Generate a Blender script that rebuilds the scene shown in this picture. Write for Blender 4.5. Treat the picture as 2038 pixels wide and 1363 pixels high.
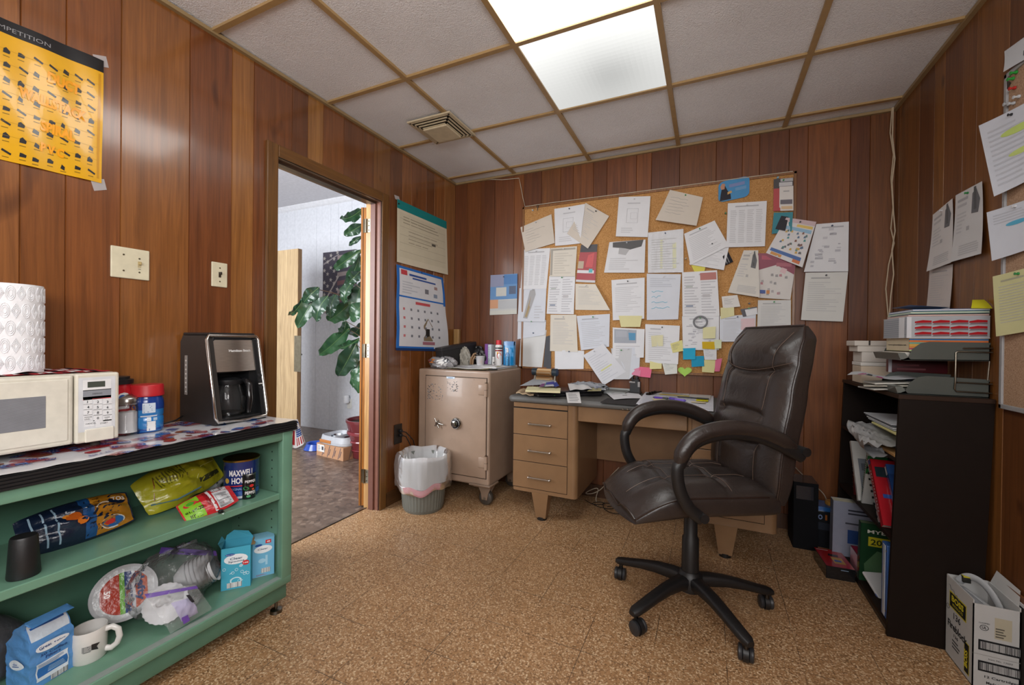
import bpy, bmesh, math, random
from mathutils import Vector, Matrix, Euler
for o in list(bpy.data.objects): bpy.data.objects.remove(o)
S = bpy.context.scene
COL = S.collection
PI = math.pi
R = math.radians
rnd = random.Random(7)

# ---------------------------------------------------------------- camera (the room: x from the left wall, y=0 at the back wall, z from the floor)
RW, CH = 2.934, 2.476            # room width, ceiling height
FPX, YAW, PITCH, ROLL = 840.67, .4347, -.0055, .0110
CAM = Vector((1.984, -3.0854, 1.1457))
_r = Vector((math.cos(YAW), math.sin(YAW), 0)); _f = Vector((-math.sin(YAW), math.cos(YAW), 0)); _u = Vector((0, 0, 1))
F_ = _f*math.cos(PITCH)+_u*math.sin(PITCH); _u2 = _u*math.cos(PITCH)-_f*math.sin(PITCH)
R_ = _r*math.cos(ROLL)+_u2*math.sin(ROLL); U_ = _u2*math.cos(ROLL)-_r*math.sin(ROLL)
cd = bpy.data.cameras.new('camera'); cd.sensor_width = 36; cd.lens = FPX*36/2038; cd.clip_start = .02
cam = bpy.data.objects.new('camera', cd); COL.objects.link(cam)
M = Matrix((R_, U_, -F_)).transposed().to_4x4(); M.translation = CAM; cam.matrix_world = M
S.camera = cam

# ---------------------------------------------------------------- world, daylight, hall fill, exposure
w = bpy.data.worlds.new('world'); S.world = w; w.use_nodes = True
w.node_tree.nodes['Background'].inputs[0].default_value = (.75, .85, 1, 1)
w.node_tree.nodes['Background'].inputs[1].default_value = .8
def area(name, loc, rot, sx, sy, power, col):
    l = bpy.data.lights.new(name, 'AREA'); l.shape = 'RECTANGLE'; l.size = sx; l.size_y = sy; l.energy = power; l.color = col
    o = bpy.data.objects.new(name, l); COL.objects.link(o); o.location = loc; o.rotation_euler = rot
    return o
area('window_daylight', (1.95, -4.6, 1.75), (R(100), 0, 0), 1.88, .88, 52, (1, .98, .96))
area('side_window_daylight', (2.93, -3.85, 1.75), (R(100), 0, R(90)), 1.08, .88, 46, (1, .98, .96))
area('hall_fill', (-1.6, -2.9, 1.7), (R(90), 0, 0), 2.2, 1.6, 150, (.93, .96, 1))  # unseen area lamp added to brighten the hall, no window behind it
S.view_settings.view_transform = 'Standard'; S.view_settings.look = 'None'
S.view_settings.exposure = 0; S.view_settings.gamma = 1; S.view_settings.use_curve_mapping = False

# ---------------------------------------------------------------- pixel rays meet real planes
def pray(px, py): return (px-1019)*R_-(py-681.5)*U_+FPX*F_
def P(px, py, ax, val):
    d = pray(px, py); t = (val-CAM[ax])/d[ax]; return CAM+d*t
def PX(px, py, v=0.0): return P(px, py, 0, v)
def PY(px, py, v=0.0): return P(px, py, 1, v)
def PZ(px, py, v=0.0): return P(px, py, 2, v)

# ---------------------------------------------------------------- colours and materials
def lin(c):
    if isinstance(c, str):
        c = c.lstrip('#'); c = [int(c[i:i+2], 16)/255 for i in (0, 2, 4)]
        return tuple(x/12.92 if x <= .04045 else ((x+.055)/1.055)**2.4 for x in c)
    return tuple(c)
MATS = {}
def node(nt, t, **k):
    n = nt.nodes.new(t)
    for a, b in k.items(): setattr(n, a, b)
    return n
def newmat(name):
    m = bpy.data.materials.new(name); m.use_nodes = True; nt = m.node_tree
    b = nt.nodes['Principled BSDF']; MATS[name] = m
    return m, nt, b
def mixc(nt, a, b, fac, mode='MIX'):
    n = node(nt, 'ShaderNodeMix', data_type='RGBA', blend_type=mode)
    for s, v in ((6, a), (7, b), (0, fac)):
        if hasattr(v, 'links') or hasattr(v, 'is_linked'): nt.links.new(v, n.inputs[s])
        elif s == 0: n.inputs[0].default_value = v
        else: n.inputs[s].default_value = (*v, 1) if len(v) == 3 else v
    return n.outputs[2]
def ramp(nt, fac, stops):
    n = node(nt, 'ShaderNodeValToRGB'); e = n.color_ramp.elements
    while len(e) < len(stops): e.new(.5)
    for i, (p, c) in enumerate(stops): e[i].position = p; e[i].color = (*c, 1)
    nt.links.new(fac, n.inputs[0]); return n.outputs[0]
def noise(nt, scale, detail=2, stretch=None, rough=.5, coord='Object', dist=0):
    tc = node(nt, 'ShaderNodeTexCoord'); mp = node(nt, 'ShaderNodeMapping'); nt.links.new(tc.outputs[coord], mp.inputs[0])
    if stretch: mp.inputs['Scale'].default_value = stretch
    n = node(nt, 'ShaderNodeTexNoise'); n.inputs['Scale'].default_value = scale; n.inputs['Detail'].default_value = detail; n.inputs['Roughness'].default_value = rough
    n.inputs['Distortion'].default_value = dist
    nt.links.new(mp.outputs[0], n.inputs['Vector']); return n.outputs['Fac']
def bump(nt, b, h, strength, dist=.002):
    n = node(nt, 'ShaderNodeBump'); n.inputs['Strength'].default_value = strength; n.inputs['Distance'].default_value = dist
    nt.links.new(h, n.inputs['Height']); nt.links.new(n.outputs[0], b.inputs['Normal']); return n
def vcol(nt): return node(nt, 'ShaderNodeAttribute', attribute_name='Col').outputs['Color']
def vcmat(name, rough=.6, metal=0, coat=0, var=.12, vs=30, bs=0, bscale=60, bdist=.002, spec=.5, sheen=0, stretch=None):
    """surface whose own colour is in the mesh, with a little procedural wear and grain"""
    m, nt, b = newmat(name); c = vcol(nt)
    n = noise(nt, vs, 4, stretch)
    g = ramp(nt, n, [(.3, (1-var,)*3), (.7, (1,)*3)])
    nt.links.new(mixc(nt, c, g, 1.0, 'MULTIPLY'), b.inputs['Base Color'])
    b.inputs['Roughness'].default_value = rough; b.inputs['Metallic'].default_value = metal
    b.inputs['Coat Weight'].default_value = coat; b.inputs['Specular IOR Level'].default_value = spec
    if bs: bump(nt, b, noise(nt, bscale, 3), bs, bdist)
    return m
vcmat('matte', .75, spec=.3)
vcmat('paper', .8, var=.05, vs=12, spec=.2, bs=.25, bscale=14, bdist=.004)
vcmat('satin', .42)
vcmat('gloss', .18, coat=.3, var=.06)
vcmat('foil', .28, coat=.2, var=.1, bs=.5, bscale=45, bdist=.006)
vcmat('metal', .28, 1, var=.2)
vcmat('chrome', .12, 1, var=.05)
vcmat('enamel', .38, coat=.15, var=.14, vs=9, bs=.15, bscale=300, bdist=.001)
vcmat('worn_black', .45, var=.3, vs=60, bs=.2, bscale=200, bdist=.001)
vcmat('cloth', .9, var=.12, vs=50, bs=.4, bscale=350, bdist=.001, spec=.1)
vcmat('steel_brushed', .3, 1, var=.25, vs=40, stretch=(1, 1, 40))
def wood(name, rough, coat, gs=1.0, dark=.42, axis=2, knots=True):
    m, nt, b = newmat(name); c = vcol(nt)
    st = [9, 9, 9]; st[axis] = .45
    g1 = noise(nt, 3.2*gs, 5, tuple(st), .62, dist=1.2)
    st2 = [60, 60, 60]; st2[axis] = 1.1
    g2 = noise(nt, 3*gs, 3, tuple(st2), .6)
    a = ramp(nt, g1, [(.32, (dark, dark*1.06, dark*.95)), (.5, (.85, .93, .9)), (.72, (1.1, 1.26, 1.24))])
    d = ramp(nt, g2, [(.3, (.72, .7, .66)), (.62, (1, 1, 1))])
    col = mixc(nt, mixc(nt, c, a, 1.0, 'MULTIPLY'), d, .8, 'MULTIPLY')
    if knots:
        st3 = [2.6, 2.6, 2.6]; st3[axis] = 1.1
        k = noise(nt, 3.1, 1, tuple(st3), .4, dist=.6)
        kk = ramp(nt, k, [(.0, (.2, .15, .1)), (.2, (.35, .28, .22)), (.27, (1, 1, 1))])
        col = mixc(nt, col, kk, .8, 'MULTIPLY')
    nt.links.new(col, b.inputs['Base Color'])
    b.inputs['Roughness'].default_value = rough; b.inputs['Coat Weight'].default_value = coat; b.inputs['Coat Roughness'].default_value = .14; b.inputs['Coat IOR'].default_value = 1.6
    wv = noise(nt, 1.5, 1, (3, 3, .9), .4)
    n1 = bump(nt, b, wv, .14, .02)
    n2 = node(nt, 'ShaderNodeBump'); n2.inputs['Strength'].default_value = .12; n2.inputs['Distance'].default_value = .001
    nt.links.new(g2, n2.inputs['Height']); nt.links.new(n1.outputs[0], n2.inputs['Normal']); nt.links.new(n2.outputs[0], b.inputs['Normal'])
    nt.links.new(n1.outputs[0], b.inputs['Coat Normal'])
    return m
wood('wood_panel', .34, 1.0, 1, .62)
wood('wood_dull', .5, .12, 1, .62)
wood('wood_plain', .45, .25, 1.6, .6, 2, False)
wood('wood_y', .45, .25, 1.6, .6, 1, False)
def film(name, tint, op, rough=.12, bs=.6, ior=1.5):
    m, nt, b = newmat(name); nt.nodes.remove(b); out = nt.nodes['Material Output']
    tr = node(nt, 'ShaderNodeBsdfTransparent'); gl = node(nt, 'ShaderNodeBsdfGlossy'); df = node(nt, 'ShaderNodeBsdfTranslucent'); d2 = node(nt, 'ShaderNodeBsdfDiffuse')
    gl.inputs['Roughness'].default_value = rough; df.inputs[0].default_value = (*tint, 1); d2.inputs[0].default_value = (*tint, 1)
    a = node(nt, 'ShaderNodeMixShader'); c = node(nt, 'ShaderNodeMixShader'); e = node(nt, 'ShaderNodeMixShader')
    e.inputs[0].default_value = .7; nt.links.new(df.outputs[0], e.inputs[1]); nt.links.new(d2.outputs[0], e.inputs[2])
    a.inputs[0].default_value = op; nt.links.new(tr.outputs[0], a.inputs[1]); nt.links.new(e.outputs[0], a.inputs[2])
    fr = node(nt, 'ShaderNodeFresnel'); fr.inputs[0].default_value = ior
    h = noise(nt, 38, 3); bp = node(nt, 'ShaderNodeBump'); bp.inputs['Strength'].default_value = bs; bp.inputs['Distance'].default_value = .01
    nt.links.new(h, bp.inputs['Height'])
    nt.links.new(bp.outputs[0], fr.inputs['Normal']); nt.links.new(bp.outputs[0], gl.inputs['Normal'])
    nt.links.new(fr.outputs[0], c.inputs[0]); nt.links.new(a.outputs[0], c.inputs[1]); nt.links.new(gl.outputs[0], c.inputs[2])
    nt.links.new(c.outputs[0], out.inputs[0]); return m
film('clear_film', (.95, .95, .97), .09, .1, .8, 1.3)
film('milky_film', (.85, .85, .87), .55, .3, .25, 1.25)
film('glass', (.5, .5, .5), .04, .03, .1, 1.4)
vcmat('laminate', .5, spec=.15, var=.1)
def leather():
    m, nt, b = newmat('leather'); c = vcol(nt)
    v = node(nt, 'ShaderNodeTexVoronoi'); v.inputs['Scale'].default_value = 420
    tc = node(nt, 'ShaderNodeTexCoord'); nt.links.new(tc.outputs['Object'], v.inputs['Vector'])
    g = ramp(nt, noise(nt, 7, 4), [(.3, (.75, .75, .75)), (.7, (1.1, 1.1, 1.1))])
    nt.links.new(mixc(nt, c, g, 1.0, 'MULTIPLY'), b.inputs['Base Color'])
    b.inputs['Roughness'].default_value = .36; b.inputs['Coat Weight'].default_value = .15; b.inputs['Coat Roughness'].default_value = .3
    n1 = bump(nt, b, noise(nt, 22, 4, (1, 1, 1), .6, dist=1.5), .35, .006)
    n2 = node(nt, 'ShaderNodeBump'); n2.inputs['Strength'].default_value = .12; n2.inputs['Distance'].default_value = .0008
    nt.links.new(v.outputs['Distance'], n2.inputs['Height']); nt.links.new(n1.outputs[0], n2.inputs['Normal']); nt.links.new(n2.outputs[0], b.inputs['Normal'])
leather()
def cork(name, a, bcol, c, scale, seam=False, rough=.6, lines=(.2436, .84, -1.806), coat=0):
    m, nt, b = newmat(name)
    tc = node(nt, 'ShaderNodeTexCoord')
    v = node(nt, 'ShaderNodeTexVoronoi'); v.inputs['Scale'].default_value = scale; nt.links.new(tc.outputs['Object'], v.inputs['Vector'])
    sep = node(nt, 'ShaderNodeSeparateColor'); nt.links.new(v.outputs['Color'], sep.inputs[0])
    n = noise(nt, scale*.6, 3); ad = node(nt, 'ShaderNodeMath', operation='ADD'); nt.links.new(sep.outputs[0], ad.inputs[0]); nt.links.new(n, ad.inputs[1])
    hf = node(nt, 'ShaderNodeMath', operation='MULTIPLY'); nt.links.new(ad.outputs[0], hf.inputs[0]); hf.inputs[1].default_value = .5
    col = ramp(nt, hf.outputs[0], [(.2, a), (.43, bcol), (.58, bcol), (.8, c)])
    big = ramp(nt, noise(nt, 1.6, 3), [(.3, (.84, .84, .84)), (.7, (1.06, 1.06, 1.06))])
    col = mixc(nt, col, big, 1.0, 'MULTIPLY')
    if seam:
        sp = node(nt, 'ShaderNodeSeparateXYZ'); nt.links.new(tc.outputs['Object'], sp.inputs[0]); masks = []
        for k, off in ((0, lines[1]), (1, lines[2])):
            s1 = node(nt, 'ShaderNodeMath', operation='SUBTRACT'); nt.links.new(sp.outputs[k], s1.inputs[0]); s1.inputs[1].default_value = off
            pp = node(nt, 'ShaderNodeMath', operation='PINGPONG'); nt.links.new(s1.outputs[0], pp.inputs[0]); pp.inputs[1].default_value = lines[0]/2
            # distance from the nearest seam
            lt = node(nt, 'ShaderNodeMath', operation='LESS_THAN'); nt.links.new(pp.outputs[0], lt.inputs[0]); lt.inputs[1].default_value = .0015
            masks.append(lt.outputs[0])
        mx = node(nt, 'ShaderNodeMath', operation='MAXIMUM'); nt.links.new(masks[0], mx.inputs[0]); nt.links.new(masks[1], mx.inputs[1])
        pt = ramp(nt, noise(nt, 5, 3), [(.42, (0, 0, 0)), (.55, (.75, .75, .75))])
        mu = node(nt, 'ShaderNodeMath', operation='MULTIPLY'); nt.links.new(mx.outputs[0], mu.inputs[0]); nt.links.new(pt, mu.inputs[1])
        col = mixc(nt, col, (.045, .03, .02), mu.outputs[0])
    nt.links.new(col, b.inputs['Base Color']); b.inputs['Roughness'].default_value = rough
    b.inputs['Coat Weight'].default_value = coat; b.inputs['Coat Roughness'].default_value = .35
    bump(nt, b, n, .25, .002)
cork('floor_tile', lin('#664a30'), lin('#a67e56'), lin('#e0c6a2'), 200, True, .5, coat=.12)
cork('corkboard', lin('#8a5a2c'), lin('#b98850'), lin('#d3a66e'), 420, rough=.9)
cork('corkboard_grey', lin('#8a6a50'), lin('#ad8c70'), lin('#c4a488'), 420, rough=.9)
cork('linoleum', lin('#4a3c34'), lin('#6c5a4e'), lin('#8c7a6c'), 30, True, .38, (.914, -.104, -1.1), .25)
def ceilmat():
    m, nt, b = newmat('ceiling_tile')
    g = ramp(nt, noise(nt, 2.2, 3), [(.3, lin('#e2e2e4')), (.7, lin('#eeeff2'))])
    nt.links.new(g, b.inputs['Base Color']); b.inputs['Roughness'].default_value = .9
    bump(nt, b, noise(nt, 75, 2, None, .5, dist=2.5), .8, .006)
ceilmat()
def lensmat():
    m, nt, b = newmat('light_lens'); nt.nodes.remove(b); out = nt.nodes['Material Output']
    e = node(nt, 'ShaderNodeEmission'); tc = node(nt, 'ShaderNodeTexCoord')
    v = node(nt, 'ShaderNodeTexVoronoi'); v.inputs['Scale'].default_value = 115; v.inputs['Randomness'].default_value = 0; nt.links.new(tc.outputs['Object'], v.inputs['Vector'])
    dots = ramp(nt, v.outputs['Distance'], [(.12, (.62, .64, .62)), (.34, (1, 1, .97))])
    nt.links.new(dots, e.inputs[0])
    at = node(nt, 'ShaderNodeAttribute', attribute_name='Col'); sp = node(nt, 'ShaderNodeSeparateColor'); nt.links.new(at.outputs['Color'], sp.inputs[0])
    mu = node(nt, 'ShaderNodeMath', operation='MULTIPLY'); nt.links.new(sp.outputs[0], mu.inputs[0]); mu.inputs[1].default_value = 1.0
    nt.links.new(mu.outputs[0], e.inputs[1]); nt.links.new(e.outputs[0], out.inputs[0])
lensmat()

# ---------------------------------------------------------------- mesh builder
_tc = {}
def text2d(s, bold=0.0):
    """flat outline of a word: vertices and faces, cap height about .7"""
    k = (s, bold)
    if k not in _tc:
        c = bpy.data.curves.new('t', 'FONT'); c.body = s; c.size = 1; c.resolution_u = 2; c.offset = bold; c.align_x = 'LEFT'
        o = bpy.data.objects.new('t', c); COL.objects.link(o)
        dg = bpy.context.evaluated_depsgraph_get(); me = bpy.data.meshes.new_from_object(o.evaluated_get(dg))
        vs = [(v.co.x, v.co.y) for v in me.vertices]; fs = [tuple(p.vertices) for p in me.polygons]
        bpy.data.objects.remove(o); bpy.data.curves.remove(c); bpy.data.meshes.remove(me)
        if vs:
            x0 = min(v[0] for v in vs); x1 = max(v[0] for v in vs); y0 = min(v[1] for v in vs); y1 = max(v[1] for v in vs)
            vs = [((x-x0)/max(x1-x0, 1e-6), (y-y0)/max(y1-y0, 1e-6)) for x, y in vs]
            _tc[k] = (vs, fs, (x1-x0)/max(y1-y0, 1e-6))
        else: _tc[k] = ([], [], 1)
    return _tc[k]
class MB:
    def __init__(s): s.v = []; s.f = []; s.m = []; s.c = []; s.sm = []
    def add(s, vs, fs, mat='matte', col='#888888', smooth=False, M=None):
        o = len(s.v); c = lin(col)
        s.v += [(M @ Vector(v)) if M else Vector(v) for v in vs]
        for f in fs: s.f.append([i+o for i in f]); s.m.append(mat); s.c.append(c); s.sm.append(smooth)
        return s
    def box(s, lo, hi, mat='matte', col='#888888', bev=0, M=None, seg=2):
        lo = Vector(lo); hi = Vector(hi)
        lo, hi = Vector(map(min, lo, hi)), Vector(map(max, lo, hi))
        if bev:
            bm = bmesh.new(); bmesh.ops.create_cube(bm, size=1)
            for v in bm.verts: v.co = Vector([lo[i]+(v.co[i]+.5)*(hi[i]-lo[i]) for i in range(3)])
            bmesh.ops.bevel(bm, geom=bm.edges[:], offset=min(bev, .49*min(hi-lo)), segments=seg, profile=.5, affect='EDGES')
            bm.verts.index_update()
            s.add([v.co.copy() for v in bm.verts], [[v.index for v in f.verts] for f in bm.faces], mat, col, False, M); bm.free(); return s
        x0, y0, z0 = lo; x1, y1, z1 = hi
        return s.add([(x0, y0, z0), (x1, y0, z0), (x1, y1, z0), (x0, y1, z0), (x0, y0, z1), (x1, y0, z1), (x1, y1, z1), (x0, y1, z1)],
                     [(0, 3, 2, 1), (4, 5, 6, 7), (0, 1, 5, 4), (1, 2, 6, 5), (2, 3, 7, 6), (3, 0, 4, 7)], mat, col, False, M)
    def lathe(s, prof, seg=24, mat='matte', col='#888888', M=None, smooth=True, wob=None):
        vs = []; fs = []; n = len(prof)
        for i, (r, z) in enumerate(prof):
            for k in range(seg):
                a = 2*PI*k/seg; rr, zz = (r, z) if not wob else wob(r, z, a, i)
                vs.append((rr*math.cos(a), rr*math.sin(a), zz))
        for i in range(n-1):
            for k in range(seg):
                a = i*seg+k; b = i*seg+(k+1) % seg; fs.append((a, b, b+seg, a+seg))
        s.add(vs, fs, mat, col, smooth, M)
        for i, flip in ((0, True), (n-1, False)):
            if prof[i][0] > 1e-4:
                ring = [vs[i*seg+k] for k in range(seg)]
                s.add(ring, [list(range(seg))[::-1] if flip else list(range(seg))], mat, col, False, M)
        return s
    def cyl(s, a, b, r, mat='matte', col='#888888', seg=16, r2=None):
        a = Vector(a); b = Vector(b); d = b-a
        M = Matrix.Translation(a) @ d.to_track_quat('Z', 'Y').to_matrix().to_4x4()
        return s.lathe([(r, 0), (r if r2 is None else r2, d.length)], seg, mat, col, M)
    def tube(s, pts, r, seg=8, mat='matte', col='#888888', cap=True, sy=1.0, closed=False, up=None):
        pts = [Vector(p) for p in pts]; n = len(pts); vs = []; fs = []
        rr = r if isinstance(r, (list, tuple)) else [r]*n
        prev = None
        for i in range(n):
            t = (pts[min(i+1, n-1)]-pts[max(i-1, 0)]) if not closed else pts[(i+1) % n]-pts[i-1]
            t.normalize()
            u = Vector(up) if up else (prev if prev else Vector((0, 0, 1) if abs(t.z) < .9 else (1, 0, 0)))
            a = (u-t*u.dot(t)).normalized(); b = t.cross(a); prev = a
            for k in range(seg):
                w = 2*PI*k/seg; vs.append(pts[i]+a*math.cos(w)*rr[i]*sy+b*math.sin(w)*rr[i])
        for i in range(n if closed else n-1):
            for k in range(seg):
                a = i*seg+k; b = i*seg+(k+1) % seg; j = ((i+1) % n)*seg
                fs.append((a, b, j+(k+1) % seg, j+k))
        s.add(vs, fs, mat, col, True)
        if cap and not closed: s.add([vs[k] for k in range(seg)], [list(range(seg))[::-1]], mat, col); s.add([vs[(n-1)*seg+k] for k in range(seg)], [list(range(seg))], mat, col)
        return s
    def prism(s, poly, z0, z1, mat='matte', col='#888888', M=None):
        n = len(poly)
        vs = [(x, y, z0) for x, y in poly]+[(x, y, z1) for x, y in poly]
        fs = [list(range(n))[::-1], list(range(n, 2*n))]+[(i, (i+1) % n, n+(i+1) % n, n+i) for i in range(n)]
        return s.add(vs, fs, mat, col, False, M)
    def surf(s, fn, nu, nv, mat='paper', col='#ffffff', smooth=True, u0=0, u1=1, v0=0, v1=1):
        vs = [fn(u0+(u1-u0)*i/nu, v0+(v1-v0)*j/nv) for j in range(nv+1) for i in range(nu+1)]
        fs = [(j*(nu+1)+i, j*(nu+1)+i+1, (j+1)*(nu+1)+i+1, (j+1)*(nu+1)+i) for j in range(nv) for i in range(nu)]
        return s.add(vs, fs, mat, col, smooth)
    def mark(s, fn, u0, v0, u1, v1, col, mat='paper', off=.0005, n=None):
        """printed patch lying on the surface fn(u,v)"""
        nu, nv = n or (max(1, int(abs(u1-u0)*8)), max(1, int(abs(v1-v0)*8)))
        return s.surf(lift(fn, off), nu, nv, mat, col, True, u0, u1, v0, v1)
    def poly(s, fn, pts, col, mat='paper', off=.0007):
        g = lift(fn, off); return s.add([g(*p) for p in pts], [list(range(len(pts)))], mat, col)
    def text(s, fn, t, u, v, h, asp, col='#222222', mat='paper', off=.0009, bold=0.0, w=None, ang=0, center=False):
        """lettering on fn: cap height h in v units; asp = (size of u)/(size of v)"""
        vs, fs, ar = text2d(t, bold)
        if not vs: return s
        ww = w if w else h*ar/asp
        if center: u -= ww/2
        g = lift(fn, off); ca, sa = math.cos(ang), math.sin(ang); out = []
        for x, y in vs:
            X, Y = x*ww*asp, y*h; out.append(g(u+(X*ca-Y*sa)/asp, v+X*sa+Y*ca))
        return s.add(out, fs, mat, col)
    def build(s, name, parent=None, label=None, cat=None, group=None, kind=None, at=None):
        me = bpy.data.meshes.new(name); o = bpy.data.objects.new(name, me); COL.objects.link(o)
        if parent is not None:
            Mi = WM[parent].inverted(); o.parent = parent; WM[o] = WM[parent].copy(); vs = [Mi @ v for v in s.v]
        else:
            if at is None:
                n = len(s.v); at = Vector((sum(v.x for v in s.v)/n, sum(v.y for v in s.v)/n, min(v.z for v in s.v)))
                if kind == 'structure': at = Vector((0, 0, 0))
            o.location = at; WM[o] = Matrix.Translation(Vector(at)); vs = [v-Vector(at) for v in s.v]
        me.from_pydata(vs, [], s.f)
        names = []
        for m in s.m:
            if m not in names: names.append(m)
        for m in names: me.materials.append(MATS[m])
        idx = {m: i for i, m in enumerate(names)}
        me.polygons.foreach_set('material_index', [idx[m] for m in s.m]); me.polygons.foreach_set('use_smooth', s.sm)
        at_ = me.color_attributes.new('Col', 'FLOAT_COLOR', 'CORNER')
        buf = []
        for f, c in zip(s.f, s.c): buf += [c[0], c[1], c[2], 1]*len(f)
        at_.data.foreach_set('color', buf); me.update()
        if any(s.sm): me.set_sharp_from_angle(angle=R(50))
        tag(o, label, cat, group, kind); return o
WM = {}
def lift(fn, off):
    def g(u, v):
        e = 1e-3; p = fn(u, v); a = fn(u+e, v)-fn(u-e, v); b = fn(u, v+e)-fn(u, v-e); n = a.cross(b)
        if n.length < 1e-12: return p
        n.normalize(); return p+n*off
    return g
def tag(o, label=None, cat=None, group=None, kind=None):
    if label: o['label'] = label
    if cat: o['category'] = cat
    if group: o['group'] = group
    if kind: o['kind'] = kind
def thing(name, label, cat, loc=(0, 0, 0), rz=0, group=None, rot=None):
    o = bpy.data.objects.new(name, None); COL.objects.link(o); o.empty_display_size = .05
    o.location = loc; o.rotation_euler = rot or (0, 0, rz); WM[o] = Matrix.Translation(Vector(loc)) @ Euler(o.rotation_euler).to_matrix().to_4x4()
    tag(o, label, cat, group); return o
def quadfn(a, b, c, d, curl=None, n=None):
    """surface over corners TL,TR,BR,BL: u left to right, v bottom to top; curl(u,v) lifts along n"""
    a, b, c, d = map(Vector, (a, b, c, d))
    if n is None: n = (c-d).cross(a-d).normalized()
    n = Vector(n)
    def fn(u, v):
        p = (d*(1-u)+c*u)*(1-v)+(a*(1-u)+b*u)*v
        return p+n*curl(u, v) if curl else p
    return fn
def orient(fn): return fn
def TR(x, y, z, rz=0, rx=0, ry=0): return Matrix.Translation((x, y, z)) @ Euler((rx, ry, rz)).to_matrix().to_4x4()
def boxfaces(lo, hi, M):
    """uv surfaces of a box: front(-y) back(+y) left(-x) right(+x) top, seen from outside"""
    x0, y0, z0 = lo; x1, y1, z1 = hi; V = lambda x, y, z: M @ Vector((x, y, z))
    return dict(front=quadfn(V(x0, y0, z1), V(x1, y0, z1), V(x1, y0, z0), V(x0, y0, z0)),
                back=quadfn(V(x1, y1, z1), V(x0, y1, z1), V(x0, y1, z0), V(x1, y1, z0)),
                left=quadfn(V(x0, y1, z1), V(x0, y0, z1), V(x0, y0, z0), V(x0, y1, z0)),
                right=quadfn(V(x1, y0, z1), V(x1, y1, z1), V(x1, y1, z0), V(x1, y0, z0)),
                top=quadfn(V(x0, y1, z1), V(x1, y1, z1), V(x1, y0, z1), V(x0, y0, z1)))
# ================================================================ THE ROOM
WOODS = ['#94572b', '#874d27', '#9e6132', '#7c4823', '#96592b', '#8c5228', '#a66a38', '#754221']
def planks(name, edges, z0, z1, place, cols, skip=None, gap=.0022, dep=.004, mat='wood_panel', holes=None):
    """tongue-and-groove boards of random width; place(s, z, depth) -> point"""
    b = MB()
    for i, (a, c) in enumerate(zip(edges[:-1], edges[1:])):
        col = cols[i % len(cols)]
        segs = [(a, c, z0, z1)]
        if skip:
            s0, s1, zt = skip
            if c > s0 and a < s1:
                segs = [(max(a, s0), min(c, s1), zt, z1)]
                if a < s0: segs.append((a, s0, z0, z1))
                if c > s1: segs.append((s1, c, z0, z1))
        for (p, q, za, zb) in segs:
            g0 = gap if p == a else 0; g1 = gap if q == c else 0
            pr = [(p, dep), (p+g0, 0), (q-g1, 0), (q, dep)]
            for z_a, z_b in (((za, holes[2]), (holes[3], zb)) if holes and p >= holes[0] and q <= holes[1] else ((za, zb),)):
                vs = [place(s, z, d) for s, d in pr for z in (z_a, z_b)]
                b.add(vs, [(2*k, 2*k+2, 2*k+3, 2*k+1) for k in range(3)], mat, col)
            # each board's grain is cut from a different place: nothing to do, the pattern runs in room space
    b.build(name, kind='structure')
rw2 = random.Random(11)
def rand_edges(a, b):
    e = [a]
    while e[-1] < b-.25: e.append(e[-1]+rw2.choice((.1, .135, .15, .175, .2, .23)))
    return e
DO0, DO1, DZ = -1.655, -.908, 2.055       # door opening along the left wall
left_e = [-4.6]+rand_edges(-4.45, -2.75)[:]+[-2.655, -2.528, -2.423, -2.275, -2.047, -1.873, -1.772, -1.568, -1.47, -1.371, -1.222, -1.072, -.969, -.818, -.69, -.586, -.41, -.304, -.16, 0]
left_e = sorted(set(left_e))
lc = [WOODS[rw2.randrange(8)] for _ in left_e]
for v, c in ((-2.528, '#84491f'), (-2.423, '#85481f'), (-2.275, '#8f5427'), (-2.047, '#7a4120'), (-1.873, '#9a5f2e'), (-1.772, '#7c431f'), (-1.568, '#6a391c'), (-1.47, '#a36a38'), (-1.371, '#8a4e25'), (-1.222, '#74401e'), (-1.072, '#7b4621'), (-.969, '#835026')):
    lc[left_e.index(v)] = c
planks('wall_left', left_e, 0, CH, lambda s, z, d: Vector((-d, s, z)), lc, (DO0, DO1, DZ))
back_e = [0, .12, .25, .381, .558, .64, .791, .947, 1.046, 1.2, 1.3, 1.509, 1.611, 1.794, 2.018, 2.169, 2.265, 2.423, 2.52, 2.727, 2.819, RW]
planks('wall_back', back_e, 0, CH, lambda s, z, d: Vector((s, d, z)), ['#6f3a1a', '#7b431d', '#6c3818', '#774020', '#82471f', '#663417', '#744019'], mat='wood_dull')
right_e = sorted([-.056, -.299, -.452, -.547, -.701, -.801, -.997, 0]+[-1.2, -1.4, -1.6, -1.75, -1.9, -2.1, -2.25, -2.45, -2.6, -2.8, -3, -3.2, -3.3, -3.55, -3.8, -4, -4.2, -4.4, -4.6])
planks('wall_right', right_e, 0, CH, lambda s, z, d: Vector((RW+d, -s-4.6 if False else s, z)), ['#7e4a20', '#754320', '#8a5526', '#6d3d1c', '#855024'], mat='wood_dull', holes=(-4.4, -3.3, 1.3, 2.2))
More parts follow.
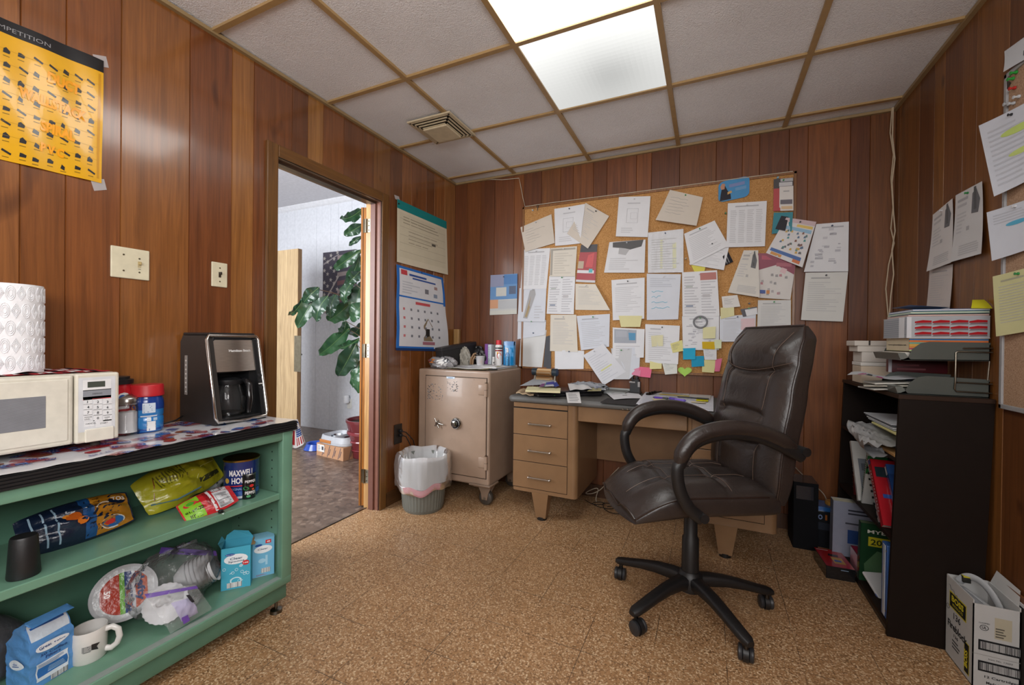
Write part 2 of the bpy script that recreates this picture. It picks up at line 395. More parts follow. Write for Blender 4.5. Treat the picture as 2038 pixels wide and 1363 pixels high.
# solid backing of the partition (painted on the hall side)
b = MB(); zt = CH+.45
b.box((-.11, -4.6, 0), (-.006, DO0-.02, zt), 'matte', '#dcdde0'); b.box((-.11, DO1+.02, 0), (-.006, .72, zt), 'matte', '#dcdde0'); b.box((-.11, DO0-.02, DZ+.02), (-.006, DO1+.02, zt), 'matte', '#dcdde0')
b.build('wall_partition', kind='structure')
b = MB(); b.box((-.006, .006, 0), (RW+.1, .1, zt), 'matte', '#5a3418'); b.build('wall_back_stud', kind='structure')
b = MB()
for y0, y1, z0, z1 in ((-4.7, -4.4, 0, zt), (-3.3, .1, 0, zt), (-4.4, -3.3, 0, 1.3), (-4.4, -3.3, 2.2, zt)): b.box((RW+.006, y0, z0), (RW+.1, y1, z1), 'matte', '#5a3418')
b.build('wall_right_stud', kind='structure')
b = MB()
for y0, y1, z0, z1 in ((-4.46, -4.39, 1.24, 2.26), (-3.31, -3.24, 1.24, 2.26), (-4.46, -3.24, 1.24, 1.31), (-4.46, -3.24, 2.19, 2.26)): b.box((RW-.03, y0, z0), (RW+.01, y1, z1), 'wood_plain', '#7a4a24')
b.build('window_2', kind='structure')
# wall behind the camera with a wide window
b = MB(); wx0, wx1, wz0, wz1 = 1.0, 2.9, 1.3, 2.2
for lo, hi in (((-.1, 0), (wx0, CH)), ((wx1, 0), (RW+.1, CH)), ((wx0, 0), (wx1, wz0)), ((wx0, wz1), (wx1, CH))):
    b.box((lo[0], -4.7, lo[1]), (hi[0], -4.6, hi[1]), 'wood_panel', '#7e4a20')
b.build('wall_front', kind='structure')
b = MB()
for x0, x1, z0, z1 in ((wx0-.06, wx0+.02, wz0-.06, wz1+.06), (wx1-.02, wx1+.03, wz0-.06, wz1+.06), (wx0, wx1, wz0-.06, wz0+.02), (wx0, wx1, wz1-.02, wz1+.06)):
    b.box((x0, -4.62, z0), (x1, -4.56, z1), 'wood_plain', '#7a4a24')
b.build('window_1', kind='structure')
# floors
b = MB(); b.box((-.1, -4.7, -.05), (RW+.1, .1, 0), 'floor_tile', '#ffffff'); b.build('floor', kind='structure')
b = MB(); b.box((-4.3, -3.3, -.05), (-.1, .85, -.001), 'linoleum', '#ffffff'); b.build('floor_hall', kind='structure')
# suspended ceiling: tiles, tan grid, wall angle
XG = [.565, 1.175, 1.785, 2.394]; YG = [-.132, -.742, -1.352, -1.961, -2.571, -3.181, -3.79, -4.4]
b = MB(); xs = [0]+XG+[RW]; ys = [0]+YG+[-4.6]; rc = random.Random(3)
for i in range(len(xs)-1):
    for j in range(len(ys)-1):
        if i == 2 and j in (2, 3, 4): continue
        z = CH+.006; k = [rc.uniform(0, .004) for _ in range(4)]
        b.add([(xs[i], ys[j+1], z+k[0]), (xs[i], ys[j], z+k[1]), (xs[i+1], ys[j], z+k[2]), (xs[i+1], ys[j+1], z+k[3])], [(0, 1, 2, 3)], 'ceiling_tile', '#ffffff')
b.box((-.1, -4.7, CH+.2), (RW+.1, .1, CH+.3), 'matte', '#888888')
ceil = b.build('ceiling', kind='structure')
b = MB(); TAN = '#a98a5c'
for x in XG: b.box((x-.0125, -4.6, CH-.004), (x+.0125, 0, CH+.03), 'satin', TAN)
for y in YG:
    for x0, x1 in zip(xs[:-1], xs[1:]): b.box((x0+.0125, y-.012, CH-.003), (x1-.0125, y+.012, CH+.03), 'satin', TAN)
b.box((0, -4.6, CH-.012), (.02, 0, CH+.004), 'satin', '#98805a'); b.box((RW-.02, -4.6, CH-.012), (RW, 0, CH+.004), 'satin', '#98805a'); b.box((.02, -.02, CH-.012), (RW-.02, 0, CH+.004), 'satin', '#98805a')
b.build('ceiling_grid', ceil)
# fluorescent troffer
t = thing('ceiling_light', 'square-lensed fluorescent ceiling light set in the tan ceiling grid', 'ceiling light', (1.48, -1.352, CH))
for j in (2, 3, 4):
    b = MB(); x0, x1, y1, y0 = 1.175, 1.785, YG[j-1], YG[j]; n_ = 24 if j == 2 else 2
    for i in range(n_):
        for k in range(n_):
            u, v = (i+.5)/n_, (k+.5)/n_         # v: 0 at the end by the back wall; the tubes fade at that end
            e = 6.0 if j > 2 else .64+.55*v**2+.16*abs(u-.5)-.16*math.exp(-((u-.6)/.25)**2-((v-.4)/.25)**2)
            xa, xb, ya, yb = x0+(x1-x0)*i/n_, x0+(x1-x0)*(i+1)/n_, y1+(y0-y1)*k/n_, y1+(y0-y1)*(k+1)/n_
            b.add([(xa, ya, CH+.004), (xb, ya, CH+.004), (xb, yb, CH+.004), (xa, yb, CH+.004)], [(0, 1, 2, 3)], 'light_lens', (e, e, e))
    b.build('diffuser', t)
b = MB(); b.box((1.17, -2.58, CH+.12), (1.79, -.74, CH+.14), 'matte', '#dddddd'); b.build('housing', t)
# exhaust vent
t = thing('ceiling_vent', 'square ivory louvred vent in the ceiling near the doorway', 'vent', (.57, -.75, CH))
vc = (PZ(820, 243, CH)+PZ(938, 265, CH))/2; vx, vy = vc.x, vc.y; IV = '#cbbd9f'
b = MB(); h = .155
b.box((vx-h, vy-h, CH-.012), (vx+h, vy+h, CH-.002), 'satin', IV, .003)
b.build('frame', t)
b = MB()
for k in range(4):
    r0 = h-.012-k*.017; z = CH-.014-k*.006
    for sx, sy in ((1, 0), (-1, 0), (0, 1), (0, -1)):
        if sx: b.box((vx+sx*r0, vy-r0, z), (vx+sx*(r0-.009), vy+r0, z+.004), 'satin', IV)
        else: b.box((vx-r0, vy+sy*r0, z), (vx+r0, vy+sy*(r0-.009), z+.004), 'satin', IV)
b.build('louvre', t)
b = MB(); b.box((vx-h+.012, vy-h+.012, CH-.013), (vx+h-.012, vy+h-.012, CH-.0122), 'matte', '#3a3022'); b.build('throat_shade', t)  # flat dark sheet behind the louvres: the opening's shade put into the colour
b = MB(); b.box((vx-.085, vy-.085, CH-.042), (vx+.085, vy+.085, CH-.03), 'satin', IV, .004); b.build('cover_plate', t)
# door frame
b = MB(); CW = .06; CB = '#74491f'
b.box((0, DO0-CW, 0), (.018, DO0, DZ+CW), 'wood_plain', CB, .004); b.box((0, DO1, 0), (.018, DO1+CW, DZ+CW), 'wood_plain', CB, .004); b.box((0, DO0, DZ), (.018, DO1, DZ+CW), 'wood_y', CB, .004)
b.build('trim_1', kind='structure')
b = MB(); JB = '#7a4f40'
b.box((-.125, DO0-.02, 0), (.012, DO0, DZ), 'wood_plain', CB); b.box((-.125, DO0, DZ), (.012, DO1, DZ+.02), 'wood_y', '#6a4a34')
b.box((-.06, DO1, 0), (.012, DO1+.02, DZ), 'satin', JB); b.box((-.125, DO1, 0), (-.06, DO1+.02, DZ), 'wood_plain', '#c9935a')
b.box((-.075, DO0, DZ-.012), (-.035, DO1, DZ), 'wood_y', '#4a3428'); b.box((-.075, DO1-.012, 0), (-.035, DO1, DZ-.012), 'satin', '#6e463a')
b.box((-.075, DO0, 0), (-.035, DO0+.012, DZ-.012), 'wood_plain', CB)
b.build('trim_2', kind='structure')
b = MB(); b.box((-.104, DO0, 0), (-.096, DO1, .003), 'metal', '#4a4038'); b.build('trim_3', kind='structure')
# the open door, seen on its hinge edge
a = R(30); d = Vector((-math.sin(a), math.cos(a), 0)); n = Vector((-math.cos(a), -math.sin(a), 0))   # d along the leaf, n across its thickness
h0 = Vector((-.118, -.903, .012)); DM = Matrix((d, n, Vector((0, 0, 1)))).transposed().to_4x4(); DM.translation = h0
t = thing('door_1', None, None, h0); t['kind'] = 'structure'
b = MB(); b.box((0, 0, 0), (.74, .042, 2.02), 'wood_plain', '#b8702f', 0, DM); b.box((-.0015, .026, 0), (.02, .030, 2.02), 'matte', '#4a2c16', 0, DM)
b.build('door_leaf', t)
for z in (PX(725, 447, -.11).z, PX(728, 698, -.11).z, PX(733, 945, -.11).z):
    b = MB()
    b.box((-.003, .004, z-.045), (0.001, .026, z+.045), 'metal', '#9a927f', 0, Matrix.Translation((0, 0, -.012)) @ DM)
    b.box((-.112, DO1-.003, z-.045), (-.084, DO1+.001, z+.045), 'metal', '#a39c8a')
    b.cyl((-.119, DO1-.008, z-.047), (-.119, DO1-.008, z+.047), .006, 'metal', '#8f8878', 10)
    for zz in (-.03, 0, .03): b.cyl((-.098, DO1-.0055, z+zz), (-.098, DO1-.002, z+zz), .004, 'metal', '#5c574c', 8)
    b.build('hinge', t)
# hall beyond
HZ = 2.87; FY = .74
b = MB(); e = [-4.3, -3.9, -3.5, -3.1, -2.95, -2.55, -2.3, -2.17, -1.95, -1.75, -1.42, -1.2, -1.02, -.75, -.5, -.3, -.1]
for p, q in zip(e[:-1], e[1:]):
    pr = [(p, .006), (p+.003, 0), (q-.003, 0), (q, .006)]
    b.add([(s, FY+dd, z) for s, dd in pr for z in (0, HZ)], [(2*k, 2*k+2, 2*k+3, 2*k+1) for k in range(3)], 'satin', '#d9dbe0')
b.box((-4.3, FY+.006, 0), (-.1, FY+.1, HZ), 'matte', '#d9dbe0')
b.build('wall_far', kind='structure')
b = MB(); b.box((-4.4, -3.3, 0), (-4.3, .8, HZ), 'matte', '#d5d6da'); b.box((-4.3, -3.4, 0), (-.1, -3.3, HZ), 'matte', '#d5d6da'); b.build('wall_hall', kind='structure')
b = MB(); b.box((-4.4, -3.4, HZ), (-.006, .84, HZ+.1), 'matte', '#cfcdd0'); b.build('ceiling_hall', kind='structure')
b = MB(); b.prism([(0, 0), (0, -.06), (.02, -.045), (.045, -.015), (.045, 0)], -4.3, -.11, 'satin', '#dddde0', Matrix.Translation((0, FY, HZ)) @ Matrix(((0, 0, 1, 0), (-1, 0, 0, 0), (0, 1, 0, 0), (0, 0, 0, 1))))
b.build('trim_4', kind='structure')
# second door, standing open in the hall
t = thing('door_2', None, None, (-2.2, -.05, 0)); t['kind'] = 'structure'
b = MB(); b.box((-2.62, -.085, .012), (-1.835, -.04, 2.06), 'wood_plain', '#bf9d78'); b.box((-1.8349, -.085, .012), (-1.833, -.04, 2.06), 'wood_plain', '#8a6238'); b.build('door_leaf', t)
p0 = PY(586, 668, -.085); p1 = PY(597, 740, -.085)
b = MB(); b.box((p0.x, -.087, p1.z), (p1.x+.01, -.085, p0.z), 'metal', '#b5ab90'); b.build('lock_plate', t)
b = MB(); zc = PX(606, 705, -1.83).z; b.box((-1.833, -.075, zc-.05), (-1.829, -.05, zc+.05), 'metal', '#8d8a80'); b.cyl((-1.80, -.062, zc), (-1.83, -.062, zc), .01, 'metal', '#8d8a80', 10); b.build('latch', t)
# baseboards
b = MB(); b.box((0, -.84, 0), (.012, -.0, .09), 'wood_y', '#5d3a20'); b.build('baseboard_left', kind='structure')
b = MB(); b.box((.0, -.012, 0), (RW, 0, .09), 'wood_plain', '#4d2c16'); b.build('baseboard_back', kind='structure')
b = MB(); b.box((RW-.012, -4.6, 0), (RW, -.012, .09), 'wood_y', '#5d3a20'); b.build('baseboard_right', kind='structure')
# ================================================================ LEFT SIDE
class Plane:
    """wall-like plane x=val ('L' seen from +x, 'R' seen from -x) or y=val ('B' seen from -y); u runs rightwards, v up, in metres"""
    def __init__(s, kind, val):
        s.k = kind; s.val = val
        s.fn = {'L': lambda u, v: Vector((val, u, v)), 'R': lambda u, v: Vector((val, -u, v)), 'B': lambda u, v: Vector((u, val, v))}[kind]
    def uv(s, px, py):
        p = PY(px, py, s.val) if s.k == 'B' else PX(px, py, s.val)
        return (p.x if s.k == 'B' else p.y if s.k == 'L' else -p.y), p.z
    def rect(s, b, p0, p1, col, mat='paper', off=.0006):
        (u0, v1), (u1, v0) = s.uv(*p0), s.uv(*p1); b.mark(s.fn, u0, v0, u1, v1, col, mat, off, (1, 1))
def cylfn(cx, cy, r, z0, z1, a0, prof=None):
    def fn(u, v):
        a = a0+(u-.5)*2*PI; z = z0+(z1-z0)*v; rr = prof(z) if prof else r
        return Vector((cx+rr*math.cos(a), cy+rr*math.sin(a), z))
    return fn
def bars(b, fn, u0, v0, u1, v1, n, col='#222222', mat='paper', off=.0009, seed=1, bg='#eeeeee', vert=True):
    r = random.Random(seed)
    if bg: b.mark(fn, u0, v0, u1, v1, bg, mat, off*.8, (2, 2))
    for i in range(n):
        a = (i+.15)/n; w = r.choice((.25, .4, .6))/n
        if vert: b.mark(fn, u0+(u1-u0)*a, v0, u0+(u1-u0)*(a+w), v1, col, mat, off, (1, 1))
        else: b.mark(fn, u0, v0+(v1-v0)*a, u1, v0+(v1-v0)*(a+w), col, mat, off, (1, 1))
def scribble(b, fn, u0, v0, u1, v1, n, col='#777777', seed=1, mat='paper', off=.0006, fill=.45, lo=.45):
    """rows of small print"""
    r = random.Random(seed); h = (v1-v0)/n
    for i in range(n):
        v = v1-h*(i+1); w = (u1-u0)*r.uniform(lo, 1)
        b.mark(fn, u0, v, u0+w, v+h*fill, col, mat, off)

# ---- green shelf cabinet
GR = '#6c967f'; GD = '#56806b'  # GD: darker copy of GR, shade of the recesses put into the colour
FX, EY, CT, SH, BT = .40, -1.86, .795, .503, .152
t = thing('shelf_cabinet', 'green open-fronted metal shelf cabinet with black ribbed counter edge along left wall', 'cabinet', (.2, -2.5, 0))
b = MB()
b.box((.03, -3.3, .118), (FX, EY, BT), 'enamel', GR, .004)                   # bottom ledge
b.box((FX-.03, -3.3, BT-.001), (FX-.004, EY-.045, BT+.001), 'matte', '#8f9a94')   # worn strip
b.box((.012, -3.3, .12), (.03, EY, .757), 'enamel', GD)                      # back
b.box((.03, EY-.02, BT), (FX-.02, EY, .757), 'enamel', GR)                   # end
b.box((FX-.03, EY-.045, BT-.005), (FX, EY, .757), 'enamel', GR, .003)        # stile
b.box((FX-.03, -3.3, .722), (FX, EY-.045, .757), 'enamel', GR, .003)         # top rail
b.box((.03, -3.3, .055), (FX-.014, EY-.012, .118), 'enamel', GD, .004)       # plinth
for k in range(14): b.cyl((.30, EY-.0205, .19+k*.036), (.30, EY-.0195, .19+k*.036), .0035, 'matte', '#20302a', 8); b.cyl((.08, EY-.0205, .19+k*.036), (.08, EY-.0195, .19+k*.036), .0035, 'matte', '#20302a', 8)
b.build('carcass', t)
b = MB(); b.box((.03, -3.3, SH-.026), (FX-.012, EY-.0455, SH), 'enamel', GR, .003); b.build('shelf', t)
b = MB(); b.box((.005, -3.3, .757), (FX+.004, EY+.008, CT-.003), 'matte', '#3a332c'); b.build('countertop', t)
b = MB(); pr = [(.002, .757)]+[q for k in range(4) for q in ((.0115, .759+k*.009), (.0115, .7645+k*.009), (.0075, .7655+k*.009), (.0075, .7675+k*.009))]+[(.0115, .7945), (.0, CT)]
MY = Matrix(((1, 0, 0, FX), (0, 0, 1, 0), (0, 1, 0, 0), (0, 0, 0, 1)))
b.prism(pr, -3.3, EY+.014, 'satin', '#1c1c1e', MY); b.box((.02, EY+.006, .757), (FX+.002, EY+.014, CT-.002), 'satin', '#1c1c1e'); b.build('edge_band', t)
for x, y in ((.36, -1.90), (.08, -1.90), (.36, -3.2)):
    b = MB(); b.lathe([(.006, .054), (.006, .016), (.022, .012), (.024, 0)], 16, 'metal', '#77736a', Matrix.Translation((x, y, 0))); b.build('foot', t)
# ---- tablecloth with flags
t = thing('tablecloth', 'white vinyl tablecloth printed with flags, spread over the green cabinet top', 'tablecloth', (.2, -2.4, CT))
def tcl(u, v):   # u: 0..1 along y from left, v: from wall to front (so that normal points up)
    y = -3.3+u*(EY+.016+3.3); x = .405-v*.395
    return Vector((x, y, CT+.0012+.0025*math.sin(y*31+x*14)**2*(x/.4)))
b = MB(); b.surf(tcl, 60, 12, 'gloss', '#dfe1e6')
rr = random.Random(5); W_ = 1.456; H_ = .395
def flag(b, fn, u, v, s, ang, asp):
    ca, sa = math.cos(ang), math.sin(ang)
    T = lambda x, y: (u+(x*ca-y*sa)*s/W_, v+(x*sa+y*ca)*s/H_)
    q = lambda x0, y0, x1, y1, c, o: b.poly(fn, [T(x0, y0), T(x1, y0), T(x1, y1), T(x0, y1)], c, 'gloss', o)
    for k in range(5): q(0, k*.12, 1, k*.12+.065, '#a5252e', .0028)
    q(0, .28, .42, .6, '#2f58a0', .0034)
    for i in range(3):
        for j in range(2): q(.06+i*.13, .33+j*.13, .1+i*.13, .37+j*.13, '#eef0f4', .004)
for i in range(190):
    u, v = rr.uniform(.02, .95), rr.uniform(.03, .9); k = rr.random()
    if k < .5: flag(b, tcl, u, v, rr.uniform(.05, .085), rr.uniform(-.6, .6)+rr.choice((0, PI)), 1)
    elif k < .85:
        c = rr.choice(('#8e2a2c', '#a5252e', '#2f58a0', '#3a6cb8', '#8a4a36')); s = rr.uniform(.012, .03); a0 = rr.uniform(0, 6)
        b.poly(tcl, [(min(.99, max(.01, u+s*math.cos(a0+a)*(.6+.5*rr.random())/W_)), min(.99, max(.01, v+s*math.sin(a0+a)*(.6+.4*rr.random())/H_))) for a in [x*PI/4 for x in range(8)]], c, 'gloss', .0022)
    else: b.text(tcl, 'BLUE', u, v, .045, W_/H_, '#2f58a0', 'gloss', .003, .02)
b.build('top_cloth', t)
# the corner falls in a cone-shaped fold past the end of the cabinet
def drop2(u, v):  # u across the fold as seen from the room, v up
    a = -1.5+2.6*u; r = .010+.026*(1-v)+.004*math.sin(u*13)*(1-v); z = CT+.001-(1-v)*.112-.008*math.sin(u*6)*(1-v)
    return Vector((.378+r*math.cos(a)*.8, EY+.030+r*math.sin(a)*.85+.012*(1-v), z))
b = MB(); b.surf(drop2, 24, 10, 'gloss', '#dfe1e6')
star2 = [(.5+.16*(1 if k % 2 == 0 else .45)*math.sin(k*PI/5), .80+.11*(1 if k % 2 == 0 else .45)*math.cos(k*PI/5)) for k in range(10)]
b.poly(drop2, [(.5+.24*math.cos(k*PI/6), .8+.14*math.sin(k*PI/6)) for k in range(12)], '#2a4f92', 'gloss', .001); b.poly(drop2, star2, '#f0f0f0', 'gloss', .0018)
b.mark(drop2, .3, .36, .8, .63, '#2a4f92', 'gloss', .001, (6, 4))
for i in range(5):
    for j in range(3): b.mark(drop2, .34+i*.09, .4+j*.08, .37+i*.09, .43+j*.08, '#f0f0f0', 'gloss', .0016, (1, 1))
for k in range(5): b.mark(drop2, .3+k*.11, .06, .35+k*.11, .33, '#ab2830', 'gloss', .001, (1, 3))
b.mark(drop2, .08, .1, .2, .6, '#ab2830', 'gloss', .001, (2, 4))
b.surf(lambda u, v: Vector((.02+u*.37, EY+.016+.006*math.sin(u*20)*(1-v), CT+.001-(1-v)*.06)), 20, 4, 'gloss', '#dfe1e6')
b.build('hanging_end', t)

# ---- microwave
MX = .27; Z0 = CT+.022
t = thing('microwave', 'cream white microwave oven on the flag tablecloth at the left', 'microwave', (.14, -2.7, CT))
my1, mz1 = -2.386, 1.03; my0 = -2.83
b = MB(); b.box((.005, my0, Z0), (MX-.022, my1, mz1), 'satin', '#cfcabb', .006)
for y in (my0+.05, my1-.04):
    for x in (.03, MX-.05): b.cyl((x, y, CT+.004), (x, y, Z0+.002), .012, 'matte', '#4a4640', 10)
b.build('body', t)
pm = Plane('L', MX); yd = pm.uv(148, 820)[0]
b = MB(); b.box((MX-.022, my0, Z0+.004), (MX, yd-.0015, mz1-.002), 'satin', '#d6d1c2', .007)
b.box((MX-.002, my0+.012, Z0+.018), (MX+.0025, yd-.014, mz1-.014), 'satin', '#dad5c7', .004)
d = b.build('door', t)
(u0, v1), (u1, v0) = pm.uv(0, 795), pm.uv(90, 851)
b = MB(); b.box((MX+.0022, my0+.05, v0), (MX+.0036, u1, v1), 'satin', '#84858a', .001)
for k in range(26): z = v0+(v1-v0)*(k+.5)/26; b.box((MX+.0035, my0+.052, z-.0004), (MX+.0038, u1-.002, z+.0004), 'matte', '#6d6e73')
b.build('window', d)
b = MB(); b.box((MX-.022, yd+.0015, Z0+.002), (MX+.001, my1, mz1), 'satin', '#d6d1c2', .006)
cp = b.build('control_panel', t)
pm = Plane('L', MX+.0012); b = MB(); pm.rect(b, (156, 752), (229, 851), '#d3d5d8', 'satin', .0004)
pm.rect(b, (165, 757), (221, 774), '#e4e4e4', 'satin'); pm.rect(b, (174, 760), (209, 769), '#4a4f48', 'gloss', .001)
pm.rect(b, (165, 777), (221, 790), '#8c8f96', 'satin'); pm.rect(b, (165, 790.5), (221, 791.5), '#c05050', 'satin')
b.text(pm.fn, 'DEFROST', *pm.uv(184, 785), .004, 1, '#333333', 'satin', .001)
for i, row in enumerate((('1', '2', '3'), ('4', '5', '6'), ('7', '8', '9'), ('', '0', ''))):
    for j, s in enumerate(row):
        px, py = 166+j*19.5, 794+i*10.8; pm.rect(b, (px, py), (px+17.5, py+9.6), '#e2e3e4', 'satin')
        if s: b.text(pm.fn, s, *pm.uv(px+7, py+8), .0075, 1, '#30343a', 'satin', .0012, .02)
b.text(pm.fn, 'POWER', *pm.uv(168, 832), .0035, 1, '#333333', 'satin', .0012); b.text(pm.fn, 'LEVEL', *pm.uv(168, 836), .0035, 1, '#333333', 'satin', .0012)
b.text(pm.fn, 'TIMER', *pm.uv(207, 832), .0035, 1, '#333333', 'satin', .0012); b.text(pm.fn, 'SET', *pm.uv(208, 836), .0035, 1, '#333333', 'satin', .0012)
pm.rect(b, (167, 839), (188, 847), '#e2e3e4', 'satin'); pm.rect(b, (190, 838), (222, 846), '#e2e3e4', 'satin')
b.text(pm.fn, 'CANCEL', *pm.uv(170, 845.5), .0045, 1, '#333333', 'satin', .0012); b.text(pm.fn, 'START', *pm.uv(199, 844), .0045, 1, '#333333', 'satin', .0012)
b.build('keypad', cp)
(u0, v1), (u1, v0) = pm.uv(168, 855), pm.uv(226, 872)
b = MB(); b.box((MX, u0, v0), (MX+.006, u1, v1), 'satin', '#dcd7c9', .003); b.build('open_button', cp)
# ---- cloth and paper towels on the microwave
def clf(u, v):
    y = my0+.02+u*(my1-my0-.03); x = .24-v*.23
    return Vector((x, y, mz1+.002+.0022*math.sin(u*26+v*9)**2))
b = MB(); b.surf(clf, 40, 12, 'cloth', '#a92c34')
for k in range(16): b.mark(clf, .02+k*.06, 0.02, .045+k*.06, .98, ('#e0dcdc', '#26282e')[k % 3 == 0], 'cloth', .0012, (2, 10))
b.build('place_mat', None, 'red, white and black striped cloth spread on top of the microwave', 'cloth')
tc = PZ(-32, 748, mz1); cx, cy = .135, -2.588
t = thing('paper_towel_roll', 'white embossed paper towel roll standing on the microwave', 'paper towels', (cx, cy, mz1+.006))
z0 = mz1+.006; b = MB()
def wob(r, z, a, i): return r*(1+.006*math.sin(a*9+z*60)*math.sin(z*160)), z+(.003*math.sin(a*5) if i in (1, 10) else 0)
prof = [(.021, z0)]+[(.071, z0+.001+k*.0278) for k in range(10)]+[(.07, z0+.255), (.021, z0+.255)]
b.lathe(prof, 64, 'cloth', '#ebebee', Matrix.Translation((cx, cy, 0)), True, wob)
fnp = cylfn(cx, cy, .0715, z0+.004, z0+.252, R(-12))
for i in range(22):          # quilted diamonds and rings
    for j in range(5):
        uc, vc = (i+.5*(j % 2))/22, (j+.5)/5
        for q in (1.0, .72, .44):
            pts = [(uc+q*.02*math.cos(a), vc+q*.085*math.sin(a)) for a in [k*PI/6 if (i+j) % 2 else k*PI/2 for k in range(13 if (i+j) % 2 else 5)]]
            b.tube([lift(fnp, .0002)(*p) for p in pts], .0011, 4, 'cloth', '#ebebee', False)
b.build('towel_sheets', t)
b = MB(); b.lathe([(.0195, z0-.002), (.0205, z0-.002), (.0205, z0+.257), (.0195, z0+.257)], 20, 'matte', '#a98d68', Matrix.Translation((cx, cy, 0))); b.build('cardboard_core', t)

# ---- jars beside the microwave
cx, cy = .065, -2.325
t = thing('coffee_canister', 'red plastic coffee canister with black lid behind the microwave', 'canister', (cx, cy, CT+.005)); z = CT+.005
b = MB(); b.lathe([(.058, z), (.062, z+.01), (.062, z+.1), (.067, z+.12), (.06, z+.155), (.056, z+.165), (.056, z+.175)], 32, 'gloss', '#b81f2a', Matrix.Translation((cx, cy, 0)))
f = cylfn(cx, cy, .066, z, z+.18, R(-15)); b.poly(f, [(.56+.05*math.cos(a), .7+.12*math.sin(a)) for a in [k*PI/6 for k in range(12)]], '#e8e8ea', 'gloss', .003); b.poly(f, [(.55+.025*math.cos(a), .72+.06*math.sin(a)) for a in [k*PI/6 for k in range(12)]], '#3a62a8', 'gloss', .004)
b.mark(f, .52, .5, .6, .56, '#e8e8ea', 'gloss', .003)
b.build('jar', t)
b = MB(); b.lathe([(.06, z+.175), (.06, z+.19), (.05, z+.192), (.05, z+.2), (0, z+.2)], 32, 'satin', '#1b1b1d', Matrix.Translation((cx, cy, 0))); b.build('lid', t)
pj = (PZ(240, 868, CT)+PZ(266, 870, CT))/2; cx, cy = pj.x-.03, pj.y+.012; z = CT+.005
t = thing('sugar_dispenser', 'clear ribbed glass sugar jar with metal lid between microwave and blue bottle', 'sugar jar', (cx, cy, z))
b = MB(); b.lathe([(.03, z), (.036, z+.004), (.036, z+.012), (.0315, z+.02), (.0315, z+.09), (.029, z+.103), (.028, z+.11)], 40, 'glass', '#ffffff', Matrix.Translation((cx, cy, 0)), True, lambda r, zz, a, i: (r*(1+(.03*math.cos(a*10) if i in (3, 4) else 0)), zz)); b.build('glass_jar', t)
b = MB(); b.lathe([(.0, z+.006), (.0285, z+.006), (.0285, z+.078), (.02, z+.082), (0, z+.08)], 32, 'matte', '#e6e6e8', Matrix.Translation((cx, cy, 0))); b.build('sugar', t)
b = MB(); b.lathe([(.031, z+.104), (.032, z+.108), (.032, z+.124), (.028, z+.13), (.012, z+.14), (0, z+.141)], 32, 'metal', '#b9b6b2', Matrix.Translation((cx, cy, 0))); b.build('lid', t)
pj = (PZ(268, 864, CT)+PZ(317, 858, CT))/2; cx, cy = pj.x-.025, pj.y+.01; z = CT+.004
t = thing('creamer_bottle', 'blue creamer bottle with red screw lid beside the sugar jar', 'creamer', (cx, cy, z)); fa = math.atan2(CAM.y-cy, CAM.x-cx)
pr_ = [(.044, z), (.048, z+.005), (.048, z+.05), (.0455, z+.055), (.048, z+.06), (.049, z+.095), (.047, z+.115), (.043, z+.125), (.044, z+.135)]
def prf(zz):
    for (r0, a), (r1, c) in zip(pr_, pr_[1:]):
        if a <= zz <= c: return r0+(r1-r0)*(zz-a)/(c-a)
    return pr_[-1][0] if zz > pr_[-1][1] else pr_[0][0]
b = MB(); b.lathe(pr_, 40, 'gloss', '#2f7fc4', Matrix.Translation((cx, cy, 0)))
f = cylfn(cx, cy, .05, z, z+.135, fa, prf)
b.mark(f, .25, .6, .75, .97, '#1d3f8c', 'gloss', .0006, (20, 8)); b.mark(f, .25, .0, .75, .1, '#1f4f9c', 'gloss', .0006, (20, 2))
b.mark(f, .46, .52, .58, .78, '#d7e3ee', 'gloss', .001, (6, 6)); scribble(b, f, .47, .54, .57, .76, 6, '#5b82b4', 3, 'gloss', .0014)
b.mark(f, .44, .42, .6, .45, '#e8f0f6', 'gloss', .001, (6, 1)); b.mark(f, .5, .3, .54, .4, '#e8f0f6', 'gloss', .001, (2, 2)); b.mark(f, .56, .31, .6, .38, '#bcd4e8', 'gloss', .001, (2, 2))
bars(b, f, .5, .04, .585, .29, 9, '#555555', 'gloss', .0012, 2, '#f2f2f2', False)
b.poly(f, [(.37+.03*math.cos(a), .66+.1*math.sin(a)) for a in [k*PI/5 for k in range(10)]], '#c97a3c', 'gloss', .001); b.poly(f, [(.36+.03*math.cos(a), .3+.1*math.sin(a)) for a in [k*PI/5 for k in range(10)]], '#7fb4e0', 'gloss', .001)
b.build('bottle', t)
b = MB(); b.lathe([(.047, z+.128), (.05, z+.13), (.05, z+.142), (.0485, z+.145), (.0485, z+.166), (.046, z+.17), (0, z+.17)], 40, 'satin', '#c2232b', Matrix.Translation((cx, cy, 0)), True, lambda r, zz, a, i: (r*(1+.012*math.cos(a*24)*(i in (3, 4))), zz)); b.build('lid', t)

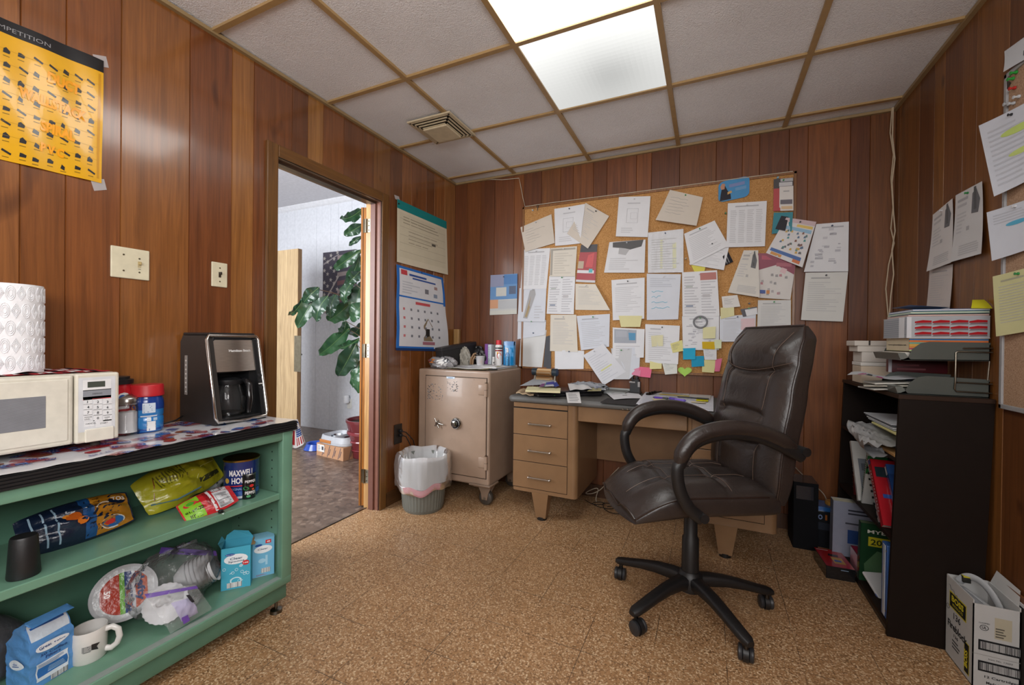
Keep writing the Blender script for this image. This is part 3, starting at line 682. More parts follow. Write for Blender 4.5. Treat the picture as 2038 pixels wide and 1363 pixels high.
# ---- coffee maker
t = thing('coffee_maker', 'black and stainless drip coffee maker with glass carafe, beside the doorway', 'coffee maker', (.13, -1.97, CT+.004))
zc = CT+.004; y0, y1 = -2.082, -1.872; BK = '#17181a'
hh = 1.155-zc
def side(b, ya, yb, mat, col, xb, inset=0):
    pr = [(.012, 0), (xb-.005, 0), (xb+.004, .012), (xb-.062, hh-.02), (xb-.075, hh-.004), (.03, hh-.004), (.012, hh-.03)]
    b.prism(pr, ya, yb, mat, col, Matrix(((1, 0, 0, 0), (0, 0, 1, 0), (0, 1, 0, zc), (0, 0, 0, 1))))
b = MB(); side(b, y0, y0+.024, 'satin', '#2a2624', .252); side(b, y1-.024, y1, 'satin', BK, .252)
b.box((.012, y0+.024, zc), (.095, y1-.024, zc+hh-.006), 'satin', BK); b.box((.012, y0+.024, zc), (.25, y1-.024, zc+.024), 'satin', BK, .004)
b.box((.02, y0+.024, zc+.2), (.186, y1-.024, zc+hh-.008), 'satin', BK, .004)
b.prism([(.175, .2), (.2, .2), (.182, hh-.01), (.15, hh-.01)], y0+.024, y1-.024, 'satin', BK, Matrix(((1, 0, 0, 0), (0, 0, 1, 0), (0, 1, 0, zc), (0, 0, 0, 1))))
b.box((.012, y1-.05, zc), (.205, y1-.02, zc+.22), 'satin', BK)
b.build('housing', t)
b = MB(); b.box((.008, y0+.01, zc+hh-.005), (.185, y1-.01, zc+hh+.008), 'satin', '#111113', .005); b.build('lid', t)
def cm(u, v): z = .03+v*(hh-.05); return Vector((.2565-.066*(z-.012)/(hh-.032), y0+u*(y1-y0), zc+z))
b = MB(); path = [cm(.03, -.06), cm(.0, 0), cm(0, .5), cm(.0, 1), cm(.04, 1.05), cm(.96, 1.05), cm(1, 1), cm(1, .5), cm(1, 0), cm(.97, -.06), cm(.5, -.07)]
b.tube(path, .0062, 8, 'chrome', '#c8c4bf', closed=True); b.build('chrome_trim', t)
cs = lambda u, v: cm(.13+u*.8, .575+v*.42)+Vector((-.006+.012*math.sin(PI*u), 0, 0))
b = MB(); b.surf(cs, 14, 4, 'steel_brushed', '#cbc4bc'); b.text(cs, 'Hamilton Beach', .3, .62, .075, 1.25, '#f2f2f2', 'satin', .001, .01, .54); b.build('steel_front', t)
cx, cy = .168, y0+.098
b = MB(); b.lathe([(.05, zc+.026), (.062, zc+.034), (.064, zc+.09), (.052, zc+.135), (.046, zc+.15), (.047, zc+.16)], 32, 'glass', '#888888', Matrix.Translation((cx, cy, 0))); g = b.build('carafe', t)
b = MB(); b.lathe([(.049, zc+.15), (.052, zc+.154), (.052, zc+.17), (.03, zc+.18), (0, zc+.18)], 32, 'satin', BK, Matrix.Translation((cx, cy, 0)))
b.tube([(cx+.03, cy+.03, zc+.165), (cx+.055, cy+.035, zc+.168), (cx+.075, cy+.038, zc+.15), (cx+.085, cy+.036, zc+.09), (cx+.082, cy+.032, zc+.035)], [.01, .011, .012, .011, .009], 10, 'gloss', '#141416', sy=1.0); b.build('carafe_handle', g)
b = MB()
for v in (.5, .42, .33): b.cyl(cm(.93, v)-Vector((.008, 0, 0)), cm(.93, v)+Vector((.003, 0, 0)), .007, 'satin', '#2c2d30', 14)
b.mark(cm, .885, .375, .965, .39, '#cccccc', 'satin', .003, (1, 1)); b.build('button', t)
pw = Plane('B', y0-.001); b = MB()
for k in range(1): b.box((.045, y0-.0015, zc+.11), (.062, y0, zc+.27), 'gloss', '#8d8a86')
for k in range(8): b.box((.05, y0-.002, zc+.12+k*.018), (.058, y0-.0012, zc+.126+k*.018), 'gloss', '#c9c6c2')
b.build('water_gauge', t)
b = MB(); b.tube([(.03, y0-.0, zc+.02), (.06, y0-.04, zc+.012), (.05, y0-.075, zc+.004), (.01, y0-.11, zc+.02), (.006, y0-.115, zc-.02)], .0032, 8, 'satin', '#151516'); b.build('power_cord', t)

# ---- chip bags and cans on the upper shelf
def noisef(seed):
    r = random.Random(seed); k = [(r.uniform(2, 9), r.uniform(2, 9), r.uniform(0, 6)) for _ in range(5)]
    return lambda u, v: sum(math.sin(a*u*3+b_*v*3+c) for a, b_, c in k)/5
def pillow(seed, A, B, tilt, W, T, crumple=.008, nu=26, nv=16, flat=.5, pinch=0):
    """soft packet from end A to end B, width W, thickness T; returns (front fn, back fn)"""
    A = Vector(A); B = Vector(B); e1 = (B-A).normalized(); up = Vector((0, 0, 1))
    e2 = up.cross(e1).normalized(); e3 = e1.cross(e2)
    c, s_ = math.cos(tilt), math.sin(tilt); w = e2*c+e3*s_; n = -e2*s_+e3*c; L = (B-A).length; nf = noisef(seed)
    def mk(sg):
        def fn(u, v):
            h = max(0, math.sin(PI*min(1, max(0, (u-.03)/.94))))**.75*max(0, math.sin(PI*min(1, max(0, v))))**.62
            wv = .74+.26*max(0, math.sin(PI*min(1, max(0, u))))**.7-.1*math.exp(-((u-.55)/.07)**2)*pinch
            return A+e1*(L*u)+w*(W*(v-.5)*wv)+n*(sg*T/2*h+crumple*nf(u, v)*(.25+h)*1.0+crumple*.6*abs(math.sin(u*17+nf(v, u)*4))*h)
        return fn
    return mk(1), mk(-1)
def packet(b, fs, col, col2, mat='foil', nu=28, nv=18):
    f, g = fs; b.surf(f, nu, nv, mat, col); b.surf(lambda u, v: g(1-u, v), nu, nv, mat, col2)
def dsurf(b, f, u0, v0, u1, v1, col, mat='foil', off=.001, n=(8, 8)): b.mark(f, u0, v0, u1, v1, col, mat, off, n)
def ell(b, f, cu, cv, ru, rv, col, off=.0015, mat='foil', n=16): b.poly(f, [(cu+ru*math.cos(2*PI*k/n), cv+rv*math.sin(2*PI*k/n)) for k in range(n)], col, mat, off)
def arc(b, f, pts, r, col, mat='foil', off=.002): b.tube([lift(f, off)(*p) for p in pts], r, 5, mat, col)
A = PZ(50, 1078, SH+.03); B = PZ(262, 1012, SH+.06)
b = MB(); fs = pillow(3, (.19, -2.585, SH+.052), (.20, -2.325, SH+.062), R(58), .135, .1, .013)
f, g = fs[1], fs[0]
f1 = lambda u, v: g(u, v)
packet(b, fs, '#16233a', '#16233a')
# printed face: the side that looks into the room
for side in fs:
    dsurf(b, side, .6, .04, .985, .96, '#b97c20', n=(12, 14)); dsurf(b, side, .5, .04, .6, .96, '#1f4f86', n=(4, 14))
    for k in range(3): dsurf(b, side, .1+.09*k, .08, .115+.09*k, .92, '#97b4c8', n=(1, 12))
fr = fs[1]; frr = lambda u, v: fr(1-u, v)
front = fs[0] if fs[0](.5, .5).x > fs[1](.5, .5).x else fs[1]
flip = front is fs[1]
for (cu, cv, ru, rv, c) in ((.42, .55, .07, .1, '#c8601e'), (.48, .42, .05, .08, '#d8741e'), (.36, .6, .03, .05, '#e08a2c')): ell(b, front, cu, cv, ru, rv, c)
ell(b, front, .76, .2, .13, .13, '#e9e6e2', .0018); ell(b, front, .76, .2, .11, .1, '#2b64a8', .0024); ell(b, front, .73, .22, .05, .06, '#c9302a', .003)
ell(b, front, .86, .78, .1, .16, '#16233c', .0018); arc(b, front, [(.62+.02*k, .62+.1*math.sin(k*.3)) for k in range(8)], .002, '#efe6d6')
fT = (lambda u, v: front(u, v)) if not flip else (lambda u, v: front(u, v))
b.text(front, 'TOS', .8, .74, .09, 1.6, '#e8e2da', 'foil', .0028, .02)
scribble(b, front, .62, .66, .74, .92, 7, '#6a4212', 4, 'foil', .002)
b.build('chip_bag', None, 'dark blue and orange chip bag lying on the upper shelf, left of the yellow bag', 'chip bag')
b = MB(); fs = pillow(8, (.165, -2.285, SH+.06), (.15, -2.02, SH+.125), R(60), .165, .11, .014, pinch=1); packet(b, fs, '#a8a324', '#a8a324')
front = fs[0] if fs[0](.5, .5).x > fs[1](.5, .5).x else fs[1]
for k in range(11): dsurf(b, front, .2+.03*k, .5, .213+.03*k, .84-.02*(k % 3), '#5f5c1c', n=(1, 6))
dsurf(b, front, .62, .2, .95, .32, '#3c3d22', n=(8, 3)); b.text(front, 'S', .84, .72, .14, 1.5, '#3a3b20', 'foil', .002, .03)
arc(b, front, [(.06, .25), (.3, .12), (.6, .1)], .003, '#5e7d86'); arc(b, front, [(.1, .3), (.16, .62), (.2, .8)], .0014, '#8c3f26'); arc(b, front, [(.55, .2), (.7, .55), (.95, .6)], .0015, '#d6d27a')
b.build('chip_bag', None, 'yellow snack bag slumped on the upper green shelf behind the red packet', 'chip bag')
b = MB(); fs = pillow(15, (.315, -2.232, SH+.018), (.325, -2.055, SH+.04), R(40), .10, .028, .004); packet(b, fs, '#b8242a', '#b8242a', 'foil')
front = fs[0] if fs[0](.5, .5).z > fs[1](.5, .5).z else fs[1]
dsurf(b, front, .03, .06, .36, .94, '#7fb52a'); ell(b, front, .2, .72, .12, .12, '#c23a3a'); ell(b, front, .2, .72, .07, .07, '#4c9a2a', .0022)
b.text(front, '01-27-22', .06, .34, .1, 1.7, '#1c2412', 'foil', .0022, .03, .3); bars(b, front, .1, .1, .3, .24, 8, '#2a3416', 'foil', .0024, 5, '#8cc23a')
dsurf(b, front, .6, .08, .9, .78, '#c9c9cc'); scribble(b, front, .62, .1, .88, .7, 12, '#77777a', 9, 'foil', .002, .5, .8); bars(b, front, .62, .8, .9, .95, 14, '#222222', 'foil', .0022, 6, '#e6e6e6')
dsurf(b, front, .52, .05, .57, .95, '#d8d4d4'); dsurf(b, front, .45, .3, .52, .95, '#8c1a20')
b.build('snack_packet', None, 'small red and lime green snack packet in front of the yellow bag', 'snack packet')
b = MB(); b.box((.372, -2.142, SH+.0005), (.384, -2.128, SH+.012), 'satin', '#16171a', .002); b.tube([(.376, -2.14, SH+.01), (.392, -2.146, SH+.004), (.4, -2.138, SH+.002), (.396, -2.13, SH+.004), (.378, -2.131, SH+.01)], .0009, 6, 'chrome', '#cfcfcf')
b.build('binder_clip', None, 'tiny black binder clip with wire arms on the shelf edge below the red packet', 'binder clip')
b = MB(); nf = noisef(21)
b.surf(lambda u, v: Vector((.12+.05*math.cos(u*2*PI)*math.sin(PI*v)**.6+.012*nf(u, v), -2.03+.06*math.sin(u*2*PI)*math.sin(PI*v)**.6+.012*nf(v, u), SH+.002+.085*v)), 24, 10, 'milky_film', '#cccccc'); b.build('plastic_bag', None, 'crumpled grey plastic bag on the upper shelf behind the coffee can', 'plastic bag')
cx, cy = .275, -1.965
cx, cy = .262, -1.985; z = SH; fa = math.atan2(CAM.y-cy, CAM.x-cx)
t = thing('coffee_can', 'blue metal coffee can with brass rim on the upper shelf', 'coffee can', (cx, cy, z))
b = MB(); b.lathe([(.06, z), (.062, z+.003), (.062, z+.147), (.063, z+.15)], 40, 'gloss', '#1d2f72', Matrix.Translation((cx, cy, 0)))
f = cylfn(cx, cy, .0622, z, z+.15, fa); b.text(f, 'MAXWELL', .385, .62, .16, 2*PI*.062/.15, '#e8e6ea', 'gloss', .0008, .03, .225); b.text(f, 'HOUSE', .41, .42, .16, 2*PI*.062/.15, '#e8e6ea', 'gloss', .0008, .03, .175)
b.mark(f, .38, .35, .6, .375, '#c9302f', 'gloss', .0008, (10, 1)); b.text(f, 'ORIGINAL ROAST', .39, .25, .06, 2*PI*.062/.15, '#8fa6d8', 'gloss', .0008, .01, .2); b.mark(f, .3, .1, .7, .22, '#27509a', 'gloss', .0006, (16, 2)); ell(b, f, .36, .5, .025, .07, '#c9a24a', .001, 'gloss')
b.mark(f, .46, .03, .56, .09, '#d9dde8', 'gloss', .0008, (4, 1))
b.build('can_body', t)
b = MB(); b.lathe([(.063, z+.147), (.0645, z+.15), (.0645, z+.154), (.061, z+.156)], 40, 'metal', '#b08c4a', Matrix.Translation((cx, cy, 0))); b.lathe([(.06, z+.151), (0, z+.151)], 40, 'satin', '#2a2018', Matrix.Translation((cx, cy, 0))); b.build('rim', t)
cx, cy = .318, -1.993; fa = math.atan2(CAM.y-cy, CAM.x-cx)
t = thing('pepper_tin', 'small black pepper tin in front of the blue coffee can', 'pepper tin', (cx, cy, z))
b = MB(); b.lathe([(.0235, z), (.0245, z+.002), (.0245, z+.094), (.0235, z+.096), (0, z+.096)], 28, 'gloss', '#17181a', Matrix.Translation((cx, cy, 0)))
f = cylfn(cx, cy, .0246, z, z+.096, fa); a_ = 2*PI*.0245/.096
b.text(f, 'PEPPER', .42, .68, .11, a_, '#e8e6e6', 'gloss', .0006, .02, .26); b.text(f, 'PEPPER', .42, .2, .13, a_, '#e8e6e6', 'gloss', .0006, .02, .26)
ell(b, f, .44, .46, .07, .08, '#2f7a44', .0008, 'gloss'); ell(b, f, .57, .55, .05, .06, '#c9302f', .0008, 'gloss'); ell(b, f, .5, .13, .05, .05, '#2f8a4a', .0008, 'gloss'); ell(b, f, .6, .4, .03, .04, '#d85a3a', .0008, 'gloss')
b.build('tin_body', t)
b = MB(); b.lathe([(.024, z+.0945), (.025, z+.096), (.023, z+.099), (0, z+.098)], 28, 'metal', '#9a9894', Matrix.Translation((cx, cy, 0))); b.build('rim', t)
cx, cy = .335, -2.612
b = MB(); b.lathe([(.0, SH+.001), (.031, SH+.001), (.032, SH+.005), (.0265, SH+.102), (.0245, SH+.107), (.0, SH+.107)], 32, 'worn_black', '#1d1d1f', Matrix.Translation((cx, cy, 0))); b.build('tumbler', None, 'black plastic tumbler standing upside down at the left of the upper shelf', 'tumbler')
bpy.data.objects['tumbler'].location.z += 0
# ---- lower shelf
def boxthing(name, label, cat, lo, hi, M, col, mat='paper', group=None): pass
BL = '#5a93d0'
# bag of coffee filters
t = None; b = MB(); cx, cy = .235, -2.548; yaw = R(12)
Mx = TR(cx, cy, BT, R(90)+yaw)          # local -y faces the room
w2, d2, hb = .05, .045, .125; nf = noisef(33)
def bagp(u, v):     # wraps around, u = 0..1 from the back-left corner counter-clockwise, v up
    k = u*4; i = int(k) % 4; q = k-int(k); c = [(-1, 1), (-1, -1), (1, -1), (1, 1)]; p0 = c[i]; p1 = c[(i+1) % 4]
    x = (p0[0]*(1-q)+p1[0]*q)*w2; y = (p0[1]*(1-q)+p1[1]*q)*d2
    h = v*.215; taper = 1 if h < hb else max(.12, 1-(h-hb)/.06*.9); y *= taper; x *= 1-.06*(h > hb)
    y -= max(0, h-.165)*.9; zz = h if h < .188 else .188-(h-.188)*.3
    return Mx @ Vector((x+.0035*nf(u*1.2, v*2)*min(1, v*4), y+.0035*nf(v*2, u*1.2+3)*min(1, v*4), zz))
b.surf(bagp, 48, 26, 'foil', BL)
fr = lambda u, v: bagp(.25+u*.25, v)
b.mark(fr, .04, .62, .97, .99, '#d5dfea', 'foil', .001, (8, 8)); b.mark(fr, .1, .74, .9, .8, '#2f5fa8', 'foil', .002, (6, 2)); ell(b, fr, .5, .5, .38, .055, '#e9edf2', .0022)
b.text(fr, 'Great Value', .2, .485, .035, .53, '#2b4a86', 'foil', .003, .02, .58); b.text(fr, '50 Coffee', .22, .385, .04, .53, '#1f3a78', 'foil', .0025, .02, .6); b.text(fr, 'Filters', .34, .34, .035, .53, '#1f3a78', 'foil', .0025, .02, .34)
b.mark(fr, .14, .08, .86, .315, '#dbe5ef', 'foil', .0015, (6, 6)); b.mark(fr, .17, .13, .83, .25, '#2f6cb4', 'foil', .0022, (6, 4)); scribble(b, fr, .4, .15, .8, .23, 4, '#9cc0e6', 5, 'foil', .003); scribble(b, fr, .17, .26, .83, .305, 3, '#6a84a8', 6, 'foil', .0022)
bars(b, fr, .45, .015, .85, .085, 14, '#333333', 'foil', .0025, 8, '#e6e6ea')
sd = lambda u, v: bagp(u*.25, v); ell(b, sd, .5, .33, .3, .06, '#dfe5ee', .002); scribble(b, sd, .35, .3, .65, .36, 3, '#3a5a92', 7, 'foil', .003)
b.build('coffee_filter_bag', None, 'blue and white bag of coffee filters with folded top on the bottom shelf', 'filter bag')
b = MB(); nf2 = noisef(44); b.surf(lambda u, v: Vector((.125+.075*math.cos(u*2*PI)*math.sin(PI*(.1+.9*v)*.95+.15)**.7+.012*nf2(u, v), -2.64+.1*math.sin(u*2*PI)*math.sin(PI*(.1+.9*v)*.95+.15)**.7+.01*nf2(v, u), BT+.003+.2*v)), 30, 14, 'foil', '#4c4d52'); b.build('plastic_sack', None, 'dark grey plastic sack at the far left of the bottom shelf', 'bag')
# mug
cx, cy = .262, -2.452; z = BT; fa = math.atan2(CAM.y-cy, CAM.x-cx)
t = thing('coffee_mug', 'white ceramic mug with black printed logo on the bottom shelf', 'mug', (cx, cy, z))
b = MB(); b.lathe([(0, z), (.038, z), (.041, z+.004), (.042, z+.092), (.041, z+.095), (.0385, z+.094), (.038, z+.01), (0, z+.008)], 40, 'gloss', '#d8d5d1', Matrix.Translation((cx, cy, 0)))
f = cylfn(cx, cy, .0421, z, z+.095, fa+.1); b.mark(f, .42, .42, .5, .6, '#9a9896', 'gloss', .0005, (4, 2)); scribble(b, f, .43, .4, .51, .6, 5, '#55575a', 3, 'gloss', .0008); b.poly(f, [(.5, .44), (.56, .38), (.545, .5), (.575, .58), (.5, .62)], '#26272a', 'gloss', .0009); b.text(f, 'LABINAL', .505, .57, .05, 2*PI*.042/.095, '#26272a', 'gloss', .001, .02, .07) if False else None
b.build('mug_body', t)
b = MB(); ha = fa+1.15; ux, uy = math.cos(ha), math.sin(ha)
b.tube([(cx+ux*r_, cy+uy*r_, z+q) for r_, q in ((.039, .08), (.056, .084), (.07, .073), (.074, .05), (.068, .03), (.054, .018), (.039, .02))], [.0075, .0075, .007, .007, .007, .0075, .008], 12, 'gloss', '#d8d5d1', sy=1.2); b.build('handle', t)
# pack of foam plates
c0 = Vector((.135, -2.315, BT+.092)); ax = Vector((.86, -.28, .42)).normalized()
q = ax.to_track_quat('Z', 'Y').to_matrix().to_4x4(); Mp = Matrix.Translation(c0) @ q
t = thing('foam_plate_pack', 'shrink-wrapped pack of white foam plates with orange label, leaning behind the clear bag', 'plates', (.135, -2.325, BT))
b = MB()
for k in range(9): b.lathe([(.045, -.03+k*.006), (.062, -.024+k*.006), (.088, -.014+k*.006), (.089, -.0125+k*.006), (.062, -.02+k*.006), (0, -.026+k*.006)], 40, 'matte', '#d5d6da', Mp)
b.build('plate_stack', t)
b = MB(); lf = lambda u, v: Mp @ Vector(((u-.5)*.165, (v-.5)*.165, .034+.006*math.sin(PI*u)*math.sin(PI*v)))
def disc(b, fn, c, ru, off, mat='foil', u0=-1, u1=1, rad=.40):
    pts = []
    a0, a1 = math.acos(max(-1, min(1, u1))), math.acos(max(-1, min(1, u0)))
    for k in range(13): a = a0+(a1-a0)*k/12; pts.append((.5+rad*math.cos(a), .5+rad*math.sin(a)))
    for k in range(13): a = -a1+(a1-a0)*k/12; pts.append((.5+rad*math.cos(a), .5+rad*math.sin(a)))
    b.poly(fn, pts, c, mat, off)
disc(b, lf, '#d8dade', 0, .0, rad=.49)
disc(b, lf, '#b83a26', 0, .001, 'foil', -.95, -.2); disc(b, lf, '#6fae3a', 0, .001, 'foil', -.2, 0); disc(b, lf, '#26407e', 0, .001, 'foil', 0, .3); disc(b, lf, '#e2e4ea', 0, .0012, 'foil', .3, .42); disc(b, lf, '#d0562a', 0, .001, 'foil', .42, .9)
b.text(lf, '50', .18, .62, .1, 1, '#e8d6d0', 'foil', .002, .02, None, R(-90)); b.text(lf, 'EVERYDAY', .57, .92, .08, 1, '#e6e8f0', 'foil', .002, .02, .8, R(-90)); b.text(lf, 'Hefty', .66, .85, .16, 1, '#26407e', 'foil', .0025, .04, .6, R(-90))
b.build('label_disc', t)
# bowls and big clear bag
t = None
for i, (x, y, zz, tilt) in enumerate(((.22, -2.12, BT+.085, 0), (.30, -2.235, BT+.055, 1))):
    pass
axb = Vector((.55, .75, .32)).normalized(); Mb = Matrix.Translation((.215, -2.16, BT+.085)) @ axb.to_track_quat('Z', 'Y').to_matrix().to_4x4()
b = MB()
for k in range(7): b.lathe([(.03, -.03+k*.013), (.05, -.005+k*.013), (.058, .012+k*.013), (.06, .014+k*.013), (.05, 0+k*.013), (0, -.026+k*.013)], 32, 'matte', '#d2d3d6', Mb)
b.build('foam_bowls', None, 'nested stack of white foam bowls inside the clear plastic bag', 'bowls')
axb = Vector((.8, -.2, .35)).normalized(); Mb = Matrix.Translation((.285, -2.265, BT+.068)) @ axb.to_track_quat('Z', 'Y').to_matrix().to_4x4()
b = MB()
for k in range(4): b.lathe([(.025, -.02+k*.007), (.045, -.005+k*.007), (.06, .006+k*.007), (.062, .0075+k*.007), (.045, -.001+k*.007), (0, -.016+k*.007)], 48, 'matte', '#dcdde0', Mb, True, lambda r, zz, a, i: (r*(1+.02*math.cos(a*24)*(i in (2, 3))), zz))
b.build('foam_cups', None, 'white scalloped foam dishes in the clear bag beside the mug', 'dishes')
def blob(b, c, rx, ry, rz, seed, mat, col='#ffffff', amp=.25, nu=36, nv=20, flat=True):
    nf = noisef(seed); n2 = noisef(seed+1); c = Vector(c)
    def fn(u, v):
        a = u*2*PI; p = PI*v; k = 1+amp*nf(math.cos(a)*.6+1, v*1.4+math.sin(a)*.6)+amp*.5*abs(n2(v*2+math.cos(a), math.sin(a)))
        z = -math.cos(p)*rz*k
        return c+Vector((math.cos(a)*math.sin(p)**.75*rx*k, math.sin(a)*math.sin(p)**.75*ry*k, max(z, -rz*.98) if flat else z))
    b.surf(fn, nu, nv, mat, col); return fn
b = MB(); fn = blob(b, (.225, -2.2, BT+.108), .09, .135, .106, 51, 'clear_film', amp=.16)
b.build('plastic_bag', None, 'large clear plastic bag of foam bowls and cups on the bottom shelf', 'plastic bag')
t = thing('zip_bag', 'clear zip bag with purple seal slumped on the clear bag, bottom shelf', 'zip bag', (.36, -2.2, BT))
zf = quadfn((.30, -2.335, BT+.15), (.345, -2.2, BT+.115), (.385, -2.165, BT+.02), (.375, -2.29, BT+.006), lambda u, v: .02*math.sin(PI*u)*math.sin(PI*v)+.004*nf(u*3, v*3), (.9, .1, .4))
b = MB(); b.surf(zf, 18, 14, 'clear_film', '#ffffff'); b.surf(lambda u, v: zf(u, v)-Vector((.016, 0, .004))*math.sin(PI*u)*math.sin(PI*v), 18, 14, 'clear_film', '#ffffff')
b.build('bag_film', t)
b = MB(); b.surf(lambda u, v: zf(u, .84+.1*v)+Vector((.002, 0, .001)), 14, 3, 'satin', '#6a4aa0'); b.build('purple_seal', t)
b = MB(); b.surf(lambda u, v: zf(.3+.4*u, .1+.5*v)-Vector((.006, 0, .002)), 8, 6, 'paper', '#b9b4d2'); b.surf(lambda u, v: zf(.62+.08*u, .45+.25*v)+Vector((.003, 0, .001)), 2, 3, 'satin', '#26252a'); b.surf(lambda u, v: zf(.3+.14*u, .04+.16*v)+Vector((.003, 0, .001)), 3, 3, 'satin', '#6a4aa0'); b.build('folded_paper', t)
b = MB(); b.surf(quadfn((.20, -2.235, BT+.232), (.265, -2.085, BT+.165), (.272, -2.085, BT+.148), (.208, -2.245, BT+.214)), 8, 2, 'satin', '#5b3c9a'); b.build('purple_strip', bpy.data.objects['plastic_bag.001'], 'purple zip strip')
# cutlery boxes
def carton(name, label, cx, cy, rz, w, d, h, col, z=BT, side_col=None):
    t = thing(name, label, 'box', (cx, cy, z), rz); Mx = TR(cx, cy, z, rz); b = MB()
    th = .0012; lo, hi = (-w/2, -d/2, 0), (w/2, d/2, h)
    b.box(lo, (w/2, -d/2+th, h), 'paper', col, 0, Mx); b.box((-w/2, d/2-th, 0), hi, 'paper', col, 0, Mx); b.box(lo, (-w/2+th, d/2, h), 'paper', side_col or col, 0, Mx); b.box((w/2-th, -d/2, 0), hi, 'paper', side_col or col, 0, Mx); b.box(lo, (w/2, d/2, th), 'paper', '#a88a62', 0, Mx)
    return t, b, boxfaces(lo, hi, Mx), Mx
TQ = '#4aa8c4'
t, b, fc, Mx = carton('cutlery_box', 'turquoise box of clear plastic spoons with torn open top, bottom shelf', .272, -2.005, R(50), .1, .085, .165, TQ)
for k, fcn in ((0, 'front'), (1, 'left')):
    f = fc[fcn]; asp = (.1, .085)[k]/.165; r_ = random.Random(k+3)
    for i in range(16):
        u, v = r_.uniform(.1, .9), r_.uniform(.12, .58)
        if i % 2: b.tube([lift(f, .0006)(u+.05*math.cos(a), v+.05*asp*math.sin(a)) for a in [j*PI/5 for j in range(10)]], .0009, 4, 'paper', '#c9e6ef', closed=True)
        else: b.poly(f, [(u, v), (u+.1, v+.04), (u+.095, v+.055), (u-.005, v+.015)], '#c9e6ef')
    ell(b, f, .5, .72, .4, .12, '#e9eef2', .0008, 'paper', 20); ell(b, f, .3, .84, .16, .03, '#27509a', .0012, 'paper')
    b.text(f, 'Great Value', .17, .832, .016, asp, '#f0f0f0', 'paper', .0018, .01, .26); b.text(f, 'Clear', .3, .71, .055, asp, '#33536a', 'paper', .0014, .02, .42); b.text(f, 'Spoons', .24, .635, .055, asp, '#33536a', 'paper', .0014, .02, .54)
    ell(b, f, .83, .6, .12, .06, '#c9373a', .0013, 'paper'); b.text(f, '100', .75, .585, .03, asp, '#f2f2f2', 'paper', .002, .03, .17)
    ell(b, f, .5, .2, .2, .09, '#c9e6ef', .0007, 'paper'); ell(b, f, .5, .2, .15, .065, TQ, .0009, 'paper')
bars(b, fc['front'], .2, .05, .7, .17, 16, '#222222', 'paper', .0014, 4, '#f0f0f0')
b.build('carton', t)
b = MB(); h = .165
b.add([Mx @ Vector(v) for v in ((-.05, .042, h-.002), (.05, .042, h-.002), (.03, .056, h+.02), (-.02, .05, h+.034), (-.045, .046, h+.018))], [(0, 1, 2, 3, 4)], 'paper', TQ)
b.add([Mx @ Vector(v) for v in ((-.0495, -.042, h), (-.0495, .042, h), (-.06, .035, h+.022), (-.066, -.01, h+.01), (-.058, -.035, h+.014))], [(0, 1, 2, 3, 4)], 'paper', '#5fb4cc')
b.add([Mx @ Vector(v) for v in ((.0495, -.042, h), (.0495, .042, h), (.06, .025, h-.012), (.062, -.025, h-.008))], [(0, 1, 2, 3)], 'paper', '#a88a62'); b.build('open_flap', t)
t, b, fc, Mx = carton('cutlery_box', 'pale blue box of plastic cutlery behind the turquoise spoon box', .29, -1.912, R(58), .082, .062, .158, '#74b6d8')
b.box((-.041, -.031, .157), (.041, .031, .159), 'paper', '#8cc4e0', 0, Mx)
f = fc['front']; ell(b, f, .5, .72, .4, .1, '#e9eef2', .0008, 'paper', 20); ell(b, f, .3, .84, .16, .03, '#27509a', .0012, 'paper'); b.text(f, 'Clear', .26, .71, .04, .45, '#33536a', 'paper', .0014, .02, .45); b.text(f, 'Forks', .26, .65, .04, .45, '#33536a', 'paper', .0014, .02, .45) if False else None
b.mark(f, .6, .86, .85, .95, '#c9373a', 'paper', .001); b.text(f, '48', .65, .885, .04, .45, '#f2f2f2', 'paper', .002, .03, .15); bars(b, f, .42, .1, .82, .22, 12, '#222222', 'paper', .0014, 7, '#f0f0f0')
ell(b, f, .45, .42, .16, .06, '#a6d2e8', .0008, 'paper'); b.mark(f, .6, .3, .7, .55, '#a6d2e8', 'paper', .0008); scribble(b, f, .2, .04, .8, .08, 2, '#a0506a', 3)
b.build('carton', t)

# ---- things on the left wall
PL = Plane('L', .001)
def sheetpx(plane, pts, off=.002, curl=None):
    """sheet of paper whose four corners (TL,TR,BR,BL in photo pixels) lie on the wall plane"""
    n = {'L': Vector((1, 0, 0)), 'R': Vector((-1, 0, 0)), 'B': Vector((0, -1, 0))}[plane.k]
    q = [plane.fn(*plane.uv(*p))+n*off for p in pts]
    return quadfn(*q, curl=curl, n=n)
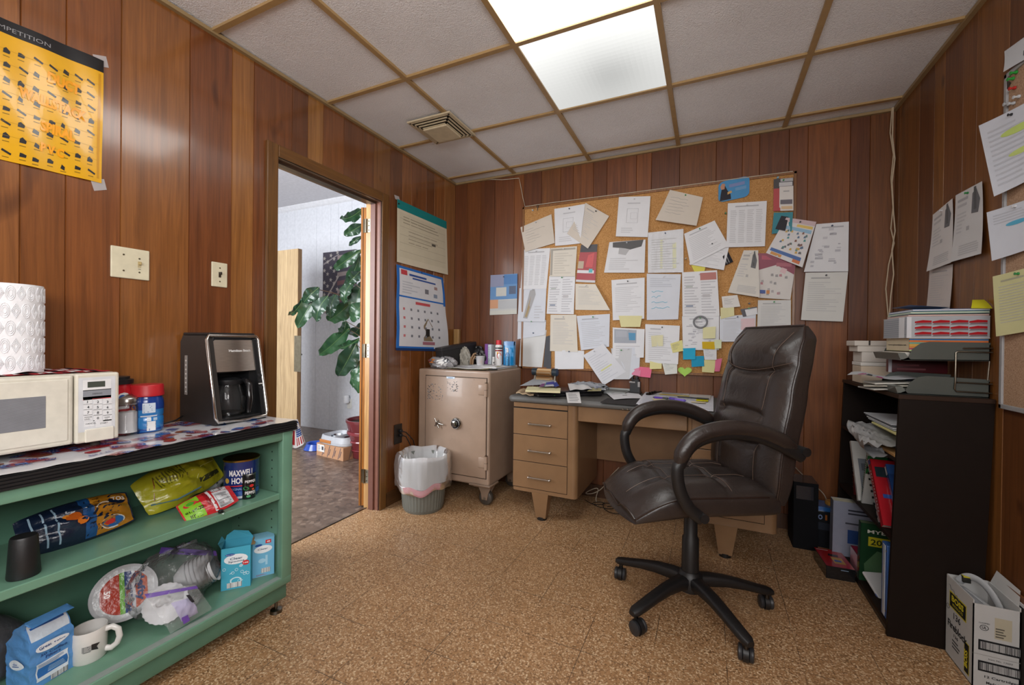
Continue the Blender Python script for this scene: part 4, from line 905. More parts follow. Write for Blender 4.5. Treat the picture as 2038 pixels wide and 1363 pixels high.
# yellow wall chart
t = thing('wall_poster', 'yellow wall chart with rows of small black tools and black header, taped at upper left', 'poster', PL.fn(-2.7, 1.9))
pf = sheetpx(PL, [(-120, -16), (205, 122), (201, 365), (-120, 289)], .003, lambda u, v: .004*math.sin(u*9+v*3)**2)
b = MB(); b.surf(pf, 30, 16, 'gloss', '#e0a81e'); b.mark(pf, 0, .9, 1, 1, '#191a1d', 'gloss', .0006, (20, 2)); b.mark(pf, .96, .03, .98, .88, '#c98f18', 'gloss', .0005, (1, 10))
b.text(pf, 'COMPETITION', .2, .925, .03, 1.28, '#8a8a8c', 'gloss', .001, .0, .42); b.text(pf, 'LINE UP', .72, .93, .025, 1.28, '#8a8a8c', 'gloss', .001, .0, .14) if False else None
r_ = random.Random(2)
for i in range(8):
    for j in range(10):
        u, v = .05+j*.093+r_.uniform(-.008, .008), .05+i*.103+r_.uniform(-.01, .01); k = r_.random(); a = r_.uniform(.5, 1)
        c = '#2b2c2e'
        if k < .35: b.poly(pf, [(u, v), (u+.05*a, v-.012), (u+.055*a, v+.016), (u+.01, v+.032)], c, 'gloss')
        elif k < .7: b.poly(pf, [(u, v), (u+.04, v), (u+.045, v+.02), (u+.02, v+.045*a), (u+.004, v+.03)], c, 'gloss')
        else: b.poly(pf, [(u-.005, v+.02), (u+.05, v-.004), (u+.056, v+.01), (u, v+.036)], c, 'gloss')
        b.mark(pf, u, v-.024, u+.04, v-.018, '#8a6a1c', 'gloss', .0007, (1, 1))
for i, v in enumerate((.17, .27, .37, .48, .58, .68, .78)): b.mark(pf, .02, v+.008, .96, v+.0095, '#a8801a', 'gloss', .0007, (16, 1))
for s, u, v, h in (('DUCT', .6, .66, .085), ('WALLSTACK', .42, .485, .08), ('SPIRAL', .56, .285, .08), ('P V C', .56, .13, .07)): b.text(pf, s, u, v, h, 1.28, '#f0a010', 'gloss', .0022, .06, None, R(-3))
b.build('sheet', t)
for p in ((205, 122), (201, 367)):
    c = PL.fn(*PL.uv(*p)); b = MB(); b.surf(quadfn(c+Vector((.004, -.03, .006)), c+Vector((.001, .008, .022)), c+Vector((.001, .016, -.014)), c+Vector((.004, -.02, -.03))), 2, 2, 'milky_film', '#dddddd'); b.build('tape', t)
# switch plates
def plate(name, label, cat, p0, p1, col):
    (u0, v1), (u1, v0) = PL.uv(*p0), PL.uv(*p1); t = thing(name, label, cat, PL.fn((u0+u1)/2, v0))
    b = MB(); b.box((.0005, u0, v0), (.0075, u1, v1), 'satin', col, .0035, None, 3); b.build('plate', t); return t, u0, u1, v0, v1
t, u0, u1, v0, v1 = plate('light_switch', 'ivory double-width switch plate with one toggle on wood wall', 'light switch', (219, 487.5), (296, 559), '#d6ceb2')
uc = u0+(u1-u0)*.72; vm = (v0+v1)/2; b = MB()
b.box((.007, uc-.005, vm-.012), (.0085, uc+.005, vm+.012), 'satin', '#c3b48c'); b.box((.0075, uc-.0035, vm-.002), (.018, uc+.0035, vm+.010), 'satin', '#b59f6a', .002); b.build('toggle', t)
b = MB()
for y, z in ((u0+.037, v0+.028), (u0+.037, v1-.028), (uc, vm+.022), (uc, vm-.03)): b.cyl((.007, y, z), (.0088, y, z), .0032, 'metal', '#a89e84', 10); b.box((.0087, y-.0025, z-.0004), (.009, y+.0025, z+.0004), 'matte', '#4a4436')
b.text(PL.fn, 'ON', uc-.004, vm-.02, .004, 1, '#4a4436', 'satin', .0075)
b.build('screw', t)
t, u0, u1, v0, v1 = plate('light_switch', 'narrow ivory switch plate with dark toggle, nearest the doorway', 'light switch', (420, 520), (451, 573), '#d6ceb2')
uc = (u0+u1)/2; vm = (v0+v1)/2; b = MB(); b.box((.007, uc-.005, vm-.012), (.0085, uc+.005, vm+.012), 'satin', '#3a2e22'); b.box((.0075, uc-.0035, vm+.0), (.02, uc+.0035, vm+.012), 'satin', '#2c221a', .002); b.build('toggle', t)
b = MB(); [b.cyl((.007, uc, z), (.0088, uc, z), .003, 'metal', '#a89e84', 10) for z in (vm+.03, vm-.03)]; b.build('screw', t)
# calendars
t = thing('wall_planner', 'cream wall planner with teal header above the blue-bordered calendar', 'calendar', PL.fn(-.6, 1.5))
pf = sheetpx(PL, [(789, 396), (887, 441), (887, 547), (788, 521)], .003, lambda u, v: .012*(u-.2)**2*(1-v)*2+.004)
b = MB(); b.surf(pf, 12, 12, 'paper', '#d2c9b2'); b.mark(pf, 0, .86, 1, 1, '#1c7f80', 'paper', .0007, (12, 2)); b.mark(pf, .04, .1, .96, .82, '#ccc3ab', 'paper', .0006, (12, 8))
for k in range(5): b.mark(pf, .05, .2+.13*k, .95, .205+.13*k, '#a8a08c', 'paper', .001, (12, 1))
scribble(b, pf, .1, .66, .9, .8, 3, '#9a937f', 5, fill=.3); scribble(b, pf, .2, .36, .85, .6, 4, '#a39b88', 6, fill=.25); b.mark(pf, .66, .44, .74, .48, '#5c5850', 'paper', .0012)
b.build('sheet', t)
b = MB(); c = PL.fn(*PL.uv(789, 396)); b.surf(quadfn(c+Vector((.006, -.03, .02)), c+Vector((.006, .02, .022)), c+Vector((.006, .03, -.004)), c+Vector((.006, -.02, -.006))), 2, 2, 'milky_film', '#dddddd'); b.cyl(c+Vector((.004, .012, -.03)), c+Vector((.016, .012, -.03)), .005, 'satin', '#222222', 10); b.build('tape', t)
t = thing('wall_calendar', 'blue-bordered shop calendar hanging below the cream planner', 'calendar', PL.fn(-.6, 1.0))
pf = sheetpx(PL, [(788, 526), (880, 553), (889, 695), (787, 692)], .004, lambda u, v: .02*max(0, u-.55)**1.5*(1-v)*3+.006*math.sin(v*6)**2)
b = MB(); b.surf(pf, 14, 14, 'paper', '#d9dade')
for a in ((0, .97, 1, 1), (0, 0, .05, 1), (.0, .625, 1, .645), (.955, .6, 1, 1), (0, 0, .7, .022)): b.mark(pf, *a, '#2f6fc0', 'paper', .0007, (8, 8))
b.mark(pf, .08, .9, .2, .96, '#c34a50', 'paper', .001); b.mark(pf, .24, .905, .6, .93, '#39579a', 'paper', .001); b.mark(pf, .3, .87, .8, .89, '#39579a', 'paper', .001); scribble(b, pf, .1, .68, .45, .84, 5, '#c0c3ca', 8); b.mark(pf, .55, .72, .63, .78, '#7a7a80', 'paper', .001); b.mark(pf, .74, .69, .82, .74, '#8a96a8', 'paper', .001); b.mark(pf, .76, .8, .83, .84, '#a58a86', 'paper', .001)
b.mark(pf, .36, .56, .66, .595, '#c9585c', 'paper', .001)
for i in range(4):
    for j in range(6): b.mark(pf, .12+.135*j, .14+.11*i, .155+.135*j, .17+.11*i, ('#c9777a' if j == 0 else '#7a7c84'), 'paper', .001)
b.poly(pf, [(.5, .1), (.68, .1), (.68, .3), (.6, .4), (.5, .3)], '#8a7a62'); b.poly(pf, [(.54, .1), (.62, .1), (.62, .26), (.54, .26)], '#2f2a28', 'paper', .001); b.mark(pf, .48, .05, .72, .09, '#a9707c', 'paper', .001)
b.build('sheet', t)
b = MB(); b.surf(lambda u, v: pf(u, -.03+v*.03), 8, 1, 'paper', '#1f3a6a'); b.build('binding', t); b = MB(); b.cyl(pf(.5, .985)+Vector((0, 0, 0)), pf(.5, .985)+Vector((.006, 0, 0)), .0035, 'metal', '#666666', 8); b.build('nail', t)
# outlet by the bin
(u0, v1), (u1, v0) = PL.uv(784, 846), PL.uv(799, 880)
t = thing('wall_outlet', 'dark brown wall outlet with black plugs above the waste bin', 'outlet', PL.fn((u0+u1)/2, v0))
b = MB(); b.box((.0005, u0, v0), (.007, u1, v1), 'satin', '#231a14', .003); b.build('plate', t)
for dz in (.03, .0):
    b = MB(); uc = (u0+u1)/2+.01; zc_ = (v0+v1)/2-.01+dz; b.box((.006, uc-.012, zc_-.011), (.03, uc+.012, zc_+.011), 'satin', '#141416', .004)
    b.tube([(.03, uc, zc_), (.05, uc+.02, zc_-.01), (.06, uc+.06+dz, zc_-.08), (.05, uc+.08+dz*2, zc_-.2), (.035, uc+.09+dz*2, .02)], .0035, 8, 'satin', '#141416'); b.build('plug', t)
# ================================================================ HALL THINGS
def pxm(p): return FPX/((Vector(p)-CAM).dot(F_))
# fiddle-leaf fig
pc = PZ(741, 935, 0); cx, cy = PY(702, 842, .06).x+.185, .06
t = thing('potted_fig_tree', 'tall leafy fig tree in a dark red pot, partly behind the open door', 'plant', (cx, cy, 0))
b = MB(); b.lathe([(.13, 0), (.14, .01), (.185, .33), (.195, .345), (.195, .365), (.18, .365), (.175, .33), (.0, .32)], 40, 'gloss', '#6e2a30', Matrix.Translation((cx, cy, 0)))
for k in range(3): b.lathe([(.1405+.0128*(k+1)*1.0, .075*(k+1)), (.147+.0128*(k+1), .08*(k+1)), (.1405+.0133*(k+1), .0855*(k+1))], 40, 'gloss', '#7c3238', Matrix.Translation((cx, cy, 0)))
b.build('pot', t)
b = MB(); b.lathe([(.176, .332), (.0, .336)], 24, 'matte', '#2c2019', Matrix.Translation((cx, cy, 0))); b.build('soil', t)
stem = MB(); fol = MB(); lr = random.Random(9)
trunk = [Vector((cx, cy, .33)), Vector((cx+.02, cy+.02, .8)), Vector((cx-.03, cy, 1.3)), Vector((cx+.02, cy+.03, 1.75)), Vector((cx, cy, 2.15))]
stem.tube(trunk, [.016, .014, .012, .01, .007], 8, 'satin', '#4a3a28')
def leaf(base, tip, wid, col, droop=.05):
    base = Vector(base); tip = Vector(tip); L = (tip-base).length; e1 = (tip-base).normalized()
    view = (CAM-base).normalized(); e2 = e1.cross(view).normalized(); n = e2.cross(e1).normalized(); tw = lr.uniform(-.7, .7)
    e2, n = e2*math.cos(tw)+n*math.sin(tw), n*math.cos(tw)-e2*math.sin(tw); ph = lr.uniform(0, 6)
    if n.dot(view) < 0: n = -n
    def fn(u, v):
        t_ = min(1, max(0, v)); prof = (max(0, math.sin(PI*min(1, t_**.8*.98+.02)))**.62)*(.62+.45*t_-.12*math.cos(t_*9))
        s = (u-.5)*2; w = wid*.5*prof
        p = base+e1*(L*t_)+e2*(w*s)
        fold = -abs(s)*w*.35; rib = .0045*math.cos(t_*38+abs(s)*5)*abs(s); ruf = .012*math.sin(t_*19+ph+s*2)*s*s
        return p+n*(fold*-1*.6+rib+ruf+droop*math.sin(PI*t_)-droop*.4)
    fol.surf(fn, 10, 22, 'leaf', col)
    fol.tube([lift(fn, -.001 if True else 0)(.5, k/8)+n*.002 for k in range(9)], [.0022*(1-k/10) for k in range(9)], 4, 'leaf', '#7c9a5c', False)
m, nt, bb = newmat('leaf'); nt.links.new(mixc(nt, vcol(nt), ramp(nt, noise(nt, 9, 3), [(.3, (.7, .75, .7)), (.7, (1.1, 1.1, 1.1))]), 1.0, 'MULTIPLY'), bb.inputs['Base Color'])
bb.inputs['Roughness'].default_value = .28; bb.inputs['Coat Weight'].default_value = .35; bb.inputs['Coat Roughness'].default_value = .12; bump(nt, bb, noise(nt, 30, 2), .3, .004)
LEAVES = [((722, 417), (677, 438), 24), ((722, 447), (684, 468), 22), ((720, 470), (693, 489), 11), ((718, 498), (663, 537), 24), ((718, 508), (676, 597), 24), ((634, 572), (603, 603), 26), ((606, 594), (573, 630), 15),
          ((633, 586), (590, 653), 30), ((651, 588), (627, 640), 30), ((668, 584), (656, 632), 28), ((700, 560), (683, 604), 24), ((700, 602), (652, 640), 36), ((690, 640), (672, 670), 26), ((720, 560), (706, 632), 36), ((722, 645), (694, 668), 30),
          ((694, 655), (634, 708), 32), ((714, 676), (672, 693), 22), ((709, 684), (673, 750), 38), ((720, 714), (700, 772), 18), ((722, 738), (711, 783), 24), ((716, 540), (692, 565), 22), ((726, 600), (700, 640), 30), ((760, 480), (800, 520), 26), ((765, 560), (812, 620), 30), ((750, 640), (800, 690), 30), ((745, 420), (780, 400), 24)]
for (p, q, wd) in LEAVES:
    yy = lr.uniform(-.02, .16) if p[0] > 660 else lr.uniform(-.26, -.2); a = PY(p[0], p[1], yy); c = PY(q[0], q[1], yy-lr.uniform(.0, .1)); k = lr.random()
    leaf(a, c, wd/pxm(a)*1.15, ('#2a4a30', '#335a3a', '#264430')[int(k*3)])
    if p[0] > 660: stem.tube([a, a.lerp(Vector((cx, cy, a.z-.08)), .5)+Vector((0, 0, -.02)), Vector((cx, cy, a.z-.1))], [.003, .004, .005], 6, 'satin', '#5a4a30')
stem.tube([Vector((cx, cy, PY(718, 620, .06).z)), PY(690, 592, -.02), PY(660, 582, -.14), PY(633, 576, -.22)], [.007, .006, .005, .004], 6, 'satin', '#4a3526')
stem.build('trunk', t); fol.build('foliage', t)
# flag print on the far wall
yw = FY-.018; a = PY(643, 503, yw); c = PY(700, 621, yw)
t = thing('wall_picture', 'dark unframed picture of a faded flag with pale stars, behind the plant', 'picture', (a.x+.3, FY, c.z))
b = MB(); x0, x1, z0, z1 = a.x, a.x+.55, c.z, a.z; b.box((x0, yw, z0), (x1, FY, z1), 'paper', '#4a4650'); b.build('canvas', t)
b = MB(); f = lambda u, v: Vector((x0+u*(x1-x0), yw, z0+v*(z1-z0))); asp = (x1-x0)/(z1-z0)
def star(b, f, u, v, s, asp, col, mat='paper', off=.001):
    b.poly(f, [(u+s*(1 if k % 2 == 0 else .42)*math.sin(k*PI/5+.2)/asp, v+s*(1 if k % 2 == 0 else .42)*math.cos(k*PI/5+.2)) for k in range(10)], col, mat, off)
for i in range(5):
    for j in range(4): star(b, f, .05+i*.1, .9-j*.2-.08*(i % 2)+.02*i, .04, asp, '#a8a29c')
for k in range(7): b.poly(f, [(.45, .02+k*.14), (1, .1+k*.13), (1, .16+k*.13), (.45, .09+k*.14)], ('#8e8280', '#6e5052')[k % 2], 'paper', .0008)
b.poly(f, [(0, .1), (1, .16), (1, .04), (0, 0)], '#c4b6ae', 'paper', .0008); b.poly(f, [(.05, .2), (.5, .62), (.52, .6), (.07, .17)], '#a49c98', 'paper', .0006); b.poly(f, [(.02, .82), (.5, .96), (.5, .94), (.02, .79)], '#8a8486', 'paper', .0006)
b.build('printed_flag', t)
# outlet with night light
u = PY(696, 803, FY); t = thing('wall_outlet', 'white wall outlet with a plug-in air freshener, low on the far hall wall', 'outlet', (u.x, FY, u.z))
b = MB(); b.box((u.x-.035, FY-.006, u.z-.06), (u.x+.035, FY, u.z+.06), 'satin', '#dcdad2', .003); b.build('plate', t)
b = MB(); q = PY(688, 797, FY-.05); b.lathe([(.03, -.03), (.034, -.02), (.034, .05), (.03, .062), (0, .062)], 20, 'satin', '#e2e2e4', Matrix.Translation((q.x, q.y+.01, q.z))); b.box((q.x-.02, q.y+.02, q.z-.02), (q.x+.03, FY-.004, q.z+.03), 'satin', '#cfd2d6', .006); b.build('air_freshener', t)
# cardboard box with feeder tray
A = Vector((-1.487, -.134, 0)); B = Vector((-1.085, -.18, 0)); e = (B-A).normalized(); ang = math.atan2(e.y, e.x); W0 = (B-A).length; Mx = Matrix.Translation(A) @ Euler((0, 0, ang)).to_matrix().to_4x4()
t = thing('cardboard_box', 'flat brown printed cardboard box on the hall floor', 'box', A, ang)
b = MB(); lo, hi = (0, 0, 0), (W0, .3, .122); b.box(lo, hi, 'paper', '#b48a6a', 0, Mx); fc = boxfaces(lo, hi, Mx)
for fn_, asp, n_ in ((fc['front'], W0/.122, 4), (fc['right'], .3/.122, 4)):
    for k in range(n_): b.poly(fn_, [(.2+k*.2, .05), (.22+k*.2, .05), (.32+k*.2, .95), (.3+k*.2, .95)], '#4a4a58', 'paper', .0006); b.text(fn_, 'FAMOUS', .12+k*.22, .1, .16, asp, '#3a3c4c', 'paper', .0009, .03, None, R(40)) if False else b.poly(fn_, [(.26+k*.2, .2), (.28+k*.2, .2), (.34+k*.2, .7), (.32+k*.2, .7)], '#3a3c4c', 'paper', .0008)
b.mark(fc['front'], .03, .35, .3, .9, '#d8d6d2', 'paper', .001); scribble(b, fc['front'], .05, .4, .2, .86, 5, '#8a8a90', 4, 'paper', .0014); b.mark(fc['front'], .2, .5, .27, .78, '#4a4a50', 'paper', .0014)
b.build('carton', t)
t = thing('feeder_tray', 'grey plastic double bowl pet feeder on the brown cardboard box', 'feeder tray', Mx @ Vector((.2, .15, .123)), ang)
b = MB(); n_ = 28
def rr_(a, w, d, r): c, s = math.cos(a), math.sin(a); k = 4; q = (abs(c)**k+abs(s)**k)**(-1/k); return (w*c*q, d*s*q)
for (k0, z0_, k1, z1_) in ((1.0, .126, 1.0, .15), (1.0, .15, .93, .2), (.93, .2, .88, .203), (.88, .203, .82, .165), (.82, .165, .0, .16)):
    vs = []
    for k, z in ((k0, z0_), (k1, z1_)):
        for i in range(n_): x, y = rr_(2*PI*i/n_, .21*k, .15*k, 0); vs.append(Mx @ Vector((.2+x, .15+y, z)))
    b.add(vs, [(i, (i+1) % n_, n_+(i+1) % n_, n_+i) for i in range(n_)], 'satin', '#b2b5ba', True)
b.box((.05, -.004, .135), (.22, .006, .165), 'satin', '#b8763e', .002, Mx @ TR(0, -.0, 0))
b.box((.19, .02, .16), (.21, .28, .198), 'satin', '#b2b5ba', .004, Mx)
for x in (.11, .3): b.lathe([(.06, .166), (.055, .185), (.05, .17), (0, .168)], 20, 'metal', '#aab0b6', Mx @ Matrix.Translation((x, .15, 0)))
b.build('tray', t)
q = PZ(612, 896, 0); b = MB(); b.lathe([(.10, 0), (.115, .004), (.085, .06), (.09, .066), (.07, .06), (.065, .02), (0, .015)], 28, 'gloss', '#2a4ea8', Matrix.Translation((q.x+.02, q.y+.08, 0)))
b.build('pet_bowl', None, 'blue plastic bowl on the hall floor beside the cardboard box', 'bowl')
# ================================================================ WASTE BIN AND SAFE
cx, cy = .235, -.727
t = thing('waste_bin', 'grey ribbed metal waste bin lined with a white bag, beside the safe', 'waste bin', (cx, cy, 0))
b = MB(); Mx = Matrix.Translation((cx, cy, 0))
b.lathe([(.128, 0), (.132, .006), (.136, .02), (.136, .021), (.1505, .2), (.163, .33), (.167, .335), (.167, .35), (.158, .35), (.131, .02), (0, .015)], 120, 'enamel', '#6d706a', Mx, True, lambda r, z, a, i: (r*(1+.02*math.cos(a*40)*(i in (3, 4, 5))), z)); b.build('bin_body', t)
nf = noisef(61); b = MB()
def ln(r, z, a, i):
    w = .006*math.sin(a*7+1.3)+.0035*math.sin(a*13+z*30)+.0015*math.sin(a*29)
    return (r+w*(.4 if i < 3 or i > 8 else 1), z+(.016*math.sin(a*3+2.0)+.01*math.sin(a*8))*(i >= 8)+.006*math.sin(a*5)*(i in (4, 5, 6)))
b.lathe([(.06, .14), (.12, .16), (.135, .25), (.15, .34), (.16, .372), (.172, .38), (.181, .36), (.188, .3), (.19, .25), (.189, .2), (.183, .165)], 96, 'milky_film', '#ffffff', Mx, True, ln); b.build('bag_liner', t)
b = MB(); b.lathe([(.1895, .185), (.191, .172), (.186, .152), (.182, .150)], 96, 'film_pink', '#ffffff', Mx, True, lambda r, z, a, i: ln(r, z, a, 9)) if False else None
film('pink_film', (.85, .4, .46), .5, .3, .2)
b.lathe([(.1905, .2), (.1905, .178), (.186, .156)], 96, 'pink_film', '#ffffff', Mx, True, lambda r, z, a, i: ln(r, z, a, 9))
b.build('drawstring_hem', t)
# ---- safe
SX0, SX1, SY, SZ0, SZ1 = .045, .643, -.545, .142, .93; SC = '#a08977'; SD = '#85705f'
t = thing('floor_safe', 'old tan steel floor safe on casters in the back corner', 'safe', (.34, -.28, 0))
b = MB(); b.box((SX0, SY, SZ0), (SX1, -.015, SZ1), 'enamel', SC, .014, None, 3); b.build('safe_body', t)
pb = Plane('B', SY-.001)
(u0, v1), (u1, v0) = pb.uv(848, 747), pb.uv(967, 946); v0 = SZ0+.055
b = MB()
for lo, hi in (((u0-.004, v0-.004), (u1+.004, v0)), ((u0-.004, v1), (u1+.004, v1+.004)), ((u0-.004, v0), (u0, v1)), ((u1, v0), (u1+.004, v1))): b.box((lo[0], SY-.0008, lo[1]), (hi[0], SY+.001, hi[1]), 'matte', '#2e2620')
b.box((u0+.001, SY-.008, v0+.001), (u1-.001, SY+.004, v1-.001), 'enamel', SC, .004)
r_ = random.Random(4); fD = lambda u, v: Vector((u, SY-.0082, v))
for _ in range(170):       # chipped paint
    k = r_.random()
    if k < .55: u, v = u0+.02+r_.random()**1.5*.13, v1-.05-r_.random()*.12
    elif k < .85: u, v = u0+.19+r_.random()*.09, v1-.03-r_.random()*.07
    else: u, v = r_.uniform(u0, u1), r_.uniform(v0, v1)
    s = r_.uniform(.0015, .006)*(.5 if k >= .85 else 1)
    b.poly(fD, [(u+s*math.cos(a)*r_.uniform(.4, 1.6), v+s*.7*math.sin(a)*r_.uniform(.4, 1.3)) for a in (0, 1.2, 2.4, 3.6, 5)], ('#59606a', '#747a80', '#3c3a3a')[r_.randrange(3)], 'matte', .0004)
uu, vv = pb.uv(898, 750); b.box((uu-.035, SY-.0095, vv-.012), (uu+.035, SY-.008, vv+.002), 'metal', '#b9c0c6'); b.mark(lambda u, v: Vector((u, SY-.0097, v)), uu-.02, vv-.008, uu+.02, vv-.003, '#6f8fb0', 'matte', .0004, (1, 1))
d = b.build('safe_door', t)
for py in (776, 921):
    u, v = pb.uv(969, py); b = MB(); b.box((u-.06, SY-.016, v-.035), (u-.008, SY-.006, v+.035), 'enamel', SC, .003); b.cyl((u, SY-.014, v-.045), (u, SY-.014, v+.045), .012, 'enamel', SC, 16); b.cyl((u, SY-.014, v+.045), (u, SY-.014, v+.052), .009, 'metal', '#9a8a78', 12); b.cyl((u, SY-.014, v-.001), (u, SY-.014, v+.001), .0125, 'matte', '#2e2620', 16); b.build('hinge', t)
u, v = pb.uv(910, 842); b = MB(); ry = SY-.008
MYd = lambda y: Matrix.Translation((u, y, v)) @ Euler((R(90), 0, 0)).to_matrix().to_4x4()
b.lathe([(.042, 0), (.042, .006), (.037, .012), (.036, .012)], 40, 'chrome', '#c6c4be', MYd(ry)); b.lathe([(.036, .012), (.034, .022), (.022, .024)], 40, 'gloss', '#1c1c20', MYd(ry)); b.lathe([(.022, .024), (.021, .038), (.012, .04), (.010, .046), (0, .046)], 40, 'chrome', '#b9b6ae', MYd(ry), True, lambda r, z, a, i: (r*(1+.03*math.cos(a*20)*(i < 2)), z))
for k in range(40): a = 2*PI*k/40; b.box((u+.031*math.cos(a)-.0006, ry-.0235, v+.031*math.sin(a)-.0006), (u+.0345*math.cos(a)+.0006, ry-.0222, v+.0345*math.sin(a)+.0006), 'matte', '#d8d8d8')
b.build('combination_dial', d)
u, v = pb.uv(875, 841); b = MB(); b.cyl((u, ry, v), (u, ry-.03, v), .012, 'chrome', '#bdbab4', 16); b.cyl((u-.022, ry-.024, v+.036), (u+.014, ry-.024, v-.03), .0048, 'chrome', '#bdbab4', 10); b.cyl((u-.005, ry-.024, v+.004), (u+.05, ry-.02, v-.006), .0045, 'chrome', '#a8a49c', 10); b.cyl((u-.018, ry-.024, v-.02), (u+.012, ry-.024, v+.022), .0048, 'chrome', '#bdbab4', 10); b.build('door_handle', d)
for x, sx in ((SX1-.05, 1), (SX0+.05, -1)):
    for y, sy in ((SY+.055, -1), (-.07, 1)):
        b = MB(); wx, wy = x+.002*sx, y
        b.box((x-.075, y-.055, SZ0-.012), (x+.055, y+.055, SZ0+.008), 'enamel', SD, .004); b.tube([(x-.1*sx, SY-.006 if sy < 0 else y, SZ0+.004), (x+.058*sx, SY-.006 if sy < 0 else y, SZ0+.004), (x+.058*sx, y+.06, SZ0+.004)], .008, 8, 'enamel', SD)
        for yy in (-.03, .024): b.prism([(-.05, SZ0-.012), (.05, SZ0-.012), (.028, .085), (.02, .04), (-.02, .04), (-.028, .085)], wy+yy, wy+yy+.006, 'enamel', SD, Matrix(((1, 0, 0, wx), (0, 0, 1, 0), (0, 1, 0, 0), (0, 0, 0, 1))))
        fk = b.build('caster_fork', t); b = MB()
        b.lathe([(.0, -.02), (.044, -.02), (.05, -.014), (.05, .014), (.044, .02), (0, .02)], 28, 'satin', '#4a443e', Matrix.Translation((wx, wy, .05)) @ Euler((R(90), 0, 0)).to_matrix().to_4x4()); b.cyl((wx, wy-.034, .05), (wx, wy+.034, .05), .009, 'metal', '#9a9488', 12); b.build('wheel', fk)
# ---- clutter on the safe
ZS = SZ1+.001; ZS2 = ZS+.0215
def at(px, py, z=ZS):
    y = -.545+(738-py)*.028-(px-900)*.0006
    y = min(-.06, max(-.535, y))
    if px > 942 and z == ZS: z = ZS2
    return Vector((PY(px, 720, y).x, y, z))
p = Vector((PY(880, 700, -.46).x, -.46, ZS)); q = Vector((PY(944, 700, -.09).x, -.09, ZS)); e = (q-p); an = math.atan2(e.y, e.x)
t = thing('black_case', 'long black rigid box lying on the safe below the calendar', 'box', (p+q)/2, an); b = MB(); Mx = TR(p.x, p.y, ZS+.004, an, 0, R(-7))
b.box((-.02, -.035, 0), (e.length, .035, .13), 'satin', '#1b1b1d', .004, Mx); b.build('case_body', t); b = MB(); b.box((-.022, -.037, .125), (e.length+.002, .037, .152), 'satin', '#232326', .003, Mx); b.build('case_lid', t)
p = PY(910, 670, -.03); b = MB(); b.box((p.x-.028, -.045, ZS), (p.x+.022, -.012, PY(910, 655, -.03).z), 'wood_plain', '#b98a58', .003); b.build('wood_block', None, 'pale wood block standing against the back wall behind the black box', 'wood block')
def crumple(name, label, cat, c, rx, ry, rz, seed, mat, col, amp=.3, marks=()):
    b = MB(); fn = blob(b, c, rx, ry, rz, seed, mat, col, amp)
    for (u0_, v0_, u1_, v1_, mc) in marks: b.mark(fn, u0_, v0_, u1_, v1_, mc, 'satin', .001, (4, 4))
    return b.build(name, None, label, cat)
c = at(902, 730); crumple('plastic_bag', 'crumpled clear plastic bag of parts at the front of the safe top', 'plastic bag', (c.x+.01, -.475, ZS+.042), .11, .05, .044, 71, 'foil', '#8c8a8c', .3, ((.6, .5, .68, .7, '#d8813a'), (.72, .4, .84, .75, '#dcdad6'), (.5, .5, .56, .66, '#a8343a'), (.8, .55, .9, .8, '#3a3c40')))
c = at(925, 718); crumple('rag', 'crumpled grey cloth rag on the safe between black box and clear tub', 'rag', (PY(922, 700, -.27).x, -.27, ZS+.075), .062, .04, .075, 77, 'cloth', '#a8a49a', .28)
c = Vector((PY(952, 700, -.115).x, -.115, ZS)); crumple('plastic_sack', 'bunched black plastic sack at the back of the safe top', 'plastic sack', (c.x-.01, -.115, ZS+.075), .07, .035, .075, 81, 'foil', '#1c1c1f', .35)
c = at(866, 731); crumple('eyeglass_case', 'small black case at the front left corner of the safe top', 'case', (c.x+.03, c.y+.03, ZS+.016), .045, .03, .017, 85, 'satin', '#1a1a1e', .08)
q0, q1 = Vector((.30, -.42, ZS)), Vector((.625, -.05, ZS+.02)); t = thing('paper_stack', 'flat stack of magazines and papers covering the right half of the safe top', 'papers', (.46, -.23, ZS)); b = MB()
for k in range(5): b.box((q0.x+.004*(k % 2), q0.y+.006*((k*2) % 3), ZS+.004*k), (q1.x-.005*((k+1) % 2), q1.y, ZS+.004*k+.0036), 'paper', ('#b9b08c', '#d8d8d8', '#7a7c84', '#cfcfcf', '#dcdcdc')[k], 0, TR(0, 0, 0))
b.build('sheets', t)
p = Vector((PY(956, 710, -.32).x, -.35, ZS2)); t = thing('plastic_tub', 'small frosted plastic tub of orange foam plugs on the safe', 'tub', p); b = MB(); b.lathe([(.026, 0), (.034, .07), (.036, .072), (.033, .07), (.025, .003), (0, .003)], 24, 'milky_film', '#ffffff', Matrix.Translation((p.x, p.y+.03, ZS2))); b.build('tub', t)
b = MB(); r_ = random.Random(6)
for k in range(12): x, y, z = p.x+r_.uniform(-.02, .02), p.y+.03+r_.uniform(-.02, .012), ZS2+.008+r_.uniform(0, .03); b.cyl((x, y, z), (x+r_.uniform(-.02, .02), y+r_.uniform(-.01, .01), z+.008), .0055, 'matte', '#e0962a', 8)
b.build('foam_plug', t)
p = Vector((PY(941, 710, -.30).x, -.33, ZS)); b = MB(); b.tube([(p.x-.012, p.y+.02, ZS2+.006), (p.x-.008, p.y+.02, ZS2+.05), (p.x+.012, p.y+.025, ZS2+.085), (p.x+.03, p.y+.03, ZS2+.09)], .008, 8, 'satin', '#8a6a4a'); b.tube([(p.x+.008, p.y+.015, ZS2+.006), (p.x+.01, p.y+.018, ZS2+.045), (p.x+.026, p.y+.024, ZS2+.072)], .007, 8, 'satin', '#8f7050'); b.build('rubber_strap', None, 'bent brown rubber strap beside the frosted tub on the safe', 'strap')
